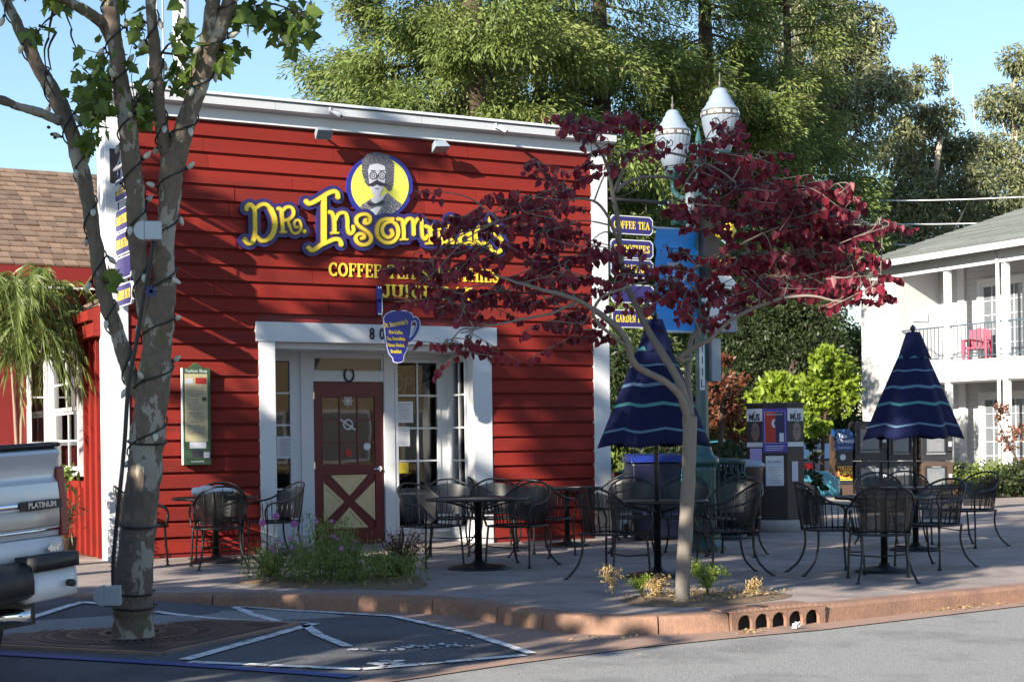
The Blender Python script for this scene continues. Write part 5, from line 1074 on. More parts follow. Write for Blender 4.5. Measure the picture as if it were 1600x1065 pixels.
for i, (u, d, r, l) in enumerate(((1498, 37, .5, 'low green shrub left in the motel bed'), (1540, 36.5, .62, 'rounded green shrub in the middle of the motel bed'), (1590, 36, .6, 'green shrub at the right end of the motel bed'))):
    p = Vector(g_(u, d)); clump_tree('bed_shrub', p, [(p + Vector((random.uniform(-.4, .4), random.uniform(-.4, .4), .25 + .2 * random.random())), r * random.uniform(.6, 1)) for _ in range(5)], M['shrub'] if i != 1 else M['flowergreen'], l, 'shrub', 1500, .10, .05, group='shrubs in the motel bed', shell=.3)
p = Vector(g_(1590, 36.4)); clump_tree('bed_shrub', p, [(p + Vector((.2 * random.gauss(0, 1), .2 * random.gauss(0, 1), .8 + .35 * k)), .35) for k in range(4)], M['russet'], 'taller reddish shrub against the motel french doors', 'shrub', 900, .12, .06, M['bark3'], .03, shell=.2)
mb_ = sheet('motel_bed', [(28.0, 20), (30.2, 20), (30.2, 34.7), (28.6, 34.7)], M['soil'], .1, 3, zf=lambda x, y: .02); boxo('bed_kerb', M['terra'], mb_, 27.85, 28.0, 20, 34.7, -.17, .16)
# low-poly leaf outlines shared by every leaf object
def leaf_data(name, pts, fold, mt):
    """pts: half outline (x>=0) from base to tip; folded along the midrib"""
    L = [(-x, y, fold * x) for x, y in pts[1:-1]]; Rr = [(x, y, fold * x) for x, y in pts[1:-1]]; base = (pts[0][0], pts[0][1], 0); tip = (pts[-1][0], pts[-1][1], -.1)
    v = [base] + Rr + [tip] + L; k = len(Rr); f = [tuple(range(0, k + 2)), (0, k + 1) + tuple(range(2 * k + 1, k + 1, -1))]
    me = bpy.data.meshes.new(name); me.from_pydata(v, [], f); me.materials.append(mt); me.update(); return me
HEART = leaf_data('leaf', [(0, .02), (.20, -.10), (.42, .02), (.50, .30), (.36, .62), (0, 1.0)], .28, M['redleaf'])
MAPLE = leaf_data('leaf', [(0, 0), (.16, -.06), (.50, .04), (.36, .20), (.62, .46), (.36, .46), (.30, .62), (0, 1.0)], .22, M['syleaf'])
def leaf_matrix(p, d, nrm, s):
    d = Vector(d).normalized(); n = Vector(nrm); n = (n - d * n.dot(d)).normalized() if (n - d * n.dot(d)).length > 1e-4 else d.orthogonal().normalized(); x = d.cross(n)
    return Matrix(((x.x * s, d.x * s, n.x * s, p[0]), (x.y * s, d.y * s, n.y * s, p[1]), (x.z * s, d.z * s, n.z * s, p[2]), (0, 0, 0, 1)))
def place_leaves(tree, me, mats, n_obj, restname):
    """biggest n_obj leaves as objects, the rest joined"""
    for m in mats[:n_obj]: o = new_obj('leaf', me, tree); o.matrix_local = m
    b = MB(); vs = [v.co for v in me.vertices]; fs = [tuple(f.vertices) for f in me.polygons]
    for m in mats[n_obj:]: b.add([m @ v for v in vs], fs)
    if mats[n_obj:]: tag(b.build(restname, me.materials[0], tree), kind='stuff')
# ---- SYCAMORE with string lights
def seg_px(lst, d): return [PX(u, v, d + (q[0] if q else 0)) for u, v, *q in lst]
SYB = gnd(207, 998, -.14); DS = (SYB - Vector((0, 0, 0))).dot(Vector((FX, FY, 0))); SYC = empty('sycamore_tree', SYB, 0, 'sycamore with mottled bark and forked limbs wound in string lights', 'tree')
kpx = DS / FPX
SLIMBS = [
 ('trunk', [(207, 1004), (208, 980), (211, 880), (221, 780), (230, 690), (237, 620), (244, 560), (248, 500), (256, 450), (256, 390), (263, 330), (268, 270), (272, 235)], [48, 33, 30, 29, 28, 29, 26, 25, 20, 17, 17, 20, 22]),
 ('limb', [(228, 640), (205, 590), (183, 520), (164, 465), (152, 400), (141, 330), (128, 265), (114, 215), (92, 160), (60, 105), (35, 55), (12, 5), (-10, -50)], [10, 12, 13, 13, 12, 12, 13, 13, 14, 11, 10, 9, 8]),
 ('limb', [(238, 540), (226, 470), (216, 400), (213, 330), (207, 270), (201, 210), (192, 150), (184, 100), (177, 50), (171, 0), (166, -60)], [12, 14, 14.5, 15.5, 15.5, 16, 15, 14, 13, 12, 10]),
 ('limb', [(266, 260), (257, 225), (250, 180), (246, 130), (242, 80), (238, 40), (234, -20)], [12, 11, 10, 9.5, 9.5, 9, 8.5]),
 ('limb', [(274, 250), (288, 200), (305, 150), (325, 95), (343, 50), (358, 5), (370, -40)], [19, 16, 15, 13.5, 12, 11, 10]),
 ('limb', [(300, 160), (312, 110), (323, 60), (335, 0), (342, -40)], [13, 13, 12, 11, 10]),
 ('limb', [(92, 190), (70, 178), (35, 168), (0, 156), (-40, 145)], [9, 7, 7, 7, 6]),
 ('limb', [(175, 65), (160, 36), (138, 20), (108, 2), (80, -20)], [10, 10, 9, 8, 7])]
SPATH = {}
for i, (nm, pts, rad) in enumerate(SLIMBS):
    rad = [q * .93 for q in rad]
    b = MB(); P = cat([p - SYB for p in seg_px([(u, v, (.25 if i == 1 else -.1 * i) * j / len(pts)) for j, (u, v) in enumerate(pts)], DS)], 5); rr = []
    for j in range(len(P)): t = j / 5; k = min(int(t), len(rad) - 2); rr.append((rad[k] + (rad[k + 1] - rad[k]) * (t - k)) * kpx * random.uniform(.95, 1.06))
    P2, r2 = [], []
    for j in range(len(P) - 1):
        for q in range(4): P2.append(P[j].lerp(P[j + 1], q / 4)); r2.append(rr[j] + (rr[j + 1] - rr[j]) * q / 4)
    b.tube(P2 + [P[-1]], r2 + [rr[-1]], 22); o = b.build(nm, M['bark'], SYC); SPATH[i] = (P, rr)
    for v in o.data.vertices: v.co += Vector(noise.noise_vector(v.co * 7)) * .012 + Vector(noise.noise_vector(v.co * 31)) * .004
random.seed(3); SL = []; tw = MB()
def twig(a, c, r=.008): tw.tube(cat([a, a.lerp(c, .5) + Vector((random.uniform(-.05, .05), random.uniform(-.05, .05), random.uniform(-.03, .05))), c], 3), [r, r * .9, r * .8, r * .7, r * .6, r * .5, r * .4], 4)
for (cu, cv, su, sv, n, frm) in ((165, 95, 30, 26, 18, (180, 60)), (150, 135, 34, 34, 55, (190, 120)), (150, 185, 26, 26, 35, (115, 200)), (215, 45, 12, 30, 14, (238, 40)), (222, 155, 22, 40, 36, (205, 200)), (225, 185, 16, 14, 18, (205, 200)), (285, 60, 14, 34, 22, (244, 100)), (285, 115, 18, 22, 22, (300, 150)), (360, 85, 16, 16, 20, (330, 90)), (400, 22, 34, 20, 60, (356, 10)), (455, 40, 28, 26, 70, (400, 10)), (475, 25, 16, 12, 20, (400, 10)), (55, 55, 10, 8, 12, (90, 20)), (85, 5, 16, 8, 24, (80, -20)), (175, 430, 8, 14, 10, (160, 440)), (135, 225, 12, 10, 10, (140, 190)), (345, 100, 22, 10, 12, (320, 110)), (430, -30, 60, 20, 60, (370, -30)), (290, -30, 40, 16, 40, (300, -40)), (180, -30, 50, 16, 40, (170, -40)), (40, -25, 40, 14, 30, (20, -30))):
    A_ = PX(frm[0], frm[1], DS) - SYB; Cc = PX(cu, cv, DS + random.uniform(-.35, .15)) - SYB; twig(A_, Cc, .011)
    for k in range(n):
        p = PX(cu + random.gauss(0, su * .62), cv + random.gauss(0, sv * .62), DS + random.gauss(-.1, .22)) - SYB
        if k % 4 == 0: twig(Cc.lerp(A_, random.random() * .5), p, .005)
        d = Vector((random.gauss(0, .6), random.gauss(0, .6), random.gauss(-.55, .45))); nr = Vector((random.gauss(-.45, .5), random.gauss(-.25, .5), random.gauss(.6, .4))); SL.append(leaf_matrix(p, d, nr, random.uniform(.065, .135)))
for a, c in (((84, 12), (76, 60)), ((76, 60), (72, 110)), ((72, 110), (86, 150)), ((105, 5), (112, 45)), ((112, 45), (122, 82)), ((200, -10), (196, 30)), ((196, 30), (222, 80)), ((222, 80), (300, 92)), ((60, 40), (88, 50)), ((88, 50), (80, 110))): twig(PX(*a, DS - .1) - SYB, PX(*c, DS - .1) - SYB, .012)
tag(tw.build('twigs', M['bark3'], SYC), kind='stuff')
place_leaves(SYC, MAPLE, sorted(SL, key=lambda m: -m.to_scale()[0]), 295, 'small_leaves')
for u, v in ((47, 70), (76, 199), (81, 210), (86, 215), (211, 75), (156, 160), (299, 78), (265, 136), (268, 148)): quick('seed_ball', M['bark3'], SYC, lambda b: b.lathe([(0, -.014), (.012, -.008), (.015, 0), (.012, .008), (0, .014)], PX(u, v, DS - .15) - SYB, 8))
# string lights
stl = empty('string_lights', SYB, 0, 'dark cable of large white bulbs wound round the sycamore limbs', 'string lights'); random.seed(9)
def bulb(p, dn):
    b = MB(); d = Vector(dn).normalized(); q = [p + d * t for t in (0, .022, .024, .046, .074, .096)]; b.use(M['cable']).tube(q[:2], .010, 6); b.use(M['bulb']).tube(q[2:], [.015, .022, .0165, .004], 8); b.build('light_bulb', None, stl)
for i, turns, j0, j1 in ((0, 6.5, .28, 1.0), (1, 9, .05, .95), (2, 7, .08, .95), (3, 3, .1, .9), (4, 4, .05, .9)):
    P, rr = SPATH[i]; pts = []; N_ = int(turns * 14)
    for k in range(N_):
        s = (j0 + (j1 - j0) * k / (N_ - 1)) * (len(P) - 1); q = min(int(s), len(P) - 2); c = P[q].lerp(P[q + 1], s - q); r = rr[q] + .012; tdir = (P[q + 1] - P[q]).normalized(); a = tdir.orthogonal().normalized(); b2 = tdir.cross(a); ph = 2 * math.pi * turns * k / N_
        nrm = a * math.cos(ph) + b2 * math.sin(ph); pts.append(c + nrm * r)
        if k % 6 == 3: bulb(c + nrm * (r + .006), nrm * .5 + Vector((0, 0, random.choice((-1, -.6, .5)))) + Vector((random.uniform(-.4, .4),) * 3))
    MB().tube(pts, .0065, 5).build('cable', M['cable'], stl)
# power boxes and conduit strapped to the trunk
cd = empty('tree_conduit', SYB, 0, 'black conduit strapped up the left side of the sycamore trunk', 'conduit')
cp = [PX(u, v, DS - .30) - SYB for u, v in ((178, 935), (177, 880), (184, 800), (194, 700), (201, 600), (214, 530), (223, 470), (233, 420), (241, 372))]
MB().tube(cat(cp, 4), .016, 8).build('conduit_pipe', M['blackplastic'], cd)
for v, r in ((690, 36), (823, 33), (918, 36), (948, 37)):
    k = min(range(len(SPATH[0][0])), key=lambda q: abs((SPATH[0][0][q] + SYB - PX(220, v, DS)).z)); c, r_ = SPATH[0][0][k], SPATH[0][1][k] + .012
    quick('strap', M['blackplastic'], cd, lambda b: b.tube([c + Vector((r_ * math.cos(a), r_ * math.sin(a), .02 * math.sin(a))) for a in [6.2832 * q / 20 for q in range(21)]] + [c + Vector((r_ + .02, 0, 0))], .008, 5))
bxc = PX(942 - 710, 484, DS)
quick('joint_flag', M['lidblue'], cd, lambda b: [b.box(PX(236, 455, DS - .36) - SYB, (.09, .006, .016), M=Matrix.Rotation(R_(45 * q), 3, 'Y')) for q in range(4)])
def wbox(u, v, w_, h_, label):
    p = PX(u, v, DS - .36); t = empty('outlet_box', p, R_(-20), label, 'outlet box', 'grey outlet boxes on the sycamore')
    b = MB(); P = [(-.06, -h_), (.06, -h_), (.06, h_), (-.06, h_)]; b.prism(P, lambda q: (q[0] + .06, -.05, q[1]), lambda q: (q[0] + .06, .05, q[1])); bevel(b.build('box_body', M['galv'], t), .006)
    b = MB(); P = [(0, -h_ * 1.05)] + [(-w_ * math.cos(R_(a)), h_ * 1.05 * math.sin(R_(a))) for a in range(-75, 91, 15)]; b.prism(P[::-1], lambda q: (q[0], -.055, q[1]), lambda q: (q[0], .055, q[1])); bevel(b.build('hood', M['galv'], t), .004)
wbox(226, 361, .075, .068, 'grey hooded outlet box high on the sycamore beside the fork'); wbox(163, 930, .075, .072, 'grey hooded outlet box low at the foot of the sycamore')
# ---- REDBUD with maroon leaves
RBB = gnd(1066, 937, .03); DR = RBB.dot(Vector((FX, FY, 0))); RB = empty('redbud_tree', RBB, 0, 'small maroon leaved redbud with smooth grey trunk in the corner bed', 'tree'); kr = DR / FPX
RL = [
 ('trunk', [(1066, 945, 0), (1067, 900, 0), (1071, 830, 0), (1075, 760, 0), (1077, 700, 0), (1078, 650, 0)], [13.5, 12.5, 12.5, 12, 11.5, 13]),
 ('limb', [(1077, 662, 0), (1064, 620, -.1), (1040, 596, -.2), (1012, 582, -.3), (990, 566, -.4), (980, 535, -.45), (965, 512, -.5), (940, 492, -.6), (905, 470, -.7), (870, 458, -.9), (820, 445, -1.1), (770, 428, -1.3)], [10, 8, 7, 7, 7, 7, 7, 6.5, 5, 4, 3, 2]),
 ('limb', [(1077, 650, 0), (1062, 598, 0), (1040, 560, 0), (1018, 525, .1), (995, 480, .1), (978, 440, .1), (969, 395, .1), (966, 350, .1), (958, 305, .1), (950, 265, .1), (935, 230, 0), (905, 205, 0)], [10, 9, 9, 8, 7, 6, 5.5, 5.5, 5, 4, 3, 2]),
 ('limb', [(1081, 655, 0), (1075, 600, .1), (1077, 560, .2), (1080, 530, .3), (1100, 505, .5), (1115, 470, .7), (1165, 440, .9), (1170, 400, 1.0), (1160, 360, 1.2)], [8, 7, 6, 5, 5, 4, 4, 3, 2]),
 ('limb', [(1081, 560, .2), (1060, 562, .0), (1080, 545, -.1), (1110, 530, -.2), (1135, 505, -.2), (1170, 485, -.3), (1215, 468, -.4), (1262, 462, -.5), (1310, 470, -.6), (1350, 462, -.7)], [3, 5, 5, 4.5, 4, 4, 3.5, 3, 2, 1.5]),
 ('limb', [(1000, 490, .1), (1030, 450, .2), (1070, 425, .3), (1120, 405, .4), (1180, 395, .5), (1250, 395, .6), (1300, 380, .7)], [4.5, 4, 3.6, 3.2, 2.8, 2.2, 1.5]),
 ('limb', [(960, 300, .1), (975, 262, .0), (985, 242, 0), (1015, 236, 0), (1060, 242, -.1), (1110, 258, -.2), (1150, 285, -.3)], [4, 4, 3.5, 3, 2.6, 2.2, 1.6]),
 ('limb', [(963, 300, .1), (985, 282, .3), (1030, 276, .4), (1080, 285, .5), (1140, 298, .6), (1200, 312, .7), (1260, 330, .8)], [4, 3.4, 3.2, 3, 2.6, 2, 1.4]),
 ('limb', [(968, 385, .1), (945, 330, -.2), (915, 310, -.3), (870, 318, -.5), (830, 330, -.7), (780, 345, -.9)], [3.5, 3, 2.6, 2.2, 1.8, 1.2]),
 ('limb', [(985, 545, -.4), (930, 500, -.8), (935, 470, -.9), (960, 455, -1), (1010, 440, -1.1)], [4, 3.5, 3, 2.4, 1.5]),
 ('limb', [(905, 470, -.7), (860, 490, -.8), (810, 500, -.9), (760, 510, -1.0), (720, 520, -1.1)], [3, 2.6, 2.2, 1.8, 1.2]),
 ('limb', [(1165, 440, .9), (1220, 420, .8), (1280, 430, .7), (1340, 410, .6), (1375, 360, .5)], [3, 2.6, 2.2, 1.8, 1.2]),
 ('limb', [(1120, 405, .4), (1180, 370, .2), (1240, 350, .1), (1310, 350, .0), (1380, 352, .0)], [2.8, 2.4, 2, 1.6, 1.2])]
RP = []; random.seed(21)
for nm, pts, rad in RL:
    P = cat([p - RBB for p in seg_px(pts, DR)], 5); rr = [(.92 if nm == 'trunk' else .74) * (rad[min(j // 5, len(rad) - 2)] + (rad[min(j // 5 + 1, len(rad) - 1)] - rad[min(j // 5, len(rad) - 2)]) * ((j % 5) / 5 if j // 5 < len(rad) - 1 else 1)) * kr for j in range(len(P))]
    b = MB(); b.tube(P, rr, 10 if rad[0] > 6 else 7); o = b.build(nm, M['bark2'], RB); RP.append(P)
    for v in o.data.vertices: v.co += Vector(noise.noise_vector(v.co * 9)) * .006
# leaf sprays: hanging rows of heart leaves along thin twigs
spr = [(680, 425, 28, 24, 30), (735, 352, 34, 22, 42), (700, 470, 34, 22, 36), (760, 392, 36, 26, 56), (800, 320, 34, 26, 40), (790, 455, 40, 24, 60), (840, 260, 24, 16, 22), (890, 195, 22, 16, 22), (925, 215, 20, 20, 20), (955, 190, 24, 12, 22), (1000, 185, 26, 12, 20), (860, 360, 40, 28, 58), (830, 420, 34, 20, 40), (880, 430, 30, 24, 44), (920, 380, 26, 26, 40), (900, 480, 26, 18, 30), (905, 515, 18, 14, 22), (730, 530, 34, 14, 22), (700, 540, 22, 8, 12), (660, 415, 16, 14, 12), (690, 300, 10, 8, 0), (960, 400, 26, 34, 16), (995, 430, 34, 30, 22), (1040, 445, 38, 20, 26), (985, 462, 24, 14, 14), (1050, 395, 34, 20, 14), (1090, 340, 40, 30, 60), (1055, 320, 30, 10, 12), (1085, 455, 30, 18, 28), (1120, 470, 30, 22, 44), (1075, 490, 20, 10, 8), (1045, 225, 24, 8, 10), (1125, 192, 30, 5, 14), (1130, 210, 18, 16, 18), (1110, 245, 24, 12, 18), (1180, 250, 28, 20, 36), (1150, 290, 40, 26, 54), (1210, 290, 38, 26, 54), (1180, 330, 42, 26, 58), (1250, 320, 38, 26, 75), (1230, 365, 44, 26, 80), (1290, 300, 26, 22, 40), (1290, 350, 38, 24, 70), (1340, 350, 34, 16, 44), (1375, 352, 14, 9, 14), (1150, 400, 40, 26, 54), (1210, 410, 40, 24, 70), (1270, 400, 38, 24, 66), (1320, 410, 34, 22, 56), (1350, 440, 28, 18, 44), (1300, 450, 34, 18, 44), (1240, 445, 34, 16, 40), (1180, 440, 34, 18, 44), (1375, 455, 14, 10, 12), (1335, 382, 14, 20, 16), (1155, 490, 22, 14, 20), (1100, 270, 26, 18, 30), (880, 300, 26, 22, 26), (960, 260, 16, 20, 14)]
RLV = []; tw = MB(); flat_pts = [(p, i) for i, P in enumerate(RP[1:]) for p in P]
for (u, v, su, sv, n) in spr:
    dd = random.uniform(-.55, .55) + (-.35 if u < 900 else .1); Cc = PX(u, v, DR + dd) - RBB
    s = min((p for p, i in flat_pts), key=lambda q: (q - Cc).length); s2 = s.lerp(Cc, .5) + Vector((0, 0, .06)); tw.tube(cat([s, s2, Cc], 4), [.0075 - .0005 * k for k in range(9)], 5)
    rows = max(1, int(n / 4.2))
    for r in range(rows):
        a = PX(u + random.gauss(0, su * .55), v + random.gauss(0, sv * .55), DR + dd + random.gauss(0, .22)) - RBB; az = random.choice((0, math.pi)) + random.gauss(0, .7); e = a + Vector((math.cos(az), math.sin(az) * .7, random.gauss(-.12, .22))) * random.uniform(.18, .42)
        tw.tube(cat([Cc, Cc.lerp(a, .6) + Vector((0, 0, .04)), a, e], 2), .0042, 4)
        for k in range(8):
            p = a.lerp(e, k / 7) + Vector((random.gauss(0, .012), random.gauss(0, .012), random.gauss(-.01, .014))); d = Vector((random.gauss(0, .38), random.gauss(0, .38), -1 + random.gauss(0, .3))); nr = Vector((random.gauss(-.5, .6), random.gauss(-.5, .6), random.gauss(.25, .45)))
            RLV.append(leaf_matrix(p, d, nr, random.uniform(.044, .080)))
tag(tw.build('twigs', M['bark2'], RB), kind='stuff')
place_leaves(RB, HEART, sorted(RLV, key=lambda m: -m.to_scale()[0]), 298, 'small_leaves')
print('LEAVES', NR, len(SL), len(RLV))
# ---- weeping palm at the left
PMB = Vector((*tuple(onY(24, 700, 19.2))[:2], 0)); pm = empty('feather_palm', PMB, 0, 'arching green palm on thin pale stems in front of the dark red house', 'palm'); random.seed(4)
for (u0, u1, h) in ((22, 34, 500), (27, 14, 510)):
    a, c = onY(u0, 700, 19.2) - PMB, onY(u1, h, 19.2) - PMB; a.z = 0; limb_tube(b := MB(), cat([a, a.lerp(c, .5) + Vector((.03, 0, 0)), c], 4), .028, .016, 8); b.build('stem', M['stemtan'], pm)
for k in range(105):
    u0, v0 = random.gauss(42, 30), random.uniform(440, 570); s = onY(u0, v0, 19.2 + random.uniform(-.5, .3)) - PMB; az = random.uniform(0, 6.283); L = random.uniform(.45, .95); hgt = random.uniform(.15, .5); P = []
    for j in range(10): t = j / 9; P.append(s + Vector((math.cos(az) * L * t, math.sin(az) * L * t * .8, hgt * math.sin(t * 2.1) * 1.0 - .85 * L * t ** 2.4)))
    b = MB().use(M['palm']); b.tube(P, [.007 - .0006 * j for j in range(10)], 4)
    for j in range(1, 10):
        for q in range(3):
            t = (j - q / 3) / 9 * 9; i0 = min(int(t), 8); p = P[i0].lerp(P[i0 + 1], t - i0); dr = (P[i0 + 1] - P[i0]).normalized(); sd_ = dr.cross(Vector((0, 0, 1)))
            for s_ in (-1, 1):
                e = dr * random.uniform(.4, .8) + sd_ * s_ * random.uniform(.4, 1) + Vector((0, 0, random.uniform(-.9, -.1))); e = e.normalized() * random.uniform(.12, .26); n_ = e.cross(dr).normalized() * .008 if e.cross(dr).length > 1e-4 else Vector((.008, 0, 0))
                b.flat([p - n_ * .6, p + e * .5 + n_, p + e + Vector((0, 0, -.04)), p + e * .5 - n_])
    b.build('frond', None, pm)
# ================================================================== SHADE GIVERS LEFT OF THE FRAME
def street_tree(x, y, blobs, label, n_per=150, ln=.30, wd=.20):
    return clump_tree('street_tree', (x, y, gz(x, y) if y < 17 else 0), [(Vector((bx, by, bz)), r) for bx, by, bz, r in blobs], M['syleaf'], label, 'tree', n_per, ln, wd, M['bark'], .17, 'street trees along the side road', shell=.45)
random.seed(31)
street_tree(-3.6, 7.6, [(-3.6 + random.uniform(-2.1, 2.1), 7.6 + random.uniform(-2.3, 2.6), random.uniform(3.2, 7.4), random.uniform(.8, 1.25)) for _ in range(26)] + [(-3.3 + random.uniform(-1, 1), random.uniform(4.9, 6.4), random.uniform(6.6, 8.6), random.uniform(.6, .9)) for _ in range(9)], 'leafy street tree beyond the left edge shading the pavement')
U = random.uniform
street_tree(-7.5, 6.0, [(-7.5 + U(-1.6, 1.6), U(3.0, 8.0), U(8.6, 12.4), U(.7, 1.1)) for _ in range(26)] + [(-7.5 + U(-1.5, 1.5), U(6.8, 10.0), U(5.4, 7.9), U(.7, 1.1)) for _ in range(15)] + [(-7.5 + U(-1, 1), U(9.6, 10.5), U(9.2, 10.8), U(.4, .7)) for _ in range(7)] + [(-7.5 + U(-1, 1), U(7.3, 8.7), U(10.4, 12.6), U(.6, .9)) for _ in range(8)], 'taller street tree further beyond the left edge')
street_tree(-4.6, 12.6, [(-4.6 + U(-1.0, 1.0), U(12.0, 13.0), U(5.4, 8.1), U(.3, .6)) for _ in range(12)] + [(-4.6, 12.9, 7.95, .33), (-4.6, 12.5, 8.4, .33), (-4.6, 12.2, 8.75, .33), (-4.6, 11.85, 9.1, .33), (-4.6, 12.1, 9.4, .35), (-4.6, 13.7, 8.7, .5), (-4.4, 13.2, 8.8, .45), (-4.6, 12.3, 11.0, .3)], 'sparse street tree beyond the left edge beside the red cafe', 230)
# ================================================================== STREET FURNITURE
def lamp_post():
    base = gnd(1100, 860); t = empty('street_lamp', base, 0, 'green fluted street lamp with twin white acorn globes behind the redbud', 'street lamp')
    b = MB(); b.lathe([(.26, 0), (.26, .06), (.22, .10), (.20, .14), (.20, .20)], n=8, smooth=False); b.build('base', M['green'], t)
    MB().lathe([(.165, .20), (.15, .30), (.145, .95), (.155, 1.0)], n=64, flute=(16, .05)).build('fluted_pedestal', M['green'], t)
    MB().lathe([(.16, 1.0), (.19, 1.03), (.19, 1.09), (.13, 1.13), (.10, 1.22), (.085, 1.30)], n=24).build('collar', M['green'], t)
    MB().lathe([(.078, 1.30), (.062, 4.55), (.09, 4.58), (.09, 4.68), (.05, 4.75), (.03, 4.9), (.0, 5.0)], n=8, smooth=False).build('post', M['green'], t)
    for u, v, d in ((1052, 265, 19.6), (1126, 238, 18.2)):
        g = PX(u, v, d) - base; m = Vector((0, 0, g.z - .42))
        MB().tube(cat([m, m.lerp(g, .5) + Vector((0, 0, -.26)), Vector((g.x, g.y, g.z - .28)), Vector((g.x, g.y, g.z - .08))], 5), .03, 8).build('arm', M['green'], t)
        MB().lathe([(0, -.14), (.06, -.12), (.09, -.06), (.11, -.05), (.11, .0), (.09, .01)], g, 16).build('fitter', M['green'], t)
        G_ = lambda P: [(r_ * .93, z_ * .92) for r_, z_ in P]; gl = MB().lathe(G_([(.10, .0), (.13, .02), (.175, .15), (.215, .30), (.235, .42), (.235, .445)]), g, 96, flute=(24, .012)).build('globe', M['globe'], t)
        MB().lathe(G_([(.240, .446), (.242, .452), (.242, .515), (.240, .520)]), g, 32).build('band', M['brass'], gl)
        for k in range(14):
            a = 2 * math.pi * k / 14; c = g + Vector((.2265 * math.cos(a), .2265 * math.sin(a), .444)); MB().box(c, (.003, .062, .034), a).build('band_medallion', M['galv'], gl)
        MB().lathe(G_([(.238, .521), (.232, .545), (.205, .57), (.180, .605), (.176, .612), (.176, .628), (.150, .655), (.138, .685), (.134, .690), (.134, .708), (.112, .73), (.098, .75), (.098, .765), (.086, .79), (.06, .815), (.0, .83)]), g, 28).build('globe_cap', M['globecap'], t)
        MB().lathe(G_([(.0, .825), (.024, .84), (.012, .86), (.026, .885), (.012, .91), (.008, .96), (.014, .98), (.0, 1.03)]), g, 10).build('finial', M['brass'], t)
    q = PX(1097, 572, 18.15) - base; b = MB(); boxo('number_strip', M['paper'], t, q.x - .035, q.x + .035, q.y - .006, q.y, q.z - .28, q.z + .28)
    for k, ch in enumerate('111L'): text_obj('number_strip_text', ch, .13, M['ink'], t, (q.x, q.y - .0075, q.z + .20 - .135 * k), rot=(R_(90), R_(0), R_(0)), sx=1)
    boxo('signal_box', M['grey'], t, .02, .42, -.14, .06, 2.58, 2.76); MB().lathe([(0, -.03), (.03, 0), (0, .03)], (.47, -.04, 2.63), 8).build('box_knob', M['galv'], t); boxo('junction_box', M['grey'], t, .085, .21, -.10, .04, 2.0, 2.5)
    for v, m_ in ((362, 'yellow'), (410, 'orange')):
        q = PX(1133, v, 18.0) - base; MB().tube([(q.x, q.y - .10, q.z), (q.x, q.y + .08, q.z)], .09, 12).build('signal_visor', M[m_], t)
    q = PX(1120, 390, 18.1) - base; boxo('signal_housing', M['blackplastic'], t, q.x - .14, q.x + .06, q.y + .02, q.y + .2, q.z - .55, q.z + .55)
    for u, w_ in ((1058, .05), (1078, .07)): q = PX(u, 338, 18.6) - base; MB().lathe([(0, -.11), (w_ * 1.5, -.10), (w_ * 1.6, .05), (0, .12)], q, 12).build('signal_pod', M['green'], t)
    q = PX(1092, 330, 18.5) - base; boxo('signal_arm_box', M['grey'], t, q.x - .12, q.x + .12, q.y, q.y + .1, q.z - .35, q.z + .35)
    # banner on two rods
    c0, c1 = PX(1010, 366, 18.5) - base, PX(1083, 512, 18.3) - base; x0, x1, z1, z0 = -.62, -.04, c0.z, c1.z - .06
    for z in (z0, z1): MB().tube([(x0 - .05, .0, z), (0, .0, z)], .018, 6).build('banner_rod', M['galv'], t)
    return base, (x0, x1, z0, z1)
LB, (bx0, bx1, bz0, bz1) = lamp_post()
bn = empty('street_banner', (LB.x, LB.y, 0), 0, 'bright blue street banner hanging beside the lamp post', 'banner')
b = MB(); nz_ = 14
vs = [(x, .03 * math.sin(z_ * 2.2) + .015 * math.sin(x * 9), bz0 + (bz1 - bz0) * z_ / nz_) for z_ in range(nz_ + 1) for x in (bx0, (bx0 + bx1) / 2, bx1)]
b.add(vs, [(r * 3 + c, r * 3 + c + 1, r * 3 + c + 4, r * 3 + c + 3) for r in range(nz_) for c in range(2)], True); b.build('cloth', M['signblue'], bn)
xm = (bx0 + bx1) / 2; w_ = bx1 - bx0
boxo('grey_stripe', M['grey'], bn, bx0 + .12, bx0 + .34, -.046, -.044, bz1 - .44, bz1 - .40)
text_obj('banner_text', 'NOVATO', .13, M['paper'], bn, (xm + .04, -.047, bz1 - .58), sx=.8); b = MB()
for a in ((bx0 + .05, bx1 - .04, bz1 - .50, bz1 - .495), (bx0 + .05, bx1 - .04, bz1 - .67, bz1 - .665)): b.bar(a[0], a[1], -.048, -.046, a[2], a[3])
b.build('banner_rules', M['paper'], bn)['kind'] = 'stuff'
text_obj('banner_text', 'DowntownNovato', .07, M['paper'], bn, (xm, -.047, bz0 + .44), sx=.85)
MB().tube([(xm - .02, -.047, bz0 + .22), (xm + .06, -.047, bz0 + .25), (xm + .13, -.047, bz0 + .22), (xm + .2, -.047, bz0 + .24)], .008, 5).build('wave_mark', M['paper'], bn)
p = PX(1130, 468, 18.0); rs = empty('road_sign', p, R_(-25), 'white octagonal back of a road sign on the lamp post', 'sign'); MB().prism(ell(0, 0, .23, .30, 22.5, 382.5, 8)[:-1], lambda q: (q[0], .008, q[1]), lambda q: (q[0], -.008, q[1])).build('sign_plate', M['paper'], rs); boxo('sign_bracket', M['galv'], rs, -.25, .05, .01, .03, -.02, .02)
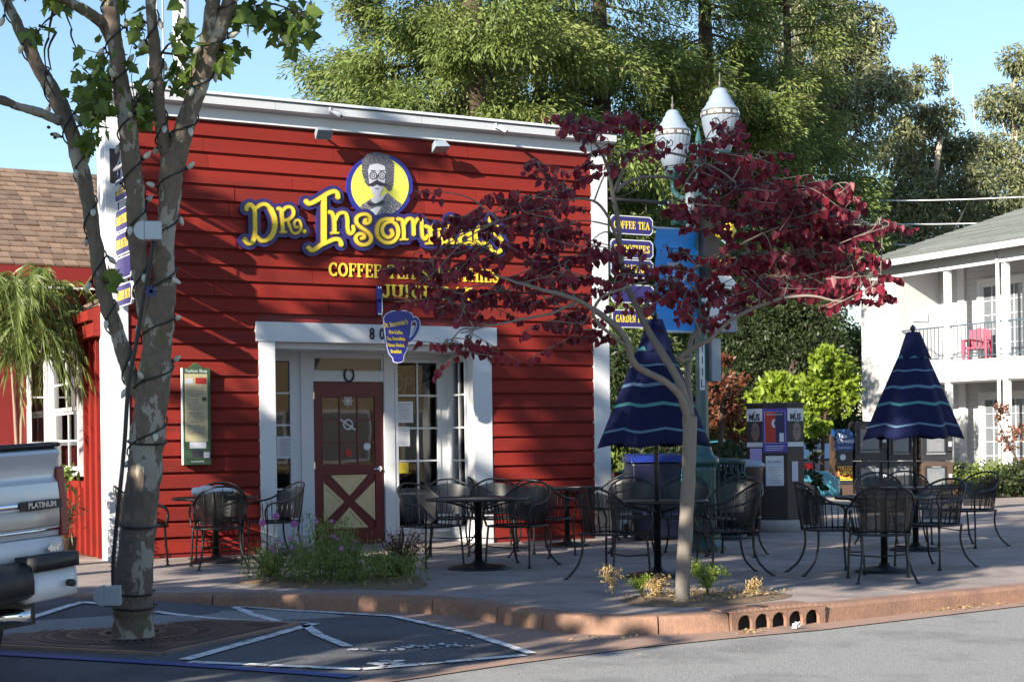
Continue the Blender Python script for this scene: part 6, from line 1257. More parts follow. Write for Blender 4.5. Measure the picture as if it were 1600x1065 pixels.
# poster kiosk
KB = gnd(1213, 828); kang = math.atan2(-KB.y, -KB.x)     # the middle face looks towards the street corner
KR = .40; kio = empty('poster_kiosk', KB, kang + math.pi / 2, 'dark brown eight sided kiosk with posters on a round concrete base', 'kiosk')
oct_ = [(KR / math.cos(R_(22.5)) * math.cos(R_(22.5 + 45 * k)), KR / math.cos(R_(22.5)) * math.sin(R_(22.5 + 45 * k))) for k in range(8)]
kz0, kz1 = .17, 1.78
MB().lathe([(.47, -.02), (.47, .14), (.45, .165), (0, .165)], n=32).build('concrete_base', M['conc'], kio)
for k in range(8):
    a, c = oct_[k], oct_[(k + 1) % 8]; a2, c2 = [(p[0] * .93, p[1] * .93) for p in (a, c)]
    MB().prism([a2, c2, (c[0] * .999, c[1] * .999), (a[0] * .999, a[1] * .999)][::-1], lambda p: (p[0], p[1], kz0), lambda p: (p[0], p[1], kz1)).build('panel', M['kiosk'], kio)
MB().prism([(p[0] * 1.04, p[1] * 1.04) for p in oct_], lambda p: (p[0], p[1], kz1), lambda p: (p[0], p[1], kz1 + .04)).build('cap', M['ink'], kio)
FACE = {}                                                # three faces that look at the street: local frames
def kface(da):
    """object matrix whose local -Y is the outward normal of the face turned da degrees from the middle one"""
    return Matrix.Translation(KB) @ Matrix.Rotation(kang + math.pi / 2 + R_(da), 4, 'Z') @ Matrix.Translation((0, -KR, 0))
def poster(da, x, z, label, w_, h_, draw):
    t = empty('poster', (0, 0, 0), 0, label, 'poster'); t.matrix_world = kface(da) @ Matrix.Translation((x, -.003, z)); t.matrix_basis = t.matrix_world; draw(t, w_, h_); return t
def mus(t, w_, h_):
    boxo('sheet', M['paper'], t, -w_ / 2, w_ / 2, -.002, 0, -h_ / 2, h_ / 2); boxo('photo_ground', M['ink'], t, -w_ / 2, w_ / 2, -.004, -.0022, -h_ * .38, h_ * .17)
    b = MB().use(M['skin']); b.prism(ell(.02, -h_ * .10, w_ * .27, h_ * .25, 0, 360, 16)[:-1], lambda p: (p[0], -.0042, p[1]), lambda p: (p[0], -.0062, p[1])); b.use(M['ink'])
    for s in (-1, 1): b.prism(ell(s * w_ * .13 - .01, -h_ * .05, w_ * .07, h_ * .02, 0, 360, 8)[:-1], lambda p: (p[0], -.0064, p[1]), lambda p: (p[0], -.0076, p[1])); b.bar(s * w_ * .13 - .04, s * w_ * .13 + .02, -.0074, -.0064, -h_ * .01, h_ * .0)
    b.bar(-.016, -.008, -.0074, -.0064, -h_ * .17, -h_ * .07); b.use(M['posterred']).prism(ell(-.01, -h_ * .235, w_ * .11, h_ * .022, 0, 360, 8)[:-1], lambda p: (p[0], -.0064, p[1]), lambda p: (p[0], -.0076, p[1])); b.build('portrait', None, t)
    text_obj('poster_text', 'MUS', .13, M['ink'], t, (0, -.003, h_ * .27), bold=.006, sx=.85); boxo('accent', M['ink'], t, -.02, .03, -.0035, -.0022, h_ * .40, h_ * .42)
poster(0, .255 - .02, 1.50, 'black and white portrait poster at the upper right of the kiosk', .26, .52, mus) if False else None
def purple(t, w_, h_):
    boxo('sheet', M['purple'], t, -w_ / 2, w_ / 2, -.002, 0, -h_ / 2, h_ / 2); boxo('frame', M['lilac'], t, -w_ * .43, w_ * .43, -.0035, -.0022, -h_ * .29, h_ * .43); boxo('red_half', M['posterred'], t, -w_ * .41, w_ * .03, -.005, -.0037, -h_ * .28, h_ * .42); boxo('navy_half', M['posternavy'], t, w_ * .03, w_ * .41, -.005, -.0037, -h_ * .28, h_ * .42)
    MB().prism(ell(-.0, h_ * .16, .048, .062, 90, 270, 12), lambda p: (p[0], -.0052, p[1]), lambda p: (p[0], -.0066, p[1])).build('white_disc', M['paper'], t); boxo('dark_figure', M['ink'], t, -.012, .006, -.008, -.0068, h_ * .12, h_ * .2)
    text_obj('poster_text', 'MASQUERADE', .034, M['paper'], t, (0, -.0056, h_ * .36), sx=1.0); boxo('code_block', M['paper'], t, w_ * .18, w_ * .36, -.0066, -.0052, -h_ * .26, -h_ * .06)
    b = MB()
    for k in range(3): b.bar(-w_ * .4, w_ * (.4 - .05 * k), -.0035, -.0022, -h_ * (.36 + .045 * k), -h_ * (.347 + .045 * k))
    tag(b.build('small_print', M['paper'], t), kind='stuff')
def flyer(t, w_, h_):
    boxo('sheet', M['paper'], t, -w_ / 2, w_ / 2, -.002, 0, -h_ / 2, h_ / 2); text_obj('poster_text', 'BIG SURREY', .045, M['ink'], t, (0, -.003, h_ * .30), sx=.85); b = MB()
    for k in range(7): b.bar(-w_ * random.uniform(.2, .38), w_ * random.uniform(.2, .38), -.0035, -.0022, -h_ * (.40 - .0) + k * h_ * .085 * (1.0), -h_ * .39 + k * h_ * .085)
    tag(b.build('small_print', M['ink'], t), kind='stuff')
fw = 2 * KR * math.tan(R_(22.5))
poster(0, 0.0, 1.43, 'purple event poster with red and navy halves in the middle of the kiosk', fw * 1.02, .62, purple)
poster(0, -.01, .86, 'white typed flyer below the purple poster on the kiosk', .25, .42, flyer)
poster(45, 0.0, 1.47, 'portrait poster on the right hand face of the kiosk', fw * .95, .54, mus); poster(-45, 0.0, 1.47, 'portrait poster on the left hand face of the kiosk', fw * .95, .54, mus)
poster(-45, .02, 1.0, 'plain lilac sheet under the left portrait poster on the kiosk', .24, .36, lambda t, w_, h_: boxo('sheet', M['lilac'], t, -w_ / 2, w_ / 2, -.002, 0, -h_ / 2, h_ / 2))
poster(45, -.02, .85, 'narrow pale sheet low on the right hand face of the kiosk', .12, .28, lambda t, w_, h_: boxo('sheet', M['inkface'], t, -w_ / 2, w_ / 2, -.002, 0, -h_ / 2, h_ / 2))
# newspaper racks
M['greynews'] = mat('newsprint_grey', (.17, .18, .19), .7, var=.3, scale=40)
def rack(u0, u1, v0, v1, d, name, label, body, win, lower=None, extra=None, group='newspaper racks beyond the kiosk'):
    c = PX((u0 + u1) / 2, 760, d); w_ = (u1 - u0) / FPX * d; h0 = PX(u0, v1, d).z; h1 = PX(u0, v0, d).z; t = empty(name, (c.x, c.y, h0), R_(-22), label, 'newspaper rack', group); h = h1 - h0
    b = MB(); b.prism([(-w_ / 2, 0), (w_ / 2, 0), (w_ / 2, h * .93), (w_ / 2 - .05, h), (-w_ / 2 + .05, h), (-w_ / 2, h * .93)], lambda p: (p[0], .45, p[1]), lambda p: (p[0], 0, p[1])); bevel(b.build('cabinet', body, t), .01)
    f = boxo('door', M['newsblack'], t, -w_ * .40, w_ * (.28 if win else .4), -.02, -.001, h * .18, h * .86)
    if win:
        boxo('window', M['glass2'], f, -w_ * .34, w_ * .22, -.026, -.0205, h * .28, h * .80); n = boxo('newspaper', M['greynews'], f, -w_ * .26, w_ * .16, -.034, -.0265, h * .30, h * .66); b = MB()
        b.bar(-w_ * .24, w_ * .14, -.036, -.0345, h * .60, h * .645)
        for k in range(4): b.bar(-w_ * .24, w_ * .02, -.036, -.0345, h * (.33 + .06 * k), h * (.335 + .06 * k))
        b.build('newsprint', M['inkgrey'], t)
        boxo('title_strip', M['greynews'], t, -w_ * .36, w_ * .26, -.026, -.0021 - .018, h * .19, h * .25)
        boxo('coin_box', body, t, w_ * .30, w_ * .47, -.06, -.001, h * .30, h * .95); boxo('coin_slot', M['galv'], t, w_ * .33, w_ * .44, -.066, -.0605, h * .45, h * .62)
    quick('pull_handle', M['galv'], t, lambda b: b.bar(-w_ * .2, w_ * .1, -.05, -.0365 if win else -.021, h * .83, h * .85)); 
    if extra: extra(t, w_, h)
    return t
D1 = 33.5
def chron(t, w_, h):
    MB().prism([(-w_ / 2, h * .70), (w_ / 2, h * .70), (w_ / 2, h * .96), (w_ / 2 - .09, h * 1.04), (-w_ / 2, h * 1.04)], lambda p: (p[0], .30, p[1]), lambda p: (p[0], -.03, p[1])).build('blue_header', M['chronblue'], t)
    text_obj('rack_text', 'The', .13, M['paper'], t, (-w_ * .38, -.033, h * .93), align='LEFT', bold=.003); text_obj('rack_text', 'Chronicle', .13, M['paper'], t, (-w_ * .42, -.033, h * .85), align='LEFT', bold=.003, sx=.83); boxo('rack_strap_line', M['lilac'], t, -w_ * .4, w_ * .4, -.034, -.031, h * .74, h * .755)
    MB().prism(ell(-.04, h * .60, .07, .07, 0, 360, 7)[:-1], lambda p: (p[0], -.021, p[1]), lambda p: (p[0], -.026, p[1])).build('eagle_mark', M['paper'], t)
    boxo('yellow_card', M['yellow'], t, -w_ * .42, w_ * .42, -.035, -.0205, h * .24, h * .46); text_obj('rack_text', 'AUTO', .15, M['posterred'], t, (0, -.037, h * .405), bold=.008, sx=.82); text_obj('rack_text', 'Weekly', .13, M['posterred'], t, (0, -.037, h * .315), bold=.006, sx=.85); boxo('black_strap', M['ink'], t, -w_ * .38, w_ * .38, -.037, -.0355, h * .255, h * .27)
rack(1306, 1334, 674, 774, D1, 'newspaper_rack', 'slim brown rack with blue header and yellow card at the left end', M['newsbrown'], False, extra=chron)
for i, (u0, u1, w0) in enumerate(((1336, 1388, 'left'), (1389, 1432, 'middle'), (1440, 1490, 'right'))):
    rack(u0, u1, 658 if i == 0 else 672, 719, D1, 'newspaper_rack', 'upper %s newspaper box of the dark two tier rack' % w0, M['newsblack'], True); rack(u0, u1, 721, 772, D1, 'newspaper_rack', 'lower %s newspaper box of the dark two tier rack' % w0, M['newsbrown'] if i == 2 else M['newsblack'], True)
b = MB(); c = PX(1412, 775, D1); t = empty('rack_stand', (c.x, c.y, 0), R_(-22), 'dark low stand carrying the two tiers of newspaper boxes', 'stand'); zt_ = PX(1412, 773, D1).z
boxo('top_plate', M['newsblack'], t, -1.12, 1.15, -.05, .5, zt_ - .045, zt_ - .003)
for x in (-1.0, 0, 1.0): boxo('leg', M['newsblack'], t, x - .04, x + .04, .0, .4, -.16, zt_ - .045)
# bins by the lamp
def bins():
    c = gnd(1021, 842); t = empty('recycling_bin', c, R_(-24), 'big navy recycling bin with bright blue lid behind the centre parasol', 'bin'); w_ = .33
    b = MB(); v = [(-w_ * .88, -.32, .03), (w_ * .88, -.32, .03), (w_ * .88, .32, .03), (-w_ * .88, .32, .03), (-w_, -.38, 1.02), (w_, -.38, 1.02), (w_, .38, 1.02), (-w_, .38, 1.02)]; b.add(v, [(0, 3, 2, 1), (4, 5, 6, 7), (0, 1, 5, 4), (1, 2, 6, 5), (2, 3, 7, 6), (3, 0, 4, 7)]); bevel(b.build('body', M['binblue'], t), .03)
    b = MB(); b.prism([(-.42, 1.025), (.42, 1.025), (.40, 1.09), (.1, 1.14), (-.36, 1.11)], lambda p: (-w_ - .02, p[0], p[1]), lambda p: (w_ + .02, p[0], p[1])); bevel(b.build('lid', M['lidblue'], t), .015)
    for s in (-1, 1): MB().tube([(s * .30, .36, .1), (s * .35, .36, .1)], .1, 14).build('wheel', M['rubber'], t)
    quick('handle', M['binblue'], t, lambda b: b.tube([(-.25, .40, 1.0), (-.25, .46, 1.05), (.25, .46, 1.05), (.25, .40, 1.0)], .015, 6))
    def slat_can(u, v, label, r=.30, h=1.0):
        c = gnd(u, v); t = empty('litter_bin', c, 0, label, 'litter bin', 'green scrollwork litter bins by the lamp')
        n = 22
        for k in range(n): a = 2 * math.pi * k / n; MB().tube([(r * .9 * math.cos(a), r * .9 * math.sin(a), .06), (r * math.cos(a), r * math.sin(a), .5), (r * math.cos(a), r * math.sin(a), h)], .016, 5).build('slat', M['green2'], t)
        MB().lathe([(r * .8, .05), (r * .86, .05), (r * .86, .9), (r * .8, .9)], n=20).build('liner', M['blackplastic'], t)
        for z in (.05, .62, h): MB().tube([((r + .012) * math.cos(a), (r + .012) * math.sin(a), z) for a in [6.2832 * q / 24 for q in range(25)]], .018, 6).build('hoop', M['green2'], t)
        for k in range(10):
            a = 2 * math.pi * k / 10; R2 = r + .025; P = []
            for q in range(13): th = q * .6; rr = .085 * (1 - q / 15); P.append((R2 * math.cos(a + rr * math.cos(th) / r), R2 * math.sin(a + rr * math.cos(th) / r), .81 + rr * math.sin(th)))
            MB().tube(P, .010, 5).build('scroll', M['green2'], t)
        MB().lathe([(r + .03, h), (r + .04, h + .03), (r * .55, h + .07), (r * .5, h + .05)], n=24).build('rim', M['green2'], t)
    slat_can(1128, 842, 'green scrollwork litter bin just right of the lamp base'); 
    c = gnd(1160, 836); t = empty('round_bin', c, 0, 'brown round bin with grey dished lid between green bin and kiosk', 'bin')
    MB().lathe([(.24, .02), (.29, .9), (.30, .93)], n=28).build('body', M['binbrown'], t); MB().lathe([(.32, .93), (.32, .97), (.25, 1.02), (.12, 1.04), (0, 1.03)], n=28).build('lid', M['grey'], t)
bins()
# ================================================================== PATIO FURNITURE
def uv_sheet(name, grid, mt, parent):
    """grid: rows of 3-D points with metric uv"""
    n, m = len(grid), len(grid[0]); me = bpy.data.meshes.new(name); me.from_pydata([tuple(p) for r in grid for p in r], [], [(i * m + j, i * m + j + 1, (i + 1) * m + j + 1, (i + 1) * m + j) for i in range(n - 1) for j in range(m - 1)])
    uv = me.uv_layers.new(name='UVMap'); U = np.zeros((n, m, 2))
    for i in range(n):
        for j in range(m):
            U[i, j, 0] = U[i, j - 1, 0] + (Vector(grid[i][j]) - Vector(grid[i][j - 1])).length if j else 0
            U[i, j, 1] = U[i - 1, j, 1] + (Vector(grid[i][j]) - Vector(grid[i - 1][j])).length if i else 0
    for p in me.polygons:
        for li in p.loop_indices: vi = me.loops[li].vertex_index; uv.data[li].uv = U[vi // m, vi % m]
    me.polygons.foreach_set('use_smooth', [True] * len(me.polygons)); me.materials.append(mt); me.update(); return new_obj(name, me, parent)
def make_chair():
    t = empty('patio_chair')
    hoop = cat([(-.265, .22, .43), (-.285, .25, .56), (-.285, .19, .645), (-.29, .05, .665), (-.285, -.10, .70), (-.235, -.24, .80), (-.12, -.315, .865), (0, -.335, .88), (.12, -.315, .865), (.235, -.24, .80), (.285, -.10, .70), (.29, .05, .665), (.285, .19, .645), (.285, .25, .56), (.265, .22, .43)], 4)
    MB().tube(hoop, .0115, 7).build('back_hoop', M['black'], t)
    ring = cat([(-.25, .22, .43), (-.26, 0, .43), (-.235, -.19, .43), (-.12, -.26, .43), (0, -.27, .43), (.12, -.26, .43), (.235, -.19, .43), (.26, 0, .43), (.25, .22, .43), (.0, .245, .43), (-.25, .22, .43)], 4)
    MB().tube(ring, .0115, 7).build('seat_frame', M['black'], t)
    rows = []
    for y in np.linspace(.235, -.255, 8): h = .245 if y > -.12 else .245 * max(.35, math.sqrt(max(0, 1 - ((-.12 - y) / .165) ** 2))); rows.append([Vector((h * s, y, .428 - .016 * (1 - s * s))) for s in np.linspace(-1, 1, 7)])
    uv_sheet('seat', rows, M['perf'], t)
    # back: inner hoop and perforated panel, side spindles
    th = [R_(a) for a in (-62, -42, -21, 0, 21, 42, 62)]; rows = []
    for k in range(6):
        q = k / 5; z = .47 + (.835 - .47) * q; R2 = .245 + .055 * q; rows.append([Vector((R2 * math.sin(a), -.02 - (R2 + .01) * math.cos(a) , z - .085 * q * (a / 1.08) ** 2)) for a in th])
    uv_sheet('back_panel', rows, M['perf'], t)
    for s in (-1, 1):
        for k, a in enumerate((66, 78, 90, 103, 116)):
            a = R_(a); x, y = .25 * math.sin(a), -.02 - .255 * math.cos(a); x2, y2 = .29 * math.sin(min(a, 1.75)), -.03 - .29 * math.cos(a) * (1.0); z2 = .715 - .018 * k if k else .745
            MB().tube([(s * x, y, .43), (s * (x + x2) / 2 * 1.02, (y + y2) / 2, .57), (s * x2, y2, z2 - .03)], .006, 5).build('spindle', M['black'], t)
    for k in range(5):
        a = R_(-40 + 20 * k); MB().tube([(.255 * math.sin(a), -.022 - .265 * math.cos(a), .43), (.285 * math.sin(a), -.024 - .297 * math.cos(a), .64), (.305 * math.sin(a), -.026 - .318 * math.cos(a), .862 - .05 * abs(a))], .0055, 5).build('spindle', M['black'], t)
    for s in (-1, 1):
        b = MB(); b.tube(cat([(s * .25, .21, .43), (s * .265, .22, .25), (s * .275, .235, .0)], 4), .0115, 7); b.lathe([(.0, 0), (.024, 0), (.024, .012), (.012, .016)], (s * .275, .235, 0), 8); b.build('leg', M['black'], t)
        b = MB(); b.tube(cat([(s * .215, -.20, .43), (s * .20, -.20, .28), (s * .225, -.25, .12), (s * .265, -.37, .0)], 4), .0115, 7); b.lathe([(.0, 0), (.024, 0), (.024, .012), (.012, .016)], (s * .265, -.37, 0), 8); b.build('leg', M['black'], t)
    MB().tube([(-.262, .222, .22), (0, .2, .20), (.262, .222, .22)], .007, 5).build('stretcher', M['black'], t)
    return t
def make_table(r=.48, square=False):
    t = empty('patio_table'); n = 28
    MB().tube([(r * math.cos(6.2832 * k / n), r * math.sin(6.2832 * k / n), .725) for k in range(n + 1)], .016, 6).build('table_rim', M['black'], t)
    me = uv_sheet('table_top', [[Vector((q * math.cos(6.2832 * k / n), q * math.sin(6.2832 * k / n), .727)) for k in range(n + 1)] for q in (.03, r * .5, r)], MATS['table_mesh'], t)
    MB().lathe([(.035, .02), (.035, .70), (.06, .715), (.06, .72)], n=14).build('pedestal', M['black'], t)
    MB().lathe([(0, .0), (.30, .0), (.30, .012), (.24, .035), (.06, .06), (.05, .09)], n=24).build('table_base', M['castiron'] if False else M['black'], t)
    for k in range(4): a = R_(45 + 90 * k); MB().tube([(.05 * math.cos(a), .05 * math.sin(a), .62), (r * .8 * math.cos(a), r * .8 * math.sin(a), .715)], .009, 5).build('brace', M['black'], t)
    return t
MATS['table_mesh'] = perf_mat('table_mesh', (.014, .014, .016), 260.0, .75)
CHAIR0, TABLE0 = make_chair(), make_table(); used = {'c': False, 't': False}
def chair(x, y, face, label, z=0.0):
    o = copy_tree(CHAIR0) if used['c'] else CHAIR0; used['c'] = True; o.location = (x, y, z); o.rotation_euler = (0, 0, face - math.pi / 2); tag(o, label, 'chair', 'black mesh patio chairs'); return o
def table(x, y, label, s=1.0):
    o = copy_tree(TABLE0) if used['t'] else TABLE0; used['t'] = True; o.location = (x, y, 0); o.scale = (s, s, 1); tag(o, label, 'table', 'round black patio tables'); return o
def at_table(tx, ty, deg, r, label, turn=0): a = R_(deg); chair(tx + r * math.cos(a), ty + r * math.sin(a), a + math.pi + R_(turn), label)
t1 = gnd(748, 888); table(t1.x, t1.y, 'round black mesh table on a pedestal right of the flower bed', 1.1)
def chair_px(u, v, tx, ty, label, turn=0): p = gnd(u, v); chair(p.x, p.y, math.atan2(ty - p.y, tx - p.x) + R_(turn), label)
chair_px(672, 884, t1.x, t1.y, 'black mesh chair left of the table beside the flower bed', -5)
chair_px(812, 884, t1.x, t1.y, 'black mesh chair in front right of the table beside the flower bed', 25)
chair_px(706, 866, t1.x, t1.y, 'black mesh chair behind the table beside the flower bed, in front of the shop window', 0)
chair_px(772, 866, t1.x, t1.y, 'black mesh chair tucked behind the table beside the right entry post', 0)
tb = Vector((9.75, 16.75, 0)); table(tb.x, tb.y, 'round black mesh table against the red wall right of the entry', .95)
chair_px(851, 868, tb.x, tb.y, 'black mesh chair between the entry table and the red wall table', -20)
chair(9.0, 17.25, R_(-20), 'black mesh chair against the red wall left of its table'); chair(10.62, 17.1, R_(190), 'black mesh chair against the white corner board right of the red wall table')
t2 = gnd(1028, 900); table(t2.x, t2.y, 'round black mesh table under the centre closed parasol', 1.0)
chair_px(957, 903, t2.x, t2.y, 'black mesh chair in front left of the centre parasol table', 28); chair_px(1137, 897, t2.x, t2.y, 'black mesh chair in front right of the centre parasol table', 0)
chair_px(1150, 868, t2.x + .4, t2.y + .3, 'black mesh chair at the far right of the centre parasol table'); chair_px(992, 866, t2.x, t2.y, 'black mesh chair behind the centre parasol table to the left', 0); chair_px(1070, 866, t2.x, t2.y, 'black mesh chair behind the centre parasol table hidden by the redbud trunk')
t3 = gnd(1382, 893); table(t3.x, t3.y, 'round black mesh table without parasol at the right front', .95)
chair_px(1300, 895, t3.x, t3.y, 'black mesh chair left of the right front table', 0); chair_px(1378, 906, t3.x, t3.y + .3, 'black mesh chair with its back to the street at the right front table', 0); chair_px(1456, 886, t3.x, t3.y, 'black mesh chair right of the right front table', 0)
t4 = gnd(1431, 859); table(t4.x, t4.y, 'round black mesh table under the right closed parasol', 1.0)
chair_px(1516, 853, t4.x, t4.y, 'black mesh chair right of the right parasol table', 0); chair_px(1378, 853, t4.x, t4.y, 'black mesh chair left of the right parasol table', -20); chair_px(1418, 848, t4.x, t4.y, 'black mesh chair behind the right parasol table', 0)
chair_px(1330, 857, t4.x, t4.y, 'black mesh chair standing apart left of the right parasol table', -30) if False else None
tl = Vector((5.28, 16.95, 0)); table(tl.x, tl.y, 'round black mesh table with a white bag left of the entry', .98)
chair(5.10, 16.25, R_(80), 'black mesh chair in front of the white bag table'); chair(4.55, 17.2, R_(-15), 'black mesh chair left of the white bag table behind the sycamore'); chair(6.02, 17.05, R_(185), 'black mesh chair right of the white bag table by the entry post'); chair(5.55, 17.62, R_(-110), 'black mesh chair between the white bag table and the red wall')
# white paper bag
b = MB(); c = Vector((tl.x - .02, tl.y + .02, .742)); n, m = 14, 10; vs = []
for i in range(n + 1):
    s = -1 + 2 * i / n
    for j in range(m):
        a = 2 * math.pi * j / m; k = (1 - abs(s) ** 4 * .55); vs.append(c + Vector((s * .24, .09 * math.cos(a) * k, .062 + .062 * math.sin(a) * k + .012 * math.sin(9 * s + a * 3)))) 
b.add(vs, [(i * m + j, i * m + (j + 1) % m, (i + 1) * m + (j + 1) % m, (i + 1) * m + j) for i in range(n) for j in range(m)] + [tuple(range(m - 1, -1, -1)), tuple(n * m + j for j in range(m))], True); tag(b.build('paper_bag', M['paper']), 'white bag lying on the table left of the entry', 'bag')
# closed parasols
def umb_mat():
    m = bpy.data.materials.new('striped_canvas'); m.use_nodes = True; nt = m.node_tree; P = nt.nodes['Principled BSDF']; L = nt.links.new; tc = _n(nt, 'ShaderNodeTexCoord'); sx = _n(nt, 'ShaderNodeSeparateXYZ'); L(tc.outputs['UV'], sx.inputs[0])
    cr = _n(nt, 'ShaderNodeValToRGB'); cr.color_ramp.interpolation = 'CONSTANT'; E_ = cr.color_ramp.elements; nv, lb, tl_ = (.007, .011, .055, 1), (.11, .20, .30, 1), (.07, .25, .26, 1)
    st = [(0, nv), (.115, lb), (.135, nv), (.325, tl_), (.355, nv), (.495, lb), (.52, nv), (.665, lb), (.68, nv), (.80, tl_), (.83, nv)]
    E_[0].position, E_[0].color = st[0]; E_[1].position, E_[1].color = st[1]
    for p, c in st[2:]: e = E_.new(p); e.color = c
    L(sx.outputs[1], cr.inputs[0]); nz = _n(nt, 'ShaderNodeTexNoise'); nz.inputs['Scale'].default_value = 300; L(tc.outputs['Object'], nz.inputs['Vector']); mx = _n(nt, 'ShaderNodeMix', data_type='RGBA', blend_type='MULTIPLY'); mx.inputs[0].default_value = .35
    L(cr.outputs[0], mx.inputs[6]); L(nz.outputs['Fac'], mx.inputs[7]); L(mx.outputs[2], P.inputs['Base Color']); P.inputs['Roughness'].default_value = .85; P.inputs['Specular IOR Level'].default_value = .2; return m
UM = umb_mat()
def umbrella(x, y, z0, z1, R0, label, seed):
    random.seed(seed); t = empty('closed_parasol', (x, y, 0), random.random() * .7, label, 'parasol', 'navy striped parasols folded shut'); H = z1 - z0
    MB().tube([(0, 0, 0), (0, 0, z1 + .02)], .021, 10).build('pole', M['black'], t); MB().lathe([(0, z1 + .0), (.035, z1 + .03), (.03, z1 + .06), (0, z1 + .09)], n=10).build('finial', M['binblue'], t)
    def skirt(name, za, zb, ra, rb, folds, amp, hem, vr):
        n, m = folds * 10, 22; ph = [random.uniform(-.05, .05) for _ in range(folds)]; fr = [random.uniform(.86, 1.12) for _ in range(folds)]; G = []
        for i in range(m + 1):
            q = i / m; row = []
            for j in range(n + 1):
                a = 2 * math.pi * j / n; k = int(j / 10) % folds; f = (j % 10) / 10; pl = abs(2 * f - 1) ** 1.1; tt = 1 - f
                fk = fr[k] * (1 - f) + fr[(k + 1) % folds] * f
                r = (ra + (rb - ra) * q ** .95) * fk * (1 - amp * q ** .5 * (1 - pl)); zz = zb + (za - zb) * (1 - q) - hem * q * (pl - .5) * fk; row.append(Vector((r * math.cos(a + ph[k] * q), r * math.sin(a + ph[k] * q), zz)))
            G.append(row)
        me = bpy.data.meshes.new(name); w2 = n + 1; me.from_pydata([tuple(p) for r in G for p in r], [], [(i * w2 + j, i * w2 + j + 1, (i + 1) * w2 + j + 1, (i + 1) * w2 + j) for i in range(m) for j in range(n)]); uv = me.uv_layers.new(name='UVMap')
        for p in me.polygons:
            for li in p.loop_indices: vi = me.loops[li].vertex_index; uv.data[li].uv = ((vi % w2) / n, vr[0] + (vr[1] - vr[0]) * (1 - (vi // w2) / m))
        me.polygons.foreach_set('use_smooth', [True] * len(me.polygons)); me.materials.append(UM); me.update(); o = new_obj(name, me, t); s = o.modifiers.new('thick', 'SOLIDIFY'); s.thickness = .004; return o
    skirt('canopy', z1 - .08, z0, .07, R0, 6, .26, .045, (0.0, 1.0)); skirt('vent_cape', z1, z1 - .30, .075, .20, 6, .22, .05, (.84, 1.0))
umbrella(t2.x, t2.y, 1.26, 2.47, .56, 'navy striped parasol folded shut behind the redbud trunk', 2); umbrella(t4.x, t4.y, 1.30, 2.52, .57, 'navy striped parasol folded shut in front of the white motel', 5)
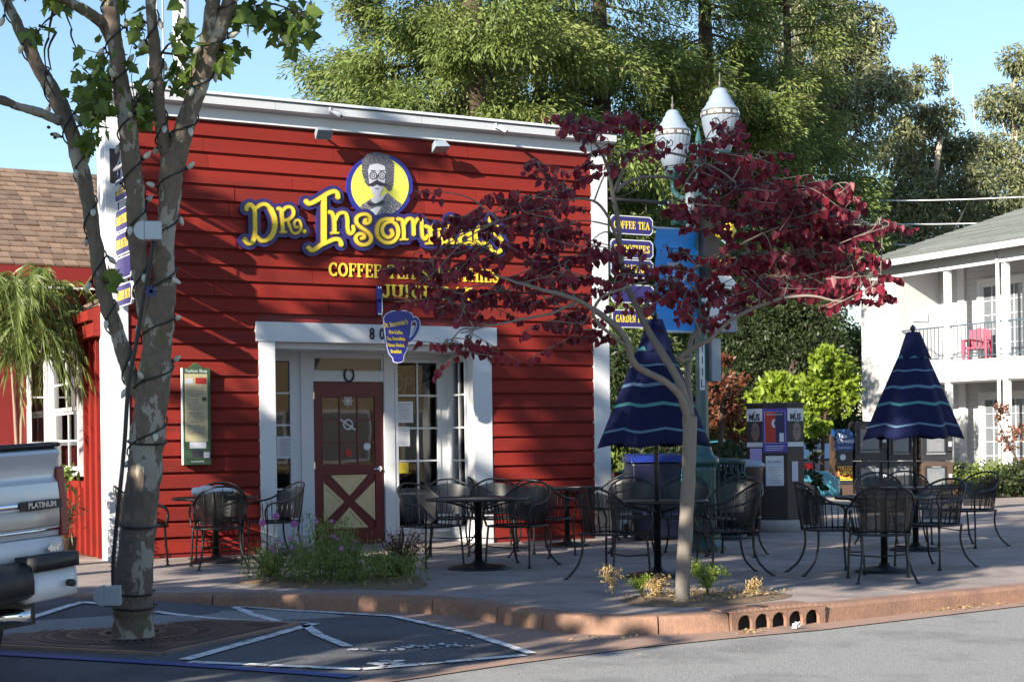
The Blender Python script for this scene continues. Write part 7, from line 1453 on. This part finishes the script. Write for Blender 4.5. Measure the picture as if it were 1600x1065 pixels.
# ================================================================== PICKUP AND PARKED CARS
def pickup():
    c = PX(119, 860, 9.35); g = gz(c.x, c.y); t = empty('pickup_truck', (c.x, c.y, g), 0, 'silver and white pickup truck parked nose in at the left edge', 'pickup'); t.rotation_euler = (R_(-2.6), 0, R_(90 + 27.8)); W = 1.98
    # tailgate: shaped cross-section drawn across the truck (x rearwards is negative)
    prof = [(.05, 1.455), (.0, 1.46), (-.045, 1.445), (-.055, 1.425), (-.03, 1.385), (-.004, 1.34), (.004, 1.285), (-.004, 1.265), (-.022, 1.25), (-.030, 1.19), (-.031, 1.12), (-.026, 1.085), (-.026, 1.045), (-.022, .99), (-.012, .95), (-.006, .935), (.05, .935)]
    def sweep(name, pr, y0, y1, mt, par, n=8, crown=.035):
        k = len(pr); vs = []
        for i in range(n + 1):
            y = y0 + (y1 - y0) * i / n; s = (2 * (y - W / 2) / W); vs += [(x + crown * s * s * s * s, y, z) for x, z in pr]
        return MB().add(vs, [(i * k + j, i * k + (j + 1) % k, (i + 1) * k + (j + 1) % k, (i + 1) * k + j) for i in range(n) for j in range(k)] + [tuple(range(k - 1, -1, -1)), tuple(n * k + j for j in range(k))], True).build(name, mt, par)
    tg = sweep('tailgate', prof, .075, W - .075, M['silver'], t); tg.data.polygons.foreach_set('use_smooth', [True] * len(tg.data.polygons)); m_ = tg.modifiers.new('e', 'EDGE_SPLIT'); m_.split_angle = R_(35)
    sweep('tailgate_cap', [(.05, 1.457), (-.04, 1.463), (-.05, 1.478), (-.03, 1.49), (.05, 1.49)], .06, W - .06, M['blackplastic'], tg); sweep('trim_strip', [(-.034, 1.148), (-.040, 1.145), (-.040, 1.118), (-.034, 1.115)], .085, W - .085, M['chrome'], tg)
    sweep('reflection_band', [(-.0285, 1.10), (-.0325, 1.095), (-.0300, 1.0), (-.027, .992)], .085, W - .085, M['groundrefl'], tg); sweep('lower_panel', [(-.0, .93), (-.018, .925), (-.020, .80), (.0, .785), (.05, .785), (.05, .93)], .06, W - .06, M['truckwhite'], t); sweep('seam_strip', [(-.024, .985), (-.030, .982), (-.030, .968), (-.024, .965)], .085, W - .085, M['chrome'], tg)  # first strip paints the ground's reflection across the silver gate
    rt = (R_(90), 0, R_(-90)); text_obj('badge_text', 'PLATINUM', .046, M['chrome'], t, (-.050, .24, 1.128), rot=rt, bold=.002, ext=.005, sx=.92); boxo('badge_plate', M['blackplastic'], t, -.046, -.038, .09, .39, 1.102, 1.154); text_obj('badge_text', '4x4', .05, M['chrome'], t, (-.030, .16, .865), rot=rt, bold=.004, ext=.005, shear=.2)
    # corner with lamp, bed sides
    for s in (0, 1):
        y0 = 0 if s == 0 else W; sg = 1 if s == 0 else -1
        P = [(.02, y0 + sg * .07), (.05, y0 + sg * .02), (.14, y0 - sg * .0), (1.95, y0 - sg * .012), (1.95, y0 + sg * .07)]; b = MB(); b.prism(P if s else P[::-1], lambda p: (p[0], p[1], .62), lambda p: (p[0], p[1], 1.47)); b.build('bed_side', M['silver'], t)
        P = [(-.012, y0 + sg * .072), (-.008, y0 + sg * .015), (.03, y0 - sg * .018), (.16, y0 - sg * .022), (.16, y0 + sg * .02), (.03, y0 + sg * .072)]; b = MB(); b.prism(P if s else P[::-1], lambda p: (p[0], p[1], .93), lambda p: (p[0] + .02 * (1), p[1], 1.34)); bevel(b.build('tail_lamp', M['taillight'], t), .008)
    boxo('bed_floor', M['blackplastic'], t, .05, 1.95, .07, W - .07, .75, .80)
    # bumper
    bp = [(-.10, .595), (-.17, .63), (-.175, .70), (-.16, .785), (-.10, .81), (.05, .81), (.05, .62)]; sweep('bumper', bp, .42, W - .42, M['blackplastic'], t, crown=.0)
    for s in (0, 1):
        a, c2 = (.03, .42) if s == 0 else (W - .42, W - .03); sweep('bumper_end', [(-.10, .565), (-.160, .585), (-.168, .64), (-.160, .745), (-.03, .75), (.12, .75), (.12, .60)], a, c2, M['truckwhite'], t, crown=.10); sweep('bumper_pad', [(-.178, .752), (-.178, .835), (.12, .835), (.12, .752)], a - .005, c2 + .005, M['blackplastic'], t, crown=.09)
        MB().tube([(-.172, .14 if s == 0 else W - .14, .66), (-.13, .14 if s == 0 else W - .14, .66)], .022, 10).build('sensor', M['ink'], t)
    MB().tube([(.6, .62, .52), (.1, .56, .50), (-.06, .44, .50), (-.10, .40, .50)], .048, 12).build('exhaust_pipe', M['chrome'], t); boxo('hitch_bar', M['blackplastic'], t, -.14, .3, W / 2 - .05, W / 2 + .05, .47, .57); boxo('underbody', M['blackplastic'], t, .05, 5.3, .25, W - .25, .42, .62)
    # cab and bonnet
    sec = [(1.98, 1.47), (2.1, 1.93), (2.6, 1.98), (3.6, 1.95), (4.25, 1.42), (5.6, 1.32), (5.72, 1.1), (5.72, .62), (1.98, .62)]
    b = MB(); b.prism(sec, lambda p: (p[0], .06, p[1]), lambda p: (p[0], W - .06, p[1])); bevel(b.build('cab', M['silver'], t), .05)
    for y in (.052, W - .052): q = MB(); q.prism([(2.2, 1.47), (2.3, 1.86), (3.55, 1.87), (4.05, 1.47)], lambda p: (p[0], y - .004, p[1]), lambda p: (p[0], y + .004, p[1])); q.build('side_window', M['glass'], t)
    boxo('rear_window', M['glass'], t, 1.975, 1.99, .3, W - .3, 1.52, 1.84)
    for x in (1.05, 4.75):
        for y in (.14, W - .14): q = MB(); q.tube([(x, y - .13, .40), (x, y + .13, .40)], .40, 24); wh = q.build('wheel', M['rubber'], t); MB().tube([(x, y - .135, .40), (x, y + .135, .40)], .25, 16).build('rim', M['galv'], wh)
pickup()
def car(u, d, z, rz, label, paint, name='parked_car'):
    p = PX(u, 720, d); t = empty(name, (p.x, p.y, z), rz, label, 'car', 'cars parked behind the kiosk')
    lower = [(-2.1, .3), (-2.15, .7), (-1.95, .88), (-1.3, .92), (1.0, .9), (1.9, .8), (2.15, .62), (2.15, .3)]; b = MB(); b.prism(lower[::-1], lambda q: (q[0], -.86, q[1]), lambda q: (q[0], .86, q[1])); bevel(b.build('body', paint, t), .07, 3)
    up = [(-1.75, .90), (-1.25, 1.38), (-.2, 1.45), (.4, 1.40), (1.15, .90)]; b = MB(); b.prism(up[::-1], lambda q: (q[0], -.72, q[1]), lambda q: (q[0], .72, q[1])); bevel(b.build('cabin', M['glass'], t), .06, 2)
    b = MB(); b.prism([(-1.3, 1.375), (-.2, 1.465), (.45, 1.41), (.4, 1.39), (-.2, 1.44), (-1.25, 1.36)][::-1], lambda q: (q[0], -.70, q[1]), lambda q: (q[0], .70, q[1])); b.build('roof', paint, t)
    for x in (-1.3, 1.35):
        for y in (-.78, .78): q = MB(); q.tube([(x, y - .1, .31), (x, y + .1, .31)], .31, 20); wh = q.build('wheel', M['rubber'], t); MB().tube([(x, y - .105, .31), (x, y + .105, .31)], .19, 12).build('rim', M['galv'], wh)
    for y in (-.66, .66): boxo('tail_lamp', M['taillight'], t, -2.17, -1.98, y - .14, y + .14, .66, .84); boxo('headlight', M['globe'], t, 1.98, 2.14, y - .16, y + .16, .58, .70)
    boxo('bumper', M['blackplastic'], t, -2.2, -2.1, -.8, .8, .32, .48); boxo('bumper', M['blackplastic'], t, 2.1, 2.2, -.8, .8, .32, .46)
car(1132, 31, -.15, R_(-10), 'teal car parked behind the russet shrub', M['teal']); car(1268, 42, -.15, R_(65), 'dark car with red tail lamps beyond the lime green trees', M['carblack'])
# ================================================================== SMALL PLANTS
def cosmos():
    random.seed(13); t = empty('cosmos_plant', (5.2, 13.5, .03), 0, 'tangle of feathery cosmos with pink flowers in the bed before the door', 'flowering plant'); O = Vector((5.2, 13.5, .03)); CC, DD = [], []; st = MB(); n_f = 0
    P0 = BEDS[0]
    for k in range(420):
        x, y = random.uniform(4.7, 6.2), random.uniform(12.75, 14.5)
        if not inpoly(x, y, P0): continue
        if random.random() > .30 + math.exp(-((x - 5.3) ** 2 + (y - 13.65) ** 2) / .16): continue
        h = random.uniform(.08, .26) + .42 * math.exp(-((x - 5.35) ** 2 + (y - 13.65) ** 2) / .10) * random.uniform(.6, 1.1) + .18 * math.exp(-((x - 4.95) ** 2 + (y - 14.1) ** 2) / .05); h = min(h, .68); a = Vector((x, y, .04)) - O; e = a + Vector((random.gauss(0, .09), random.gauss(0, .09), h)); st.tube([a, a.lerp(e, .5) + Vector((random.gauss(0, .02), random.gauss(0, .02), 0)), e], .0032, 4)
        m = int(26 + 70 * h); ts = RNG.random(m) ** .7; cc = np.array(a) + np.outer(ts, np.array(e - a)) + RNG.normal(0, .038, (m, 3)); CC.append(cc); DD.append(unit(m) + np.array([0, 0, .7]))
        if h > .26 and random.random() < .22 and n_f < 20:
            f = MB(); n_f += 1; nr = Vector((random.gauss(-.3, .5), random.gauss(-.7, .4), random.uniform(.2, 1))).normalized(); u1 = nr.orthogonal().normalized(); v1 = nr.cross(u1); r = random.uniform(.022, .036); c = e + Vector((0, 0, .012)); f.use(M['pink'])
            for q in range(8):
                a_ = 2 * math.pi * q / 8; d = u1 * math.cos(a_) + v1 * math.sin(a_); s = nr.cross(d); f.flat([c + d * .004, c + d * r * .6 - s * r * .3, c + d * r + nr * .004, c + d * r * .6 + s * r * .3])
            f.use(M['yellow']).prism([(.006 * math.cos(k2), .006 * math.sin(k2)) for k2 in (0, 1.26, 2.51, 3.77, 5.03)], lambda p: c + u1 * p[0] + v1 * p[1], lambda p: c + u1 * p[0] + v1 * p[1] + nr * .006); f.build('flower', None, t)
    tag(st.build('stems', M['flowergreen'], t), kind='stuff'); C = np.concatenate(CC); n = len(C); leaf_mass('foliage', C, np.concatenate(DD), unit(n), RNG.uniform(.02, .06, n), RNG.uniform(.006, .015, n), M['flowergreen'], t, 'stuff')
    for (u, v, h) in ((705, 0, 0),):
        pass
    for k, (u, v) in enumerate(((432, 806), (410, 816), (460, 818))):
        e = PX(u, v, 15.0); a = Vector((4.95 + .1 * k, 13.9, .04)); b = MB(); b.tube(cat([a - O, a.lerp(e, .6) + Vector((-.04, 0, 0)) - O, e - O], 4), .004, 4); b.build('stem', M['flowergreen'], t); f = MB().use(M['pink'])
        for q in range(8): a_ = 2 * math.pi * q / 8; d = Vector((math.cos(a_), .2, math.sin(a_))); s = Vector((-math.sin(a_), 0, math.cos(a_))); c = e - O; f.flat([c, c + d * .025 - s * .012, c + d * .042, c + d * .025 + s * .012])
        f.build('flower', None, t)
cosmos()
def dry_shrub(x, y, h, label, mt, n=40, name='dry_shrub', leafn=10, ls=.03):
    t = empty(name, (x, y, .03), 0, label, 'shrub'); b = MB(); CC = []
    for k in range(n):
        a = Vector((random.gauss(0, .04), random.gauss(0, .04), 0)); az = random.random() * 6.283; e = a + Vector((math.cos(az) * random.uniform(.05, .28), math.sin(az) * random.uniform(.05, .28), h * random.uniform(.45, 1))); mid = a.lerp(e, .5) + Vector((0, 0, .05)); b.tube([a, mid, e], [.006, .004, .002], 4)
        for q in range(leafn): CC.append(mid.lerp(e, random.random()) + Vector((random.gauss(0, .015), random.gauss(0, .015), random.gauss(0, .015))))
    tag(b.build('stems', M['bark3'] if mt != M['drygrass'] else mt, t), kind='stuff'); C = np.array(CC); m = len(C); leaf_mass('foliage', C, unit(m), unit(m), ls, ls * .5, mt, t, 'stuff')
random.seed(17)
p = gnd(618, 905); dry_shrub(p.x + .15, p.y + .25, .48, 'reddish twiggy shrub at the right end of the flower bed', M['russet'], 60, 'twiggy_shrub'); dry_shrub(p.x, p.y + .05, .22, 'low green tuft in front of the reddish twiggy shrub', M['flowergreen'], 60, 'green_tuft', 16); p = gnd(425, 905); dry_shrub(p.x, p.y, .42, 'dark dry stalks at the left end of the flower bed', M['shrub'], 36, 'dry_stalks', 5)
p = gnd(668, 880)
def weed(u, v, h, lab, mt, n, spread):
    q = gnd(u, v, .035); t = empty('weed', (q.x, q.y, .035), 0, lab, 'weed'); b = MB(); CC, DD = [], []
    for k in range(n):
        az = random.random() * 6.283; d = Vector((math.cos(az), math.sin(az), 0)) * random.uniform(.3, 1) * spread * 1.35; e = d + Vector((0, 0, h * random.uniform(.6, 1))); tip = d * 1.5 + Vector((0, 0, e.z * random.uniform(.75, .95))); P = cat([Vector((0, 0, 0)), d * .35 + Vector((0, 0, e.z * .6)), e, tip], 4); b.tube(P, [.0028 - .00018 * i for i in range(len(P))], 4)
        for i in range(3, len(P)):
            m = 5; CC.append(np.array(P[i]) + RNG.normal(0, .022, (m, 3))); DD.append(unit(m) * .8 + np.array(P[i] - P[i - 1]) / max(1e-6, (P[i] - P[i - 1]).length) + np.array([0, 0, -.3]))
    tag(b.build('stems', mt, t), kind='stuff'); C = np.concatenate(CC); m = len(C); leaf_mass('foliage', C, np.concatenate(DD), unit(m), RNG.uniform(.025, .055, m), .008, mt, t, 'stuff')
for a in ((958, 930, .24, 'bent pale weed left of the redbud bed', M['drygrass'], 5, .10), (1003, 928, .15, 'small green weed in the redbud bed left of the trunk', M['lime'], 8, .06), (1024, 932, .16, 'drooping yellowing weed just left of the redbud trunk', M['drygrass'], 10, .06), (1106, 930, .27, 'feathery green weed right of the redbud trunk', M['lime'], 16, .11), (1176, 930, .13, 'thin dry weed at the right end of the redbud bed', M['drygrass'], 5, .03)): weed(*a)
q = onY(101, 800, 17.6); bk = empty('wire_planter', (q.x, q.y, 0), 0, 'dry grassy planter between the pickup and the red side wall', 'planter'); MB().lathe([(.10, 0), (.13, .30), (.14, .31)], n=16).build('pot', M['bark3'], bk)
C = RNG.normal(0, .08, (300, 3)) * np.array([1, 1, 2.0]) + np.array([0, 0, .55]); leaf_mass('foliage', C, unit(300) + np.array([0, 0, .4]), unit(300), .16, .014, M['shrub'], bk, 'stuff'); C = RNG.normal(0, .07, (60, 3)) + np.array([0, 0, 1.0]); leaf_mass('green_leaves', C, unit(60), unit(60), .12, .05, M['flowergreen'], bk, 'stuff')
bpy.context.view_layer.update()
